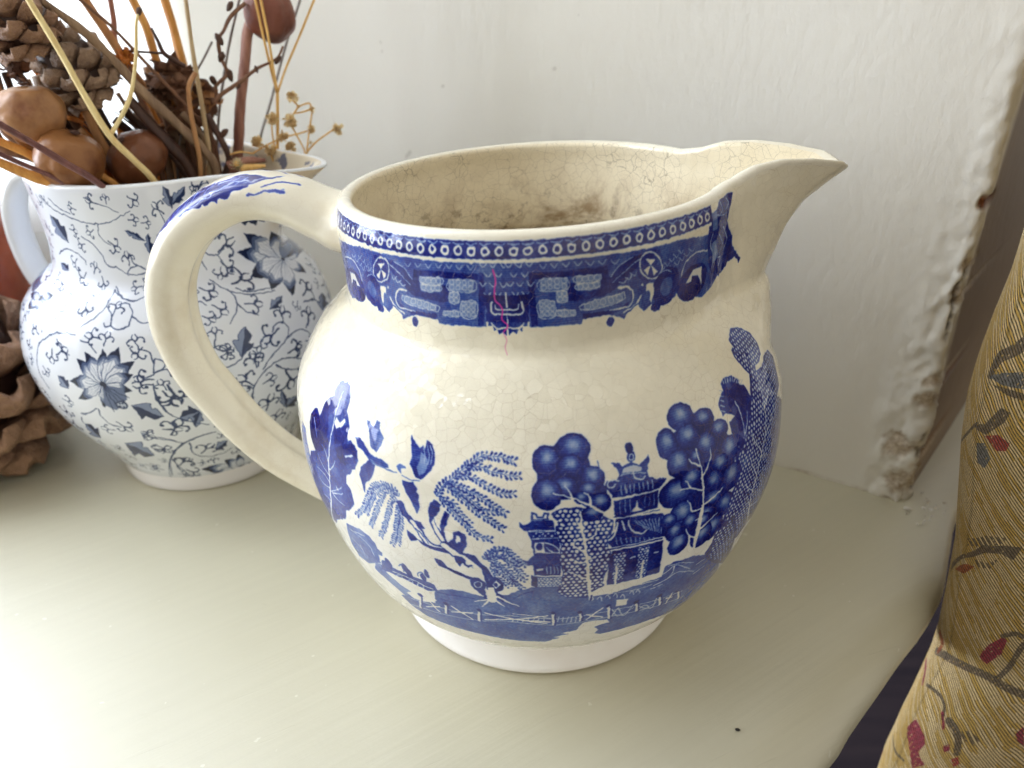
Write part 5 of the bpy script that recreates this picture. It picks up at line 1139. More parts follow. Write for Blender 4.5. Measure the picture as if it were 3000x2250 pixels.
['P',0.62,[[-386,61],[-397,84],[-415,109],[-425,87],[-430,67],[-416,74],[-408,79],[-398,71]]],
['P',0.95,[[-390,73],[-398,86],[-415,111],[-425,90],[-429,77],[-417,84],[-409,88],[-401,83]]],
['S',0.4,1.4,0.9,[[-395,0],[-414,43],[-421,76]]],
['S',0.4,1.4,0.9,[[-395,0],[-407,42],[-412,75]]],
['S',0.4,1.4,0.9,[[-395,0],[-399,41],[-403,74]]],
['S',0.4,1.4,0.9,[[-395,0],[-392,40],[-396,73]]],
['P',0.04,[[-394,0],[-380,0],[-357,0],[-338,0],[-308,0],[-335,1],[-361,22],[-381,14]]],
['S',0.6,2.8,2.8,[[-394,0],[-380,0],[-357,0],[-338,0],[-308,0]]],
['S',0.6,2.8,2.8,[[-394,0],[-381,14],[-361,22],[-335,1],[-308,0]]],
['P',0.3,[[-361,0],[-338,0],[-308,0],[-336,2],[-364,21],[-351,0],[-339,0],[-340,0]]],
['P',0.62,[[-353,0],[-338,0],[-308,0],[-336,2],[-356,19],[-341,0],[-330,0],[-349,0]]],
['P',0.95,[[-346,0],[-338,0],[-306,0],[-334,1],[-347,13],[-332,0],[-323,0],[-342,0]]],
['S',0.4,1.4,1,[[-390,0],[-366,0],[-342,0]]],
['S',0.4,1.4,1,[[-390,0],[-362,0],[-337,0]]],
['S',0.4,1.4,1,[[-390,0],[-358,0],[-331,0]]],
['S',0.4,1.4,1,[[-390,0],[-355,0],[-346,0]]],
['P',0.04,[[-394,0],[-384,0],[-365,0],[-342,0],[-315,0],[-323,0],[-321,0],[-362,0]]],
['S',0.6,2.8,2.8,[[-394,0],[-384,0],[-365,0],[-342,0],[-315,0]]],
['S',0.6,2.8,2.8,[[-394,0],[-362,0],[-321,0],[-323,0],[-315,0]]],
['P',0.3,[[-369,0],[-342,0],[-315,0],[-323,0],[-328,0],[-346,0],[-342,0],[-353,0]]],
['P',0.62,[[-361,0],[-342,0],[-315,0],[-323,0],[-334,0],[-338,0],[-338,0],[-349,0]]],
['P',0.95,[[-353,0],[-338,0],[-315,0],[-323,0],[-326,0],[-330,0],[-330,0],[-342,0]]],
['S',0.4,1.4,1,[[-388,0],[-357,0],[-334,0]]],
['S',0.4,1.4,1,[[-388,0],[-361,0],[-338,0]]],
['S',0.4,1.4,1,[[-388,0],[-369,0],[-346,0]]],
['S',0.4,1.4,1,[[-388,0],[-372,0],[-349,0]]],
['E',0.95,-394,0,12.3,12.3],
['P',0.04,[[-1171,871],[-1216,858],[-1248,838],[-1241,822],[-1222,810],[-1182,822],[-1153,835],[-1151,854]]],
['S',0.6,2.7,2.7,[[-1171,871],[-1216,858],[-1248,838],[-1241,822],[-1222,810]]],
['S',0.6,2.7,2.7,[[-1171,871],[-1151,854],[-1153,835],[-1182,822],[-1222,810]]],
['P',0.3,[[-1242,842],[-1242,822],[-1222,810],[-1181,822],[-1152,839],[-1179,836],[-1201,832],[-1217,837]]],
['P',0.62,[[-1248,835],[-1242,822],[-1222,810],[-1181,822],[-1157,833],[-1189,830],[-1211,827],[-1228,831]]],
['P',0.95,[[-1249,828],[-1243,821],[-1223,809],[-1183,821],[-1166,827],[-1197,824],[-1216,822],[-1231,824]]],
['S',0.4,1.3,0.9,[[-1173,868],[-1170,847],[-1182,828]]],
['S',0.4,1.3,0.9,[[-1173,868],[-1184,847],[-1198,829]]],
['S',0.4,1.3,0.9,[[-1173,868],[-1200,848],[-1219,829]]],
['S',0.4,1.3,0.9,[[-1173,868],[-1212,848],[-1235,829]]],
['P',0.04,[[-1171,871],[-1178,852],[-1168,835],[-1138,827],[-1107,822],[-1098,837],[-1099,853],[-1127,866]]],
['S',0.6,2.7,2.7,[[-1171,871],[-1178,852],[-1168,835],[-1138,827],[-1107,822]]],
['S',0.6,2.7,2.7,[[-1171,871],[-1127,866],[-1099,853],[-1098,837],[-1107,822]]],
['P',0.3,[[-1169,838],[-1138,827],[-1107,822],[-1097,837],[-1103,855],[-1116,847],[-1125,839],[-1144,840]]],
['P',0.62,[[-1163,833],[-1138,827],[-1107,822],[-1097,837],[-1098,850],[-1114,841],[-1124,834],[-1141,834]]],
['P',0.95,[[-1152,830],[-1137,826],[-1106,821],[-1097,836],[-1095,844],[-1110,835],[-1119,830],[-1134,829]]],
['S',0.4,1.3,0.9,[[-1167,869],[-1127,856],[-1107,841]]],
['S',0.4,1.3,0.9,[[-1167,869],[-1138,853],[-1119,838]]],
['S',0.4,1.3,0.9,[[-1167,869],[-1150,850],[-1133,835]]],
['S',0.4,1.3,0.9,[[-1167,869],[-1159,847],[-1143,832]]],
['P',0.04,[[-1171,871],[-1139,860],[-1105,853],[-1077,857],[-1055,863],[-1073,875],[-1100,884],[-1137,881]]],
['S',0.6,2.7,2.7,[[-1171,871],[-1139,860],[-1105,853],[-1077,857],[-1055,863]]],
['S',0.6,2.7,2.7,[[-1171,871],[-1137,881],[-1100,884],[-1073,875],[-1055,863]]],
['P',0.3,[[-1110,855],[-1077,856],[-1055,863],[-1073,875],[-1106,883],[-1098,874],[-1090,867],[-1100,862]]],
['P',0.62,[[-1099,854],[-1077,856],[-1055,863],[-1073,875],[-1094,882],[-1087,872],[-1082,865],[-1089,860]]],
['P',0.95,[[-1088,854],[-1075,856],[-1053,862],[-1071,874],[-1083,880],[-1076,870],[-1073,864],[-1078,859]]],
['S',0.4,1.3,0.9,[[-1164,871],[-1119,876],[-1084,874]]],
['S',0.4,1.3,0.9,[[-1164,871],[-1119,871],[-1085,869]]],
['S',0.4,1.3,0.9,[[-1164,871],[-1120,866],[-1086,862]]],
['S',0.4,1.3,0.9,[[-1164,871],[-1121,862],[-1087,858]]],
['P',0.04,[[-1171,871],[-1204,878],[-1244,877],[-1272,865],[-1293,850],[-1255,849],[-1219,849],[-1190,858]]],
['S',0.6,2.7,2.7,[[-1171,871],[-1204,878],[-1244,877],[-1272,865],[-1293,850]]],
['S',0.6,2.7,2.7,[[-1171,871],[-1190,858],[-1219,849],[-1255,849],[-1293,850]]],
['P',0.3,[[-1237,878],[-1272,865],[-1293,850],[-1255,849],[-1214,851],[-1229,857],[-1244,861],[-1239,868]]],
['P',0.62,[[-1249,875],[-1272,865],[-1293,850],[-1255,849],[-1226,849],[-1243,856],[-1256,860],[-1253,867]]],
['P',0.95,[[-1261,871],[-1275,865],[-1297,849],[-1257,848],[-1239,848],[-1256,854],[-1267,858],[-1267,864]]],
['S',0.4,1.3,0.9,[[-1176,871],[-1208,860],[-1243,853]]],
['S',0.4,1.3,0.9,[[-1176,871],[-1212,865],[-1248,858]]],
['S',0.4,1.3,0.9,[[-1176,871],[-1216,870],[-1253,864]]],
['S',0.4,1.3,0.9,[[-1176,871],[-1219,873],[-1258,868]]],
['P',0.04,[[-1171,871],[-1135,872],[-1107,878],[-1098,888],[-1097,900],[-1124,901],[-1153,898],[-1168,886]]],
['S',0.6,2.7,2.7,[[-1171,871],[-1135,872],[-1107,878],[-1098,888],[-1097,900]]],
['S',0.6,2.7,2.7,[[-1171,871],[-1168,886],[-1153,898],[-1124,901],[-1097,900]]],
['P',0.3,[[-1112,877],[-1097,888],[-1097,900],[-1125,901],[-1155,896],[-1135,893],[-1120,891],[-1117,885]]],
['P',0.62,[[-1105,879],[-1097,888],[-1097,900],[-1125,901],[-1148,899],[-1126,895],[-1113,892],[-1108,886]]],
['P',0.95,[[-1100,883],[-1096,889],[-1096,901],[-1123,902],[-1138,901],[-1118,897],[-1107,894],[-1102,889]]],
['S',0.4,1.3,0.9,[[-1167,873],[-1149,888],[-1129,897]]],
['S',0.4,1.3,0.9,[[-1167,873],[-1142,885],[-1120,893]]],
['S',0.4,1.3,0.9,[[-1167,873],[-1134,881],[-1111,889]]],
['S',0.4,1.3,0.9,[[-1167,873],[-1128,879],[-1105,886]]],
['E',0.95,-1171,871,11.7,11.7],
['P',0.04,[[-184,1208],[-203,1219],[-225,1223],[-242,1216],[-255,1206],[-238,1196],[-218,1190],[-198,1196]]],
['S',0.6,2.4,2.4,[[-184,1208],[-203,1219],[-225,1223],[-242,1216],[-255,1206]]],
['S',0.6,2.4,2.4,[[-184,1208],[-198,1196],[-218,1190],[-238,1196],[-255,1206]]],
['P',0.3,[[-221,1223],[-242,1216],[-255,1206],[-238,1196],[-214,1191],[-222,1200],[-229,1206],[-225,1213]]],
['P',0.62,[[-228,1222],[-242,1216],[-255,1206],[-238,1196],[-222,1190],[-230,1201],[-236,1208],[-232,1215]]],
['P',0.95,[[-235,1220],[-243,1216],[-257,1206],[-240,1196],[-230,1192],[-238,1202],[-242,1208],[-240,1214]]],
['S',0.4,1.2,0.8,[[-187,1208],[-209,1200],[-231,1198]]],
['S',0.4,1.2,0.8,[[-187,1208],[-210,1205],[-232,1204]]],
['S',0.4,1.2,0.8,[[-187,1208],[-211,1211],[-233,1211]]],
['S',0.4,1.2,0.8,[[-187,1208],[-212,1215],[-234,1216]]],
['P',0.04,[[-184,1208],[-198,1191],[-204,1170],[-194,1149],[-178,1131],[-163,1144],[-154,1162],[-164,1186]]],
['S',0.6,2.4,2.4,[[-184,1208],[-198,1191],[-204,1170],[-194,1149],[-178,1131]]],
['S',0.6,2.4,2.4,[[-184,1208],[-164,1186],[-154,1162],[-163,1144],[-178,1131]]],
['P',0.3,[[-203,1173],[-195,1149],[-178,1131],[-162,1144],[-156,1166],[-170,1162],[-179,1157],[-190,1165]]],
['P',0.62,[[-203,1166],[-195,1149],[-178,1131],[-162,1144],[-155,1158],[-172,1155],[-182,1152],[-192,1158]]],
['P',0.95,[[-201,1158],[-194,1147],[-178,1129],[-163,1142],[-157,1150],[-172,1147],[-181,1145],[-190,1150]]],
['S',0.4,1.2,0.8,[[-183,1204],[-171,1176],[-167,1152]]],
['S',0.4,1.2,0.8,[[-183,1204],[-178,1177],[-176,1154]]],
['S',0.4,1.2,0.8,[[-183,1204],[-186,1178],[-187,1156]]],
['S',0.4,1.2,0.8,[[-183,1204],[-192,1179],[-194,1157]]],
['P',0.04,[[-184,1208],[-173,1180],[-153,1152],[-127,1138],[-102,1129],[-114,1155],[-130,1180],[-158,1199]]],
['S',0.6,2.4,2.4,[[-184,1208],[-173,1180],[-153,1152],[-127,1138],[-102,1129]]],
['S',0.6,2.4,2.4,[[-184,1208],[-158,1199],[-130,1180],[-114,1155],[-102,1129]]],
['P',0.3,[[-157,1157],[-128,1137],[-102,1129],[-114,1155],[-135,1183],[-134,1170],[-132,1158],[-143,1158]]],
['P',0.62,[[-148,1149],[-128,1137],[-102,1129],[-114,1155],[-127,1176],[-127,1160],[-127,1150],[-136,1149]]],
['P',0.95,[[-139,1142],[-126,1136],[-100,1127],[-112,1153],[-120,1166],[-120,1151],[-120,1143],[-127,1141]]],
['S',0.4,1.2,0.8,[[-180,1205],[-148,1183],[-124,1161]]],
['S',0.4,1.2,0.8,[[-180,1205],[-152,1179],[-128,1156]]],
['S',0.4,1.2,0.8,[[-180,1205],[-156,1175],[-133,1150]]],
['S',0.4,1.2,0.8,[[-180,1205],[-159,1171],[-136,1146]]],
['P',0.04,[[-184,1208],[-204,1202],[-220,1188],[-224,1167],[-222,1147],[-202,1150],[-185,1160],[-179,1183]]],
['S',0.6,2.4,2.4,[[-184,1208],[-204,1202],[-220,1188],[-224,1167],[-222,1147]]],
['S',0.6,2.4,2.4,[[-184,1208],[-179,1183],[-185,1160],[-202,1150],[-222,1147]]],
['P',0.3,[[-217,1190],[-224,1167],[-222,1147],[-202,1150],[-184,1164],[-197,1167],[-207,1167],[-210,1178]]],
['P',0.62,[[-221,1184],[-224,1167],[-222,1147],[-202,1150],[-188,1158],[-202,1162],[-212,1164],[-217,1173]]],
['P',0.95,[[-224,1177],[-225,1166],[-223,1145],[-203,1149],[-193,1153],[-208,1157],[-216,1159],[-220,1166]]],
['S',0.4,1.2,0.8,[[-185,1205],[-190,1178],[-200,1158]]],
['S',0.4,1.2,0.8,[[-185,1205],[-195,1182],[-206,1163]]],
['S',0.4,1.2,0.8,[[-185,1205],[-201,1187],[-214,1169]]],
['S',0.4,1.2,0.8,[[-185,1205],[-205,1190],[-219,1173]]],
['P',0.04,[[-184,1208],[-184,1183],[-177,1156],[-158,1137],[-136,1123],[-136,1144],[-141,1169],[-161,1192]]],
['S',0.6,2.4,2.4,[[-184,1208],[-184,1183],[-177,1156],[-158,1137],[-136,1123]]],
['S',0.6,2.4,2.4,[[-184,1208],[-161,1192],[-141,1169],[-136,1144],[-136,1123]]],
['P',0.3,[[-178,1161],[-159,1137],[-136,1123],[-136,1145],[-144,1173],[-150,1162],[-154,1153],[-165,1157]]],
['P',0.62,[[-174,1152],[-159,1137],[-136,1123],[-136,1145],[-140,1164],[-147,1153],[-152,1145],[-162,1148]]],
['P',0.95,[[-168,1144],[-157,1135],[-135,1121],[-135,1143],[-137,1155],[-143,1144],[-148,1138],[-156,1140]]],
['S',0.4,1.2,0.8,[[-181,1204],[-159,1178],[-143,1152]]],
['S',0.4,1.2,0.8,[[-181,1204],[-164,1176],[-150,1150]]],
['S',0.4,1.2,0.8,[[-181,1204],[-170,1173],[-157,1148]]],
['S',0.4,1.2,0.8,[[-181,1204],[-174,1172],[-163,1146]]],
['E',0.95,-184,1208,10.5,10.5],
['P',0.85,[[-743,521],[-735,491],[-724,452],[-708,470],[-688,448],[-652,457],[-688,485],[-714,507]]],
['P',0.35,[[-743,521],[-714,507],[-688,485],[-652,457],[-668,500],[-685,503],[-679,527],[-709,528]]],
['S',0.8,2.6,2.6,[[-743,521],[-709,528],[-679,527],[-685,503],[-668,500],[-652,457]]],
['P',0.85,[[-854,304],[-862,258],[-883,187],[-841,226],[-832,188],[-775,210],[-805,253],[-825,286]]],
['P',0.35,[[-854,304],[-825,286],[-805,253],[-775,210],[-773,278],[-792,281],[-775,317],[-809,317]]],
['S',0.8,2.8,2.8,[[-854,304],[-809,317],[-775,317],[-792,281],[-773,278],[-775,210]]],
['P',0.85,[[-536,466],[-551,480],[-569,497],[-572,476],[-589,476],[-606,444],[-577,453],[-556,456]]],
['P',0.35,[[-536,466],[-556,456],[-577,453],[-606,444],[-583,428],[-573,439],[-568,416],[-551,438]]],
['S',0.8,2.5,2.5,[[-536,466],[-551,438],[-568,416],[-573,439],[-583,428],[-606,444]]],
['P',0.85,[[-536,460],[-550,452],[-566,441],[-559,431],[-568,413],[-565,383],[-553,416],[-543,437]]],
['P',0.35,[[-536,460],[-543,437],[-553,416],[-565,383],[-546,400],[-545,414],[-534,410],[-534,435]]],
['S',0.8,2.5,2.5,[[-536,460],[-534,435],[-534,410],[-545,414],[-546,400],[-565,383]]],
['P',0.85,[[-369,640],[-345,653],[-314,669],[-331,684],[-315,707],[-328,743],[-345,703],[-361,673]]],
['P',0.35,[[-369,640],[-361,673],[-345,703],[-328,743],[-362,722],[-361,704],[-383,707],[-380,676]]],
['S',0.8,2.5,2.5,[[-369,640],[-380,676],[-383,707],[-361,704],[-362,722],[-328,743]]],
['P',0.85,[[-214,770],[-194,767],[-169,762],[-171,774],[-149,777],[-133,798],[-167,787],[-192,781]]],
['P',0.35,[[-214,770],[-192,781],[-167,787],[-133,798],[-163,802],[-174,794],[-183,805],[-200,789]]],
['S',0.8,2.5,2.5,[[-214,770],[-200,789],[-183,805],[-174,794],[-163,802],[-133,798]]],
['P',0.85,[[61,650],[97,651],[153,647],[117,666],[145,675],[118,707],[91,685],[70,670]]],
['P',0.35,[[61,650],[70,670],[91,685],[118,707],[67,704],[68,691],[38,699],[44,677]]],
['S',0.8,2.8,2.8,[[61,650],[44,677],[38,699],[68,691],[67,704],[118,707]]],
['P',0.85,[[174,655],[265,618],[269,615],[273,626],[276,629],[288,648],[280,637],[278,628]]],
['P',0.35,[[174,655],[278,628],[280,637],[288,648],[284,651],[284,640],[234,672],[192,670]]],
['S',0.8,2.9,2.9,[[174,655],[192,670],[234,672],[284,640],[284,651],[288,648]]],
['P',0.85,[[-1002,1116],[-993,1143],[-983,1176],[-1009,1173],[-1017,1199],[-1066,1211],[-1041,1173],[-1026,1143]]],
['P',0.35,[[-1002,1116],[-1026,1143],[-1041,1173],[-1066,1211],[-1080,1172],[-1058,1162],[-1088,1146],[-1047,1130]]],
['S',0.8,1.9,1.9,[[-1002,1116],[-1047,1130],[-1088,1146],[-1058,1162],[-1080,1172],[-1066,1211]]],
['P',0.85,[[-603,1080],[-592,1095],[-579,1114],[-588,1117],[-583,1136],[-593,1153],[-597,1124],[-602,1102]]],
['P',0.35,[[-603,1080],[-602,1102],[-597,1124],[-593,1153],[-607,1131],[-605,1120],[-616,1116],[-612,1098]]],
['S',0.8,1.9,1.9,[[-603,1080],[-612,1098],[-616,1116],[-605,1120],[-607,1131],[-593,1153]]],
['P',0.85,[[-613,1128],[-623,1141],[-636,1158],[-645,1154],[-662,1166],[-687,1169],[-658,1153],[-636,1140]]],
['P',0.35,[[-613,1128],[-636,1140],[-658,1153],[-687,1169],[-671,1151],[-658,1147],[-660,1139],[-637,1133]]],
['S',0.8,1.9,1.9,[[-613,1128],[-637,1133],[-660,1139],[-658,1147],[-671,1151],[-687,1169]]],
['P',0.85,[[-465,1231],[-458,1250],[-449,1273],[-462,1274],[-463,1295],[-483,1310],[-476,1279],[-473,1255]]],
['P',0.35,[[-465,1231],[-473,1255],[-476,1279],[-483,1310],[-491,1284],[-484,1273],[-497,1266],[-483,1248]]],
['S',0.8,1.9,1.9,[[-465,1231],[-483,1248],[-497,1266],[-484,1273],[-491,1284],[-483,1310]]],
['P',0.85,[[-463,1241],[-441,1246],[-415,1252],[-420,1263],[-402,1275],[-396,1298],[-422,1276],[-444,1260]]],
['P',0.35,[[-463,1241],[-444,1260],[-422,1276],[-396,1298],[-425,1289],[-432,1278],[-445,1283],[-455,1263]]],
['S',0.8,1.9,1.9,[[-463,1241],[-455,1263],[-445,1283],[-432,1278],[-425,1289],[-396,1298]]],
['P',0.85,[[-1057,1008],[-1054,1019],[-1051,1032],[-1069,1025],[-1079,1032],[-1117,1027],[-1091,1020],[-1076,1013]]],
['P',0.35,[[-1057,1008],[-1076,1013],[-1091,1020],[-1117,1027],[-1117,1013],[-1100,1013],[-1117,1004],[-1088,1005]]],
['S',0.8,2,2,[[-1057,1008],[-1088,1005],[-1117,1004],[-1100,1013],[-1117,1013],[-1117,1027]]],
['P',0.85,[[-959,313],[-937,352],[-919,393],[-939,380],[-940,405],[-971,402],[-963,370],[-964,339]]],
['P',0.35,[[-959,313],[-964,339],[-963,370],[-971,402],[-993,355],[-981,350],[-1019,316],[-992,311]]],
['S',0.8,2.8,2.8,[[-959,313],[-992,311],[-1019,316],[-981,350],[-993,355],[-971,402]]],
['P',0.85,[[-194,313],[-192,337],[-190,365],[-207,375],[-213,403],[-238,433],[-225,390],[-214,354]]],
['P',0.35,[[-194,313],[-214,354],[-225,390],[-238,433],[-242,404],[-232,386],[-244,383],[-224,351]]],
['S',0.8,2.7,2.7,[[-194,313],[-224,351],[-244,383],[-232,386],[-242,404],[-238,433]]],
['P',0.85,[[-196,321],[-170,308],[-134,290],[-153,317],[-134,319],[-146,356],[-167,343],[-184,336]]],
['P',0.35,[[-196,321],[-184,336],[-167,343],[-146,356],[-179,368],[-181,356],[-199,375],[-201,353]]],
['S',0.8,2.7,2.7,[[-196,321],[-201,353],[-199,375],[-181,356],[-179,368],[-146,356]]],
['P',0.85,[[-516,200],[-500,191],[-480,180],[-484,205],[-469,212],[-464,251],[-484,232],[-501,220]]],
['P',0.35,[[-516,200],[-501,220],[-484,232],[-464,251],[-485,259],[-491,244],[-499,263],[-508,237]]],
['S',0.8,2.7,2.7,[[-516,200],[-508,237],[-499,263],[-491,244],[-485,259],[-464,251]]],
['P',0.85,[[-132,1283],[-132,1289],[-133,1297],[-136,1295],[-138,1301],[-143,1302],[-139,1295],[-136,1288]]],
['P',0.35,[[-132,1283],[-136,1288],[-139,1295],[-143,1302],[-143,1294],[-140,1292],[-142,1288],[-138,1285]]],
['S',0.8,2,2,[[-132,1283],[-138,1285],[-142,1288],[-140,1292],[-143,1294],[-143,1302]]],
['P',0.85,[[-182,1300],[-189,1311],[-196,1314],[-200,1314],[-207,1314],[-219,1314],[-204,1311],[-194,1305]]],
['P',0.35,[[-182,1300],[-194,1305],[-204,1311],[-219,1314],[-209,1305],[-203,1305],[-202,1296],[-192,1297]]],
['S',0.8,1.9,1.9,[[-182,1300],[-192,1297],[-202,1296],[-203,1305],[-209,1305],[-219,1314]]],
['P',0.85,[[-952,573],[-946,591],[-942,613],[-955,607],[-961,620],[-986,620],[-971,602],[-963,586]]],
['P',0.35,[[-952,573],[-963,586],[-971,602],[-986,620],[-989,596],[-979,593],[-992,579],[-974,574]]],
['S',0.8,2.6,2.6,[[-952,573],[-974,574],[-992,579],[-979,593],[-989,596],[-986,620]]],
['P',0.85,[[15,0],[31,0],[50,0],[27,0],[31,0],[0,0],[4,0],[8,0]]],
['P',0.35,[[15,0],[8,0],[4,0],[0,0],[-19,0],[-8,0],[-27,0],[-12,0]]],
['S',0.8,3,3,[[15,0],[-12,0],[-27,0],[-8,0],[-19,0],[0,0]]],
['S',0.72,4.1,2.8,[[-1084,1279],[-1027,1239],[-933,1213],[-865,1199],[-795,1194],[-732,1203],[-677,1222],[-640,1236]]],
['S',0.72,4.1,2.9,[[-795,1194],[-810,1161],[-794,1134],[-767,1114]]],
['S',0.72,4,2.8,[[-822,1285],[-749,1260],[-688,1232]]],
['S',0.72,4.1,2.8,[[-1022,1275],[-973,1243],[-919,1227]]],
['S',0.72,4.3,2.9,[[-1116,1061],[-1049,1087],[-983,1084],[-934,1061],[-919,1042]]],
['S',0.72,4.2,2.9,[[-905,1144],[-857,1119],[-825,1080],[-813,1047],[-758,1034],[-714,1007]]],
['S',0.72,4.2,2.9,[[-720,1017],[-698,1036],[-656,1037],[-633,1018],[-672,1009],[-705,1010],[-720,1017]]],
['S',0.72,4.2,2.9,[[-692,1085],[-685,1052],[-643,1027]]],
['S',0.72,4.1,2.9,[[-530,1248],[-512,1199],[-509,1169]]],
['S',0.72,4.2,2.9,[[-785,968],[-746,927],[-705,911],[-661,920]]],
['S',0.72,4.8,3.9,[[-787,956],[-806,886],[-840,843],[-887,808]]],
['S',0.72,4.8,3.9,[[-787,956],[-739,920],[-697,909],[-645,931]]],
['S',0.72,4.7,3.9,[[-803,891],[-775,858],[-769,818],[-737,804],[-708,821],[-697,861],[-715,900],[-754,896]]],
['S',0.72,4.7,3.8,[[-769,818],[-791,813],[-798,826]]],
['S',0.72,4.7,3.9,[[-697,852],[-670,828],[-640,825]]],
['S',0.72,4.9,3.9,[[-1094,663],[-1082,708],[-1037,745],[-982,774],[-905,780]]],
['S',0.72,4.9,4.1,[[-1094,663],[-1098,614],[-1069,541]]],
['S',0.72,4.8,3.9,[[-980,752],[-957,720],[-926,703]]],
['S',0.72,4.7,3.9,[[-820,721],[-845,750],[-878,761]]],
['S',0.72,5,4,[[-952,460],[-916,468],[-872,499]]],
['S',0.72,4.9,4.1,[[-867,500],[-868,452],[-848,422],[-815,412]]],
['S',0.72,4.8,3.9,[[-648,637],[-635,694],[-611,682],[-611,660],[-647,642],[-604,654],[-594,625]]],
['S',0.72,4.8,3.9,[[-648,637],[-680,627]]],
['S',0.72,4.8,4.1,[[-654,605],[-657,555],[-646,498],[-611,444],[-554,403]]],
['S',0.72,4.7,3.8,[[-641,681],[-650,721],[-676,732]]],
['S',0.72,5.1,4.5,[[-545,331],[-620,294],[-675,237],[-737,136],[-779,28]]],
['S',0.72,5.1,4.1,[[-629,296],[-667,322],[-719,345],[-735,362]]],
['S',0.72,5.3,4.6,[[-710,171],[-713,49],[-665,0]]],
['S',0.72,5,4.1,[[-966,437],[-979,400],[-950,372]]],
['S',0.72,5.3,3.7,[[-387,1073],[-347,1046],[-307,1040],[-277,1056]]],
['S',0.72,5.3,3.7,[[-387,1073],[-388,1032],[-374,992]]],
['S',0.72,5.3,3.7,[[-317,1042],[-293,1012],[-287,981]]],
['S',0.72,5.3,3.7,[[-387,1073],[-416,1011],[-455,954]]],
['S',0.72,5.3,3.8,[[-373,957],[-344,907],[-303,875],[-235,848],[-151,832]]],
['S',0.72,5.4,3.8,[[-293,893],[-251,863],[-164,854]]],
['S',0.72,5.3,3.7,[[-329,898],[-317,859],[-329,815],[-373,770]]],
['S',0.72,5.3,3.7,[[-321,841],[-306,798],[-265,766]]],
['S',0.72,5.5,3.9,[[-237,694],[-214,712],[-184,709],[-171,676],[-188,647],[-218,632]]],
['S',0.72,5.6,4,[[-188,647],[-144,656],[-100,641],[-70,607]]],
['S',0.72,5.8,4,[[-85,643],[-54,673]]],
['S',0.72,5.2,3.6,[[-485,867],[-449,873],[-430,855]]],
['S',0.72,5.2,3.6,[[-440,725],[-447,698],[-425,679]]],
['S',0.72,5.8,4.1,[[-43,736],[19,720],[58,687]]],
['S',0.72,5.3,3.6,[[-383,1069],[-357,1090],[-325,1119]]],
['S',0.72,5.2,3.8,[[-654,599],[-654,562],[-646,506],[-624,459],[-590,428],[-518,381]]],
['S',0.72,5.6,4.2,[[-501,332],[-563,325],[-634,289],[-701,206],[-755,111],[-809,0]]],
['S',0.72,5.6,3.8,[[-636,298],[-665,328],[-708,349],[-737,336]]],
['S',0.72,5.7,4.2,[[-714,174],[-705,79],[-659,11],[-618,0]]],
['S',0.72,5.6,4,[[-604,290],[-610,207],[-562,157],[-490,157],[-447,185]]],
['S',0.72,5.3,3.7,[[-445,621],[-412,620],[-374,634],[-342,667]]],
['S',0.72,5.6,4,[[-361,402],[-351,494],[-326,535],[-278,569],[-220,577],[-136,536]]],
['S',0.72,5.5,3.9,[[-305,566],[-273,600],[-201,639]]],
['S',0.72,5.6,4,[[-256,564],[-210,522],[-143,493]]],
['S',0.72,5.5,3.8,[[-351,500],[-373,524],[-396,529]]],
['S',0.72,5.5,3.7,[[-319,586],[-320,605],[-339,612]]],
['S',0.72,5.7,4,[[-339,372],[-316,391],[-292,391]]],
['S',0.72,6.5,4.6,[[-23,0],[73,15],[86,63]]],
['S',0.72,5.2,3.7,[[-459,693],[-431,702],[-411,676]]],
['S',0.72,3.5,2.9,[[-317,1309],[-299,1287],[-300,1271]]],
['S',0.72,3.5,2.9,[[-290,1303],[-250,1298],[-205,1290]]],
['S',0.72,3.5,2.9,[[-349,1277],[-335,1299],[-310,1305]]],
['K',-793,1273,-25,8],
['K',-729,1282,-1,18],
['K',-618,1271,18,-19],
['K',-525,1237,-20,21],
['K',-636,1203,21,-1],
['K',-754,1114,22,-20],
['K',-705,1069,-4,26],
['K',-922,1112,-24,-6],
['K',-995,1042,-20,-15],
['K',-957,992,-23,-20],
['K',-1168,1164,12,-14],
['K',-348,1293,-19,-16],
['K',-940,1165,21,-4],
['K',-1245,1251,19,-11],
['K',-901,1247,-20,4],
['K',-1059,1265,-10,-17],
['K',-1138,1144,-13,-18],
['K',-850,1163,-20,-7],
['K',-760,881,11,30],
['K',-887,872,6,-30],
['K',-832,777,-29,8],
['K',-783,774,8,24],
['K',-685,759,-6,27],
['K',-685,720,-18,-19],
['K',-688,604,-32,2],
['K',-611,537,19,-36],
['K',-801,413,20,-26],
['K',-629,401,24,38],
['K',-732,370,-21,18],
['K',-1006,685,-3,-28],
['K',-957,712,26,16],
['K',-1050,619,12,-19],
['K',-1104,766,-23,17],
['K',-1061,785,0,24],
['K',-626,597,-9,21],
['K',-715,263,-25,-30],
['K',-665,140,37,26],
['K',-1043,187,8,-26],
['K',-1036,447,-7,-32],
['K',-1063,368,-21,-29],
['K',-859,95,26,-15],
['K',-1003,86,-38,0],
['K',-1103,267,31,10],
['K',-264,1067,39,18],
['K',-280,984,22,-29],
['K',-319,969,-13,-25],
['K',-247,923,50,10],
['K',-402,906,29,-23],
['K',-389,827,21,-25],
['K',-261,812,32,-12],
['K',-438,804,20,-15],
['K',-171,736,15,30],
['K',-247,680,-39,-13],
['K',-49,680,21,32],
['K',14,767,45,8],
['K',-299,1124,23,-16],
['K',194,711,46,-15],
['K',-434,748,2,24],
['K',-414,676,24,-12],
['K',180,816,31,-25],
['K',326,757,-8,-22],
['K',-321,619,17,17],
['K',-165,589,36,0],
['K',-680,624,-31,2],
['K',-602,549,9,-46],
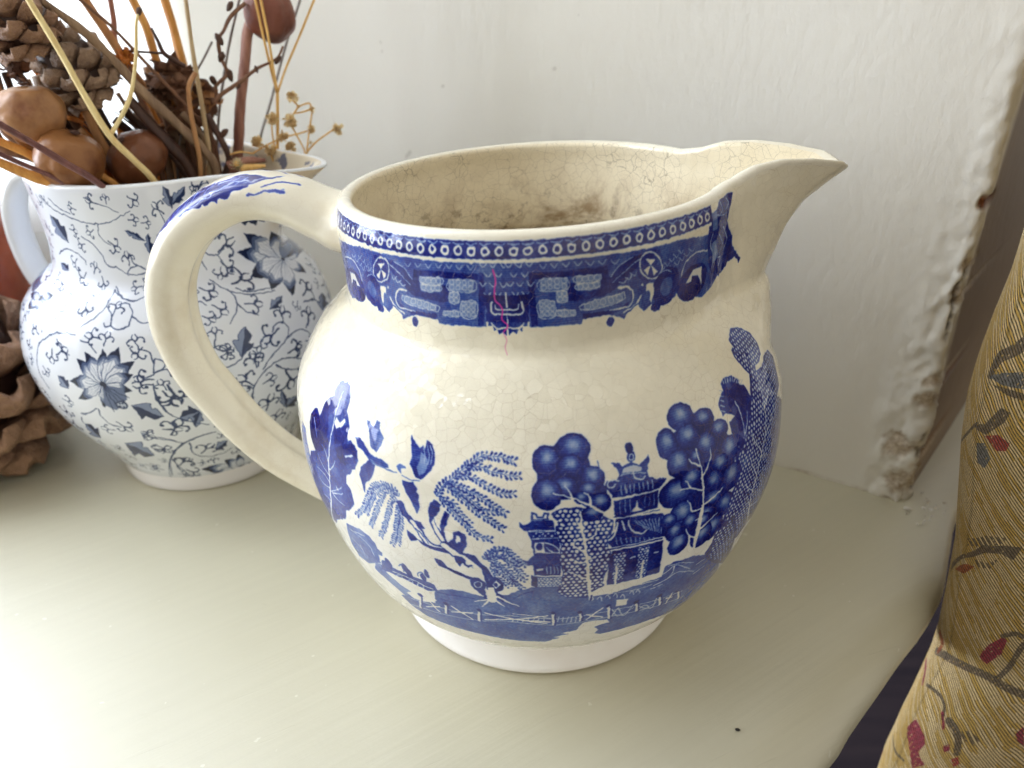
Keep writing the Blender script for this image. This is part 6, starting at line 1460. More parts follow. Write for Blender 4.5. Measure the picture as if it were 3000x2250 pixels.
['K',-641,389,33,-7],
['K',-733,358,-21,19],
['K',-715,268,14,-32],
['K',-550,226,30,32],
['K',-669,145,29,29],
['K',-828,87,-25,16],
['K',-412,672,24,13],
['K',-159,592,34,6],
['K',-330,618,-3,34],
['K',-201,470,17,-53],
['K',-374,545,-25,30],
['K',-284,511,29,5],
['K',-394,512,-7,-28],
['K',-292,403,13,40],
['K',-243,287,16,42],
['K',-659,45,27,-29],
['K',-640,0,19,0],
['K',-714,31,27,-13],
['K',-298,660,-11,-22],
['K',-362,1282,-13,-15],
['K',-200,1309,11,-1],
['K',-97,1291,-9,15],
['K',0,1248,0,-11],
['K',0,1281,0,9],
['K',0,1306,0,0]]}
M3 = {'stems': [
['pale','pale straw stalk crossing in front of the seed heads,forked by a thin side shoot',60,98,0,[[-1712,351,2401],[-1548,433,1830],[-1508,453,1690],[-1471,472,1540],[-1434,491,1418],[-1385,515,1334],[-1340,538,1249],[-1319,632,1034],[-1414,736,623]],[]],
['pale','thin pale curved shoot with a brown node rising from the forked straw stalk',35,57,0,[[-1282,579,1795],[-1298,570,1756],[-1321,559,1651],[-1354,542,1549],[-1388,525,1488],[-1435,501,1423]],[[-1285,577,1789,148]]],
['grey','thick grey brown twig slanting down from the top left corner',85,140,0,[[-2013,400,2223],[-1612,602,1825],[-1561,628,1774],[-1502,658,1706],[-1451,684,1626],[-1406,706,1543],[-1350,735,1461],[-1298,761,1386],[-1249,786,1309],[-1226,797,1238],[-1253,817,1015],[-1387,810,616]],[]],
['brown','thin dark brown twig crossing the tan stalks behind the grey twig',36,55,0,[[-1897,526,2266],[-1538,707,1821],[-1471,741,1738],[-1412,771,1642],[-1353,800,1546],[-1298,828,1457],[-1258,848,1381],[-1236,859,1305],[-1263,862,1065],[-1391,828,636]],[]],
['tan','wide tan brown blade slanting behind the pine cone',114,154,0,[[-1823,765,2369],[-1613,871,1817],[-1586,885,1746],[-1557,899,1669],[-1522,917,1566],[-1474,941,1469],[-1412,972,1320],[-1369,994,1206],[-1355,967,994],[-1428,870,608]],[]],
['rose','rosy brown stalk above the pine cone',76,96,0,[[-1522,984,2411],[-1565,962,1813],[-1569,960,1747],[-1579,955,1659],[-1545,972,1482],[-1457,1017,1281],[-1415,987,1053],[-1452,878,631]],[]],
['gold','golden brown stalk leaning right of the curved shoot',97,146,0,[[-1601,832,2391],[-1455,906,1814],[-1434,916,1733],[-1424,921,1618],[-1409,929,1520],[-1380,944,1354],[-1358,954,1215],[-1370,926,993],[-1434,854,607]],[]],
['gold','golden brown stalk left of the long grey straw',117,148,0,[[-1447,988,2406],[-1387,1018,1809],[-1379,1023,1726],[-1374,1025,1619],[-1367,1028,1462],[-1376,1024,1200],[-1406,967,980],[-1448,870,602]],[]],
['greytan','long greyish straw stalk in front of the dried flower heads',43,79,0,[[-1195,835,2413],[-1226,819,1814],[-1234,815,1652],[-1237,814,1533],[-1240,813,1404],[-1251,807,1247],[-1317,802,1016],[-1413,804,616]],[]],
['tan','short tan straw joining the long grey straw at a fork',66,72,0,[[-1222,777,1584],[-1251,762,1540],[-1261,757,1456],[-1262,757,1359],[-1266,755,1253],[-1323,765,1020],[-1415,789,618]],[]],
['dark','very dark thick stem running to the middle of the jug mouth',135,212,0,[[-1444,687,1510],[-1402,708,1428],[-1357,731,1348],[-1305,757,1236],[-1299,794,1020],[-1406,800,618]],[]],
['dark','dark tapering leaf blade under the curved shoot',33,168,1,[[-1529,734,1462],[-1478,760,1398],[-1433,782,1339],[-1376,811,1259],[-1334,843,1050],[-1420,820,630]],[]],
['purple','purplish brown stem across the two lower seed heads',85,100,0,[[-1664,274,1507],[-1577,318,1420],[-1521,346,1361],[-1452,381,1288],[-1381,526,1083],[-1438,693,643]],[]],
['purple','rosy stem low at the left edge under the purplish stem',64,73,0,[[-1739,337,1403],[-1688,363,1363],[-1641,387,1328],[-1587,414,1281],[-1475,554,1086],[-1476,705,645]],[]],
['gold','flat golden leaf blade low at the left edge',175,197,1,[[-1775,364,1378],[-1723,390,1338],[-1671,416,1301],[-1617,443,1268],[-1488,581,1094],[-1481,715,648]],[]],
['gold','golden leaf blade catching light beside the lowest seed head',154,172,1,[[-1823,463,1423],[-1772,488,1388],[-1727,511,1352],[-1696,527,1291],[-1587,623,1064],[-1521,732,636]],[]],
['orange','orange brown curled leaf between the seed heads',110,240,1,[[-1679,681,1451],[-1627,707,1425],[-1602,720,1357],[-1600,721,1257],[-1567,743,1023],[-1513,780,619]],[]],
['orange','orange leaf blade between the two pine cones',80,147,1,[[-1764,727,1694],[-1756,731,1639],[-1735,742,1567],[-1710,755,1503],[-1610,789,1217],[-1530,798,697]],[]],
['orange','second orange leaf blade under the first between the pine cones',81,149,1,[[-1818,745,1664],[-1797,756,1607],[-1771,769,1554],[-1733,788,1488],[-1611,821,1215],[-1531,812,696]],[]],
['gold','short golden blade at the jug rim by the pale stalk',123,134,1,[[-1542,526,1311],[-1516,539,1271],[-1488,553,1235],[-1415,651,1036],[-1452,744,624]],[]],
['rose','pinkish stem reaching a round seed head at the top',162,164,0,[[-1065,1057,1773],[-1101,1039,1701],[-1127,1026,1594],[-1168,1005,1429],[-1201,989,1267],[-1225,977,1203],[-1328,913,991],[-1418,848,606]],[]],
['straw','thin golden stem in front of the top seed head,left of a pair',33,38,0,[[-1076,962,2405],[-1037,982,1806],[-1029,986,1677],[-1019,991,1553],[-1012,994,1486]],[]],
['straw','thin golden stem in front of the top seed head,right of a pair',33,38,0,[[-1041,968,2406],[-1017,981,1806],[-1011,984,1672],[-1010,984,1554],[-1008,985,1487]],[]],
['straw','thin golden stem leaning out to the right of the top seed head',33,35,0,[[-574,1215,2317],[-847,1078,1801],[-918,1042,1667],[-973,1014,1567],[-1010,996,1486]],[]],
['straw','golden stem below the fork,standing among the small cream flowers',54,57,0,[[-1011,995,1491],[-1026,987,1373],[-1044,978,1256],[-1060,970,1179],[-1189,917,968],[-1362,850,597]],[]],
['slate','thin slate grey stem behind the budded twig',39,45,0,[[-945,1252,2355],[-1155,1146,1803],[-1208,1120,1664],[-1245,1101,1549],[-1286,1080,1407],[-1329,1059,1229],[-1394,981,1006],[-1444,875,612]],[]],
['slate','thin slate grey stem behind the small cream flowers',38,42,0,[[-709,1371,2334],[-948,1251,1797],[-1021,1214,1632],[-1097,1175,1439],[-1156,1146,1298],[-1189,1129,1188],[-1295,1031,977],[-1404,895,601]],[]],
['slate','thin grey stem rising to the budded twig',34,36,0,[[-1208,940,1672],[-1244,922,1616],[-1278,905,1565],[-1310,889,1492],[-1399,844,1211],[-1446,821,694]],[]],
['brown','knobbly brown twig carrying dark buds,left of the top seed head',57,58,0,[[-1083,1003,1796],[-1137,976,1752],[-1166,962,1707],[-1188,951,1676],[-1190,949,1618],[-1180,955,1559],[-1222,934,1518],[-1224,932,1474]],[[-1134,978,1787,175],[-1185,952,1679,200],[-1188,951,1618,207],[-1171,959,1555,204],[-1228,930,1540,192],[-1224,933,1477,153]]],
['brown','dark twig with pointed buds crossing in front of the pinkish stem',29,58,0,[[-970,1016,1648],[-998,1001,1606],[-1069,966,1573],[-1126,937,1533],[-1192,904,1494],[-1227,886,1464]],[[-994,1004,1601,158],[-1069,966,1573,117],[-1136,932,1517,128]]],
['darkbrown','dark crooked twig with a round bud low beside the pinkish stem',98,105,0,[[-1245,855,1430],[-1226,864,1367],[-1212,871,1326],[-1202,877,1267],[-1212,871,1233],[-1314,837,1011],[-1412,818,614]],[[-1202,876,1356,194],[-1203,876,1255,179]]],
['darkbrown','black forked twig above the dried flower heads',44,73,0,[[-1376,834,1727],[-1365,839,1686],[-1355,844,1645],[-1327,858,1618],[-1298,873,1595]],[]],
['darkbrown','black side twig running left to the orange seed head',38,38,0,[[-1475,784,1659],[-1427,808,1652],[-1360,842,1643]],[]],
['rose','small pinkish stub in the jug spout',60,179,0,[[-1067,900,1249],[-1129,868,1253],[-1193,836,1237]],[]],
['straw','cream stub lying in the jug spout under the small flowers',47,134,0,[[-1036,803,1250],[-1077,783,1249],[-1118,762,1245]],[]],
['brown','*',134,142,0,[[-1394,901,1362],[-1369,913,1287],[-1345,925,1203],[-1345,912,988],[-1424,848,605]],[]],
['tan','*',167,177,0,[[-1453,909,1386],[-1433,919,1299],[-1429,921,1205],[-1436,895,984],[-1460,841,603]],[]],
['gold','*',174,188,0,[[-1849,882,1367],[-1800,906,1290],[-1680,967,1196],[-1541,971,1028],[-1503,871,621]],[]],
['dark','*',126,141,0,[[-1815,596,1479],[-1769,619,1380],[-1662,673,1263],[-1539,744,1063],[-1502,781,635]],[]],
['grey','*',97,107,0,[[-1625,726,1503],[-1583,747,1378],[-1535,771,1239],[-1482,799,1018],[-1479,803,617]],[]],
['brown','*',96,103,0,[[-1770,922,1370],[-1721,947,1287],[-1635,990,1190],[-1520,981,1007],[-1494,876,613]],[]],
['tan','*',140,153,0,[[-1742,875,1489],[-1719,887,1357],[-1625,934,1203],[-1527,933,1003],[-1497,856,611]],[]],
['gold','*',87,96,0,[[-1927,855,1520],[-1927,855,1378],[-1800,919,1207],[-1651,925,1013],[-1547,853,615]],[]],
['dark','*',169,180,0,[[-1428,944,1413],[-1420,949,1310],[-1397,960,1196],[-1393,933,980],[-1444,856,602]],[]],
['grey','*',171,185,0,[[-1425,905,1506],[-1418,909,1363],[-1413,911,1207],[-1425,887,985],[-1456,838,604]],[]],
['brown','*',99,107,0,[[-1801,860,1390],[-1742,889,1303],[-1627,947,1200],[-1506,954,1025],[-1488,865,620]],[]],
['tan','*',82,91,0,[[-1829,568,1446],[-1792,587,1367],[-1682,642,1270],[-1546,725,1078],[-1505,773,641]],[]],
['gold','*',73,79,0,[[-1524,958,1533],[-1492,974,1369],[-1468,986,1190],[-1455,949,974],[-1468,863,600]],[]],
['dark','*',101,112,0,[[-1659,814,1585],[-1626,830,1413],[-1565,861,1219],[-1507,865,1001],[-1489,829,610]],[]],
['grey','*',66,74,0,[[-1739,669,1497],[-1705,687,1382],[-1609,735,1248],[-1509,786,1043],[-1490,797,627]],[]],
['brown','*',129,144,0,[[-1905,686,1516],[-1909,683,1394],[-1754,761,1243],[-1604,813,1053],[-1528,808,631]],[]],
['tan','*',71,77,0,[[-1644,687,1411],[-1601,709,1334],[-1521,749,1245],[-1435,801,1048],[-1460,803,629]],[]],
['gold','*',109,116,0,[[-1577,946,1410],[-1553,958,1307],[-1521,975,1193],[-1477,949,980],[-1477,862,602]],[]],
['dark','*',160,177,0,[[-1880,822,1540],[-1882,821,1392],[-1778,873,1218],[-1643,886,1013],[-1544,837,615]],[]],
['grey','*',123,133,0,[[-1522,1035,1579],[-1503,1044,1386],[-1480,1056,1174],[-1466,1000,962],[-1473,883,595]],[]],
['brown','*',144,157,0,[[-1794,782,1416],[-1766,796,1328],[-1657,851,1222],[-1531,880,1038],[-1499,835,625]],[]],
['tan','*',166,181,0,[[-1749,947,1477],[-1733,956,1343],[-1640,1003,1187],[-1540,983,991],[-1502,876,606]],[]],
['gold','*',74,78,0,[[-1490,1009,1429],[-1453,1028,1309],[-1458,1025,1181],[-1468,968,966],[-1473,870,596]],[]],
['dark','*',83,94,0,[[-1955,678,1570],[-1903,705,1418],[-1763,775,1240],[-1620,819,1040],[-1534,810,626]],[]],
['grey','*',110,119,0,[[-1573,953,1421],[-1491,994,1306],[-1454,1013,1184],[-1425,978,974],[-1456,874,600]],[]],
['brown','*',139,155,0,[[-1726,615,1460],[-1679,639,1367],[-1560,699,1256],[-1457,767,1065],[-1469,790,636]],[]],
['tan','*',154,166,0,[[-1437,975,1509],[-1389,999,1353],[-1389,999,1187],[-1411,951,970],[-1451,863,598]],[]],
['gold','*',96,103,0,[[-1404,934,1515],[-1388,943,1364],[-1387,943,1200],[-1409,909,980],[-1450,846,602]],[]],
['dark','*',173,188,0,[[-1589,910,1445],[-1520,945,1325],[-1478,966,1195],[-1441,945,983],[-1462,861,603]],[]],
['grey','*',160,182,0,[[-1899,689,1616],[-1881,698,1445],[-1754,762,1243],[-1623,804,1034],[-1535,804,624]],[]],
['brown','*',160,168,0,[[-1324,906,1363],[-1328,904,1290],[-1339,898,1209],[-1390,867,989],[-1442,830,605]],[]],
['tan','*',135,151,0,[[-1605,698,1608],[-1605,698,1440],[-1566,718,1252],[-1520,752,1022],[-1494,784,619]],[]],
['gold','*',134,143,0,[[-1647,969,1372],[-1641,972,1287],[-1579,1003,1187],[-1493,984,991],[-1483,877,607]],[]],
['dark','*',148,163,0,[[-1637,720,1434],[-1587,745,1342],[-1516,781,1237],[-1442,819,1032],[-1463,811,623]],[]],
['grey','*',156,163,0,[[-1495,1069,1348],[-1442,1095,1259],[-1441,1096,1165],[-1449,1023,954],[-1466,892,592]],[]],
['brown','*',82,93,0,[[-1926,668,1560],[-1881,690,1415],[-1751,756,1244],[-1613,803,1042],[-1531,804,627]],[]],
['tan','*',139,158,0,[[-1881,653,1561],[-1853,667,1418],[-1721,734,1249],[-1589,787,1047],[-1522,798,629]],[]],
['gold','*',182,192,0,[[-1479,985,1356],[-1424,1014,1271],[-1421,1015,1183],[-1431,965,968],[-1458,869,597]],[]],
['dark','*',87,95,0,[[-1765,668,1414],[-1715,693,1338],[-1624,739,1247],[-1507,796,1056],[-1489,801,632]],[]],
['grey','*',97,107,0,[[-1878,832,1561],[-1850,847,1399],[-1750,897,1212],[-1627,902,1006],[-1537,844,612]],[]],
['brown','*',79,88,0,[[-1920,803,1534],[-1899,814,1389],[-1749,889,1214],[-1607,905,1024],[-1529,845,620]],[]],
['tan','*',131,142,0,[[-1873,724,1392],[-1857,731,1324],[-1737,792,1236],[-1583,840,1061],[-1519,819,634]],[]],
['gold','*',110,123,0,[[-1745,841,1595],[-1715,856,1415],[-1622,903,1210],[-1538,903,1000],[-1501,844,610]],[]],
['dark','*',103,111,0,[[-1486,1003,1560],[-1509,991,1384],[-1508,992,1189],[-1499,946,972],[-1486,861,599]],[]],
['grey','*',82,89,0,[[-1631,979,1492],[-1580,1004,1344],[-1520,1035,1179],[-1468,998,974],[-1473,882,599]],[]],
['brown','*',132,141,0,[[-1539,1004,1406],[-1453,1047,1292],[-1432,1058,1174],[-1421,1005,963],[-1455,885,595]],[]],
['tan','*',153,168,0,[[-1851,784,1437],[-1803,809,1337],[-1688,866,1219],[-1557,891,1033],[-1509,839,623]],[]],
['gold','*',157,173,0,[[-1765,774,1537],[-1787,762,1397],[-1700,806,1232],[-1589,833,1021],[-1522,816,618]],[]],
['dark','*',129,139,0,[[-1637,924,1405],[-1558,964,1302],[-1506,990,1190],[-1450,968,985],[-1466,870,604]],[]],
['grey','*',89,95,0,[[-1322,821,1441],[-1270,847,1333],[-1297,834,1224],[-1371,812,1002],[-1435,808,611]],[]],
['brown','*',166,184,0,[[-1725,770,1493],[-1690,787,1369],[-1582,842,1224],[-1487,867,1026],[-1481,830,620]],[]],
['tan','*',112,121,0,[[-1700,899,1496],[-1683,908,1358],[-1652,923,1206],[-1584,906,987],[-1520,845,605]],[]],
['gold','*',129,134,0,[[-1389,1085,1402],[-1401,1079,1291],[-1418,1070,1171],[-1450,995,960],[-1466,881,594]],[]],
['dark','*',138,154,0,[[-1778,770,1547],[-1745,786,1398],[-1651,834,1226],[-1551,855,1017],[-1507,825,617]],[]],
['grey','*',142,160,0,[[-1785,751,1582],[-1766,760,1420],[-1660,814,1230],[-1557,841,1021],[-1509,819,619]],[]],
['brown','*',149,167,0,[[-1855,527,1445],[-1829,540,1372],[-1669,621,1275],[-1526,714,1099],[-1497,769,650]],[]],
['tan','*',112,122,0,[[-1376,931,1530],[-1356,941,1371],[-1347,945,1199],[-1373,914,979],[-1435,848,602]],[]],
['gold','*',79,88,0,[[-1702,914,1575],[-1697,917,1399],[-1626,953,1199],[-1549,936,987],[-1506,857,605]],[]],
['dark','*',104,118,0,[[-1873,707,1599],[-1851,719,1433],[-1739,775,1240],[-1615,812,1029],[-1532,808,622]],[]],
['grey','*',148,158,0,[[-1516,924,1427],[-1476,944,1317],[-1473,945,1199],[-1472,912,980],[-1475,848,602]],[]]],
'pods': [['large pale brown round seed head at the left edge of the bouquet',[-1706,533,1487],1079,959,0],['round brown seed head at the jug rim in front of the others',[-1597,498,1341],1078,999,20],['dark brown seed head behind the pale straw stalk',[-1448,663,1313],1057,834,-30],['reddish brown seed head held highest,at the top of the pinkish stem',[-1022,1079,1756],947,1023,10]],
'cones': [['grey brown pine cone among the stems behind the pale straw stalk',[-1630,728,1613],1081,1622],['dark brown pine cone at the top left corner',[-1695,561,1774],992,1439]],
'heads': [['tangled brown dried flower head behind the long grey straw',[-1364,907,1544],750],['small brown dried flower head left of the tangled one',[-1428,897,1502],464],['brown dried flower head low beside the dark stem',[-1339,874,1411],642],['brown dried flower head right of the long grey straw',[-1289,989,1466],538],['small orange dried flower head beside the pine cone',[-1463,767,1630],300],['crumpled grey brown flower head above the jug mouth',[-1386,896,1345],535],['dark crumpled flower head at the left edge',[-1814,680,1620],400]],
'fl': [[[-951,981,1470],250],[[-1031,940,1398],262],[[-970,971,1387],312],[[-1003,954,1332],265],[[-1089,911,1317],263],[[-1054,928,1287],265],[[-978,967,1285],256],[[-898,1007,1348],195],[[-804,1055,1339],260],[[-889,1011,1420],133],[[-934,989,1435],72],[[-908,1002,1296],86]],
'fls': [[[-952,980,1459],[-937,988,1435],[-956,978,1408]],[[-937,988,1435],[-898,1007,1444],[-890,1011,1426]],[[-956,978,1411],[-923,994,1414],[-890,1011,1423]],[[-891,1011,1408],[-913,999,1323],[-926,993,1265]],[[-971,970,1375],[-951,980,1321],[-934,989,1265],[-941,985,1230]],[[-824,1045,1338],[-889,1012,1297],[-927,993,1259],[-941,985,1230]],[[-916,998,1341],[-966,973,1331],[-1004,954,1329]],[[-1004,954,1326],[-1043,934,1310],[-1082,914,1293],[-1111,900,1276]],[[-1111,900,1276],[-1151,880,1286],[-1187,861,1281]],[[-1033,939,1387],[-1036,937,1324],[-1032,939,1276]],[[-1055,928,1284],[-1048,932,1242],[-1042,935,1205]],[[-979,966,1276],[-991,960,1224],[-1022,945,1197]],[[-941,985,1230],[-960,976,1208],[-985,963,1186]]],
'white': [[-1109,722,1265],313]}
WEAR = {'sp':[[20,541,24,0],[19,463,36,0],[-24,481,17,1],[-42,522,22,0],[63,248,53,0],[-26,176,23,1],[-43,156,19,1],[22,92,58,0],[-16,141,24,0],[-5,224,13,2],[2,1199,22,1],[2,983,24,0],[-1,961,10,2],[17,899,11,2],[9,852,12,2],[0,876,30,0],[-42,202,17,1]],'cr':[[[1,331],[3,300],[7,279]],[[24,266],[2,244],[-7,225],[2,207]],[[-13,198],[-29,174],[-24,144],[-21,119],[-23,67],[-11,41]],[[6,999],[2,944],[20,901],[11,840],[9,770],[10,709]]]}
M5 = [
[0,'br',26,14,[[81,1010],[57,987],[14,953],[0,918],[-5,890]]],
[1,'sl',0,0,[[-5,884],[19,907],[119,936],[143,890],[100,884],[48,878]]],
[1,'br',0,0,[[10,867],[52,873],[143,878],[157,856],[86,856]]],
[1,'br',0,0,[[76,815],[119,810],[105,775],[57,735],[33,712],[-10,712],[-29,724],[19,741]]],
[1,'rd',0,0,[[29,707],[86,730],[143,718],[133,690],[90,678]]],
[1,'sl',0,0,[[0,672],[33,684],[71,644],[48,604],[14,609]]],
[0,'br',8,8,[[-14,730],[-90,678],[-219,609]]],
[1,'br',0,0,[[-157,169],[0,260],[76,335],[171,369],[252,386],[219,329],[162,335],[90,312],[10,249],[-162,129]]],
[1,'or',0,0,[[-76,169],[14,226],[48,237],[5,180]]],
[1,'cr',0,0,[[162,-100],[171,-66],[190,-31],[238,20],[262,14],[257,-49],[205,-117]]],
[0,'br',20,20,[[-81,-203],[29,-180],[114,-169],[219,-163],[300,-180],[410,-203]]],
[0,'br',15,15,[[271,-163],[305,-94],[324,-14],[333,14]]],
[0,'br',12,12,[[238,26],[281,49],[324,49]]],
[1,'cr',0,0,[[462,-386],[476,-346],[524,-443],[490,-421]]],
[0,'br',20,20,[[157,-415],[205,-432],[243,-472],[267,-529]]],
[1,'cr',0,0,[[190,-529],[219,-506],[229,-535],[210,-552]]],
[1,'rd',0,0,[[252,-569],[281,-546],[300,-575],[281,-598]]],
[1,'cr',0,0,[[-14,-564],[10,-501],[81,-535],[105,-564],[86,-621],[143,-655],[90,-707],[24,-621]]],
[0,'br',8,8,[[-138,-672],[-29,-707],[33,-707]]],
[0,'cr',12,12,[[-276,-283],[-133,-300],[-67,-358]]],
[0,'or',16,16,[[-119,-129],[-43,-152],[-57,-192]]],
[0,'br',9,9,[[-24,-346],[52,-340],[105,-369],[124,-421]]],
[0,'cr',8,8,[[110,-398],[152,-455]]],
[2,'br',0,0,[[238,-432],[276,-415],[338,-443],[324,-478],[267,-466]]],
[2,'br',0,0,[[5,323],[86,375],[186,403],[157,369],[5,295]]],
[2,'br',0,0,[[33,260],[110,278],[162,323],[119,260],[67,243]]],
[1,'cr',0,0,[[900,1300],[960,1320],[990,1390],[930,1370]]],
[0,'br',16,16,[[780,1240],[880,1290],[1000,1260],[1120,1330]]],
[1,'cr',0,0,[[950,300],[1010,320],[1040,390],[980,370]]],
[0,'br',16,16,[[830,240],[930,290],[1050,260],[1170,330]]],
[1,'cr',0,0,[[980,-900],[1040,-880],[1070,-810],[1010,-830]]],
[0,'br',16,16,[[860,-960],[960,-910],[1080,-940],[1200,-870]]],
[1,'cr',0,0,[[700,1450],[760,1470],[790,1540],[730,1520]]],
[0,'br',16,16,[[580,1390],[680,1440],[800,1410],[920,1480]]]]
SPECK = [0.0562, -0.066, 0.0002]
# ---------------------------------------------------------------- setting: sill, wall, window, sky, floor
WT, WN = Vector((-.8769, .4807, 0)), Vector((-.4807, -.8769, 0))      # along / out of the reveal wall
CORNER = Vector((.1458, .0416, 0)); ROOM = Vector((.62, .785, 0))
PT, PN = Vector((.6415, .767, 0)), Vector((.767, -.6415, 0))          # along / into the room from the window
PW = Vector((-.1733, .2821, 0))

def make_sill():
    edge = spline([(.3000, .2000), (.2450, .1300), (.1950, .0680), (.1720, .0450), (.1590, .0235), (.1462, .0010), (.1385, -.0090), (.1290, -.0200), (.1170, -.0320), (.1065, -.0433), (.0926, -.0580), (.0838, -.0680), (.0480, -.1010), (-.0100, -.1340), (-.0900, -.1700), (-.2000, -.2050), (-.4200, -.2500), (-.8, -.30)], 150)
    d = np.gradient(edge, axis=0); d /= np.linalg.norm(d, axis=1)[:, None]; nrm = np.stack([-d[:, 1], d[:, 0]], -1)   # outward from the sill
    if (nrm[75] @ np.array([.7, -.7])) < 0: nrm = -nrm
    R = .011; prof = [(-.026, 0), (-.019, -.0002), (-.0130, -.0009), (-.0075, -.0026), (-.0030, -.0054), (-.0008, -.0084), (0, -.0115), (-.0010, -.0142), (-.0036, -.0162), (-.0080, -.0172), (-.013, -.0175), (-.06, -.0178)]
    v = []; k = len(prof)
    for e, n_ in zip(edge, nrm):
        for a, z in prof: v.append((e[0] + n_[0] * a, e[1] + n_[1] * a, z))
    f = grid_faces(len(edge), k)
    top = [i * k for i in range(len(edge))]
    b = len(v); v += [(-.8, .5, 0), (-.25, .6, 0), (.0, .35, 0), (.30, .26, 0)]
    f.append(tuple(top + [b, b + 1, b + 2, b + 3]))
    me = mesh('window_sill', v, f)
    bm = bmesh.new(); bm.from_mesh(me); bmesh.ops.recalc_face_normals(bm, faces=bm.faces); bm.to_mesh(me); bm.free()
    # make sure the top faces up
    if me.polygons[-1].normal.z < 0: me.flip_normals()
    n = NT('sill_paint'); c = n.coords('Object', rot=(0, 0, -math.radians(35)))
    st = n.coords2('Object', -math.radians(35), (10, 360, 60)); scr = n.noise(n.coords2('Object', -math.radians(28), (26, 1500, 60)), 1.0, 2, .4)
    strokes = n.noise(st, 1.0, 5, .6); fine = n.noise(c, 900, 2); big = n.noise(c, 9, 4)
    col = n.mix(n.ramp(big, [(.35, 0.), (.7, 1.)]), srgb(199, 193, 168), srgb(192, 186, 160))
    spk = n.noise(c, 260, 2, .4); col = n.mix(n.ramp(spk, [(.745, 0.), (.765, .55)]), col, srgb(225, 222, 205))
    mk = n.noise(n.coords('Object', scale=(60, 170, 1), rot=(0, 0, .5)), 1.0, 3, .7); col = n.mix(n.ramp(mk, [(.70, 0.), (.76, .12)]), col, srgb(120, 112, 90))
    h = n.math('ADD', n.math('MULTIPLY', strokes, .9), n.math('MULTIPLY', fine, .12)); h = n.math('SUBTRACT', h, n.math('MULTIPLY', n.ramp(scr, [(.70, 0.), (.74, 1.)]), .5)); col = n.mix(n.ramp(strokes, [(.40, .06), (.6, 0.)]), col, srgb(150, 145, 120)); col = n.mix(n.math('MULTIPLY', n.ramp(scr, [(.70, 0.), (.76, 1.)]), .10), col, srgb(130, 124, 104))
    n.set(col, n.ramp(strokes, [(.3, .46), (.7, .54)]), n.bump(h, .36, .0006), spec=1.0); n.put(n.b.inputs['Coat Weight'], 1.0); n.put(n.b.inputs['Coat Roughness'], .42)
    o = link('window_sill', me, n.m, smooth=True); tag(o, kind='structure')
    me.polygons[-1].use_smooth = False
    return o
make_sill()

def wear_at(d, z):
    """chipped plaster beside the corner: 0 painted, up to 1 bare; d = distance along the reveal from the corner (m)"""
    bare = rust = dark = 0.
    for (sd, sz, r, k) in WEAR['sp']:
        q = math.hypot(d - sd * 1e-4, (z - sz * 1e-4)) / (r * 1e-4)
        q += .55 * noise.noise(Vector((d * 420, z * 420, sd))) + .25 * noise.noise(Vector((d * 1100, z * 1100, sd)))
        g = max(0., min(1., 2.6 - 2.1 * q))
        if k == 0: bare = max(bare, g)
        elif k == 1: rust = max(rust, g)
        else: dark = max(dark, g * .7)
    for pl in WEAR['cr']:
        for a, b in zip(pl, pl[1:]):
            A, B = Vector((a[0] * 1e-4, a[1] * 1e-4)), Vector((b[0] * 1e-4, b[1] * 1e-4)); P = Vector((d, z)); e = B - A
            t = max(0, min(1, (P - A).dot(e) / e.length_squared)); q = (P - A - e * t).length + .0006 * noise.noise(Vector((d * 900, z * 900, 3)))
            dark = max(dark, max(0, min(1, 1.5 - q / .00036)) * max(0, min(1, .75 + 1.6 * noise.noise(Vector((d * 260, z * 260, 9))))) * .85)
    return bare, rust, dark
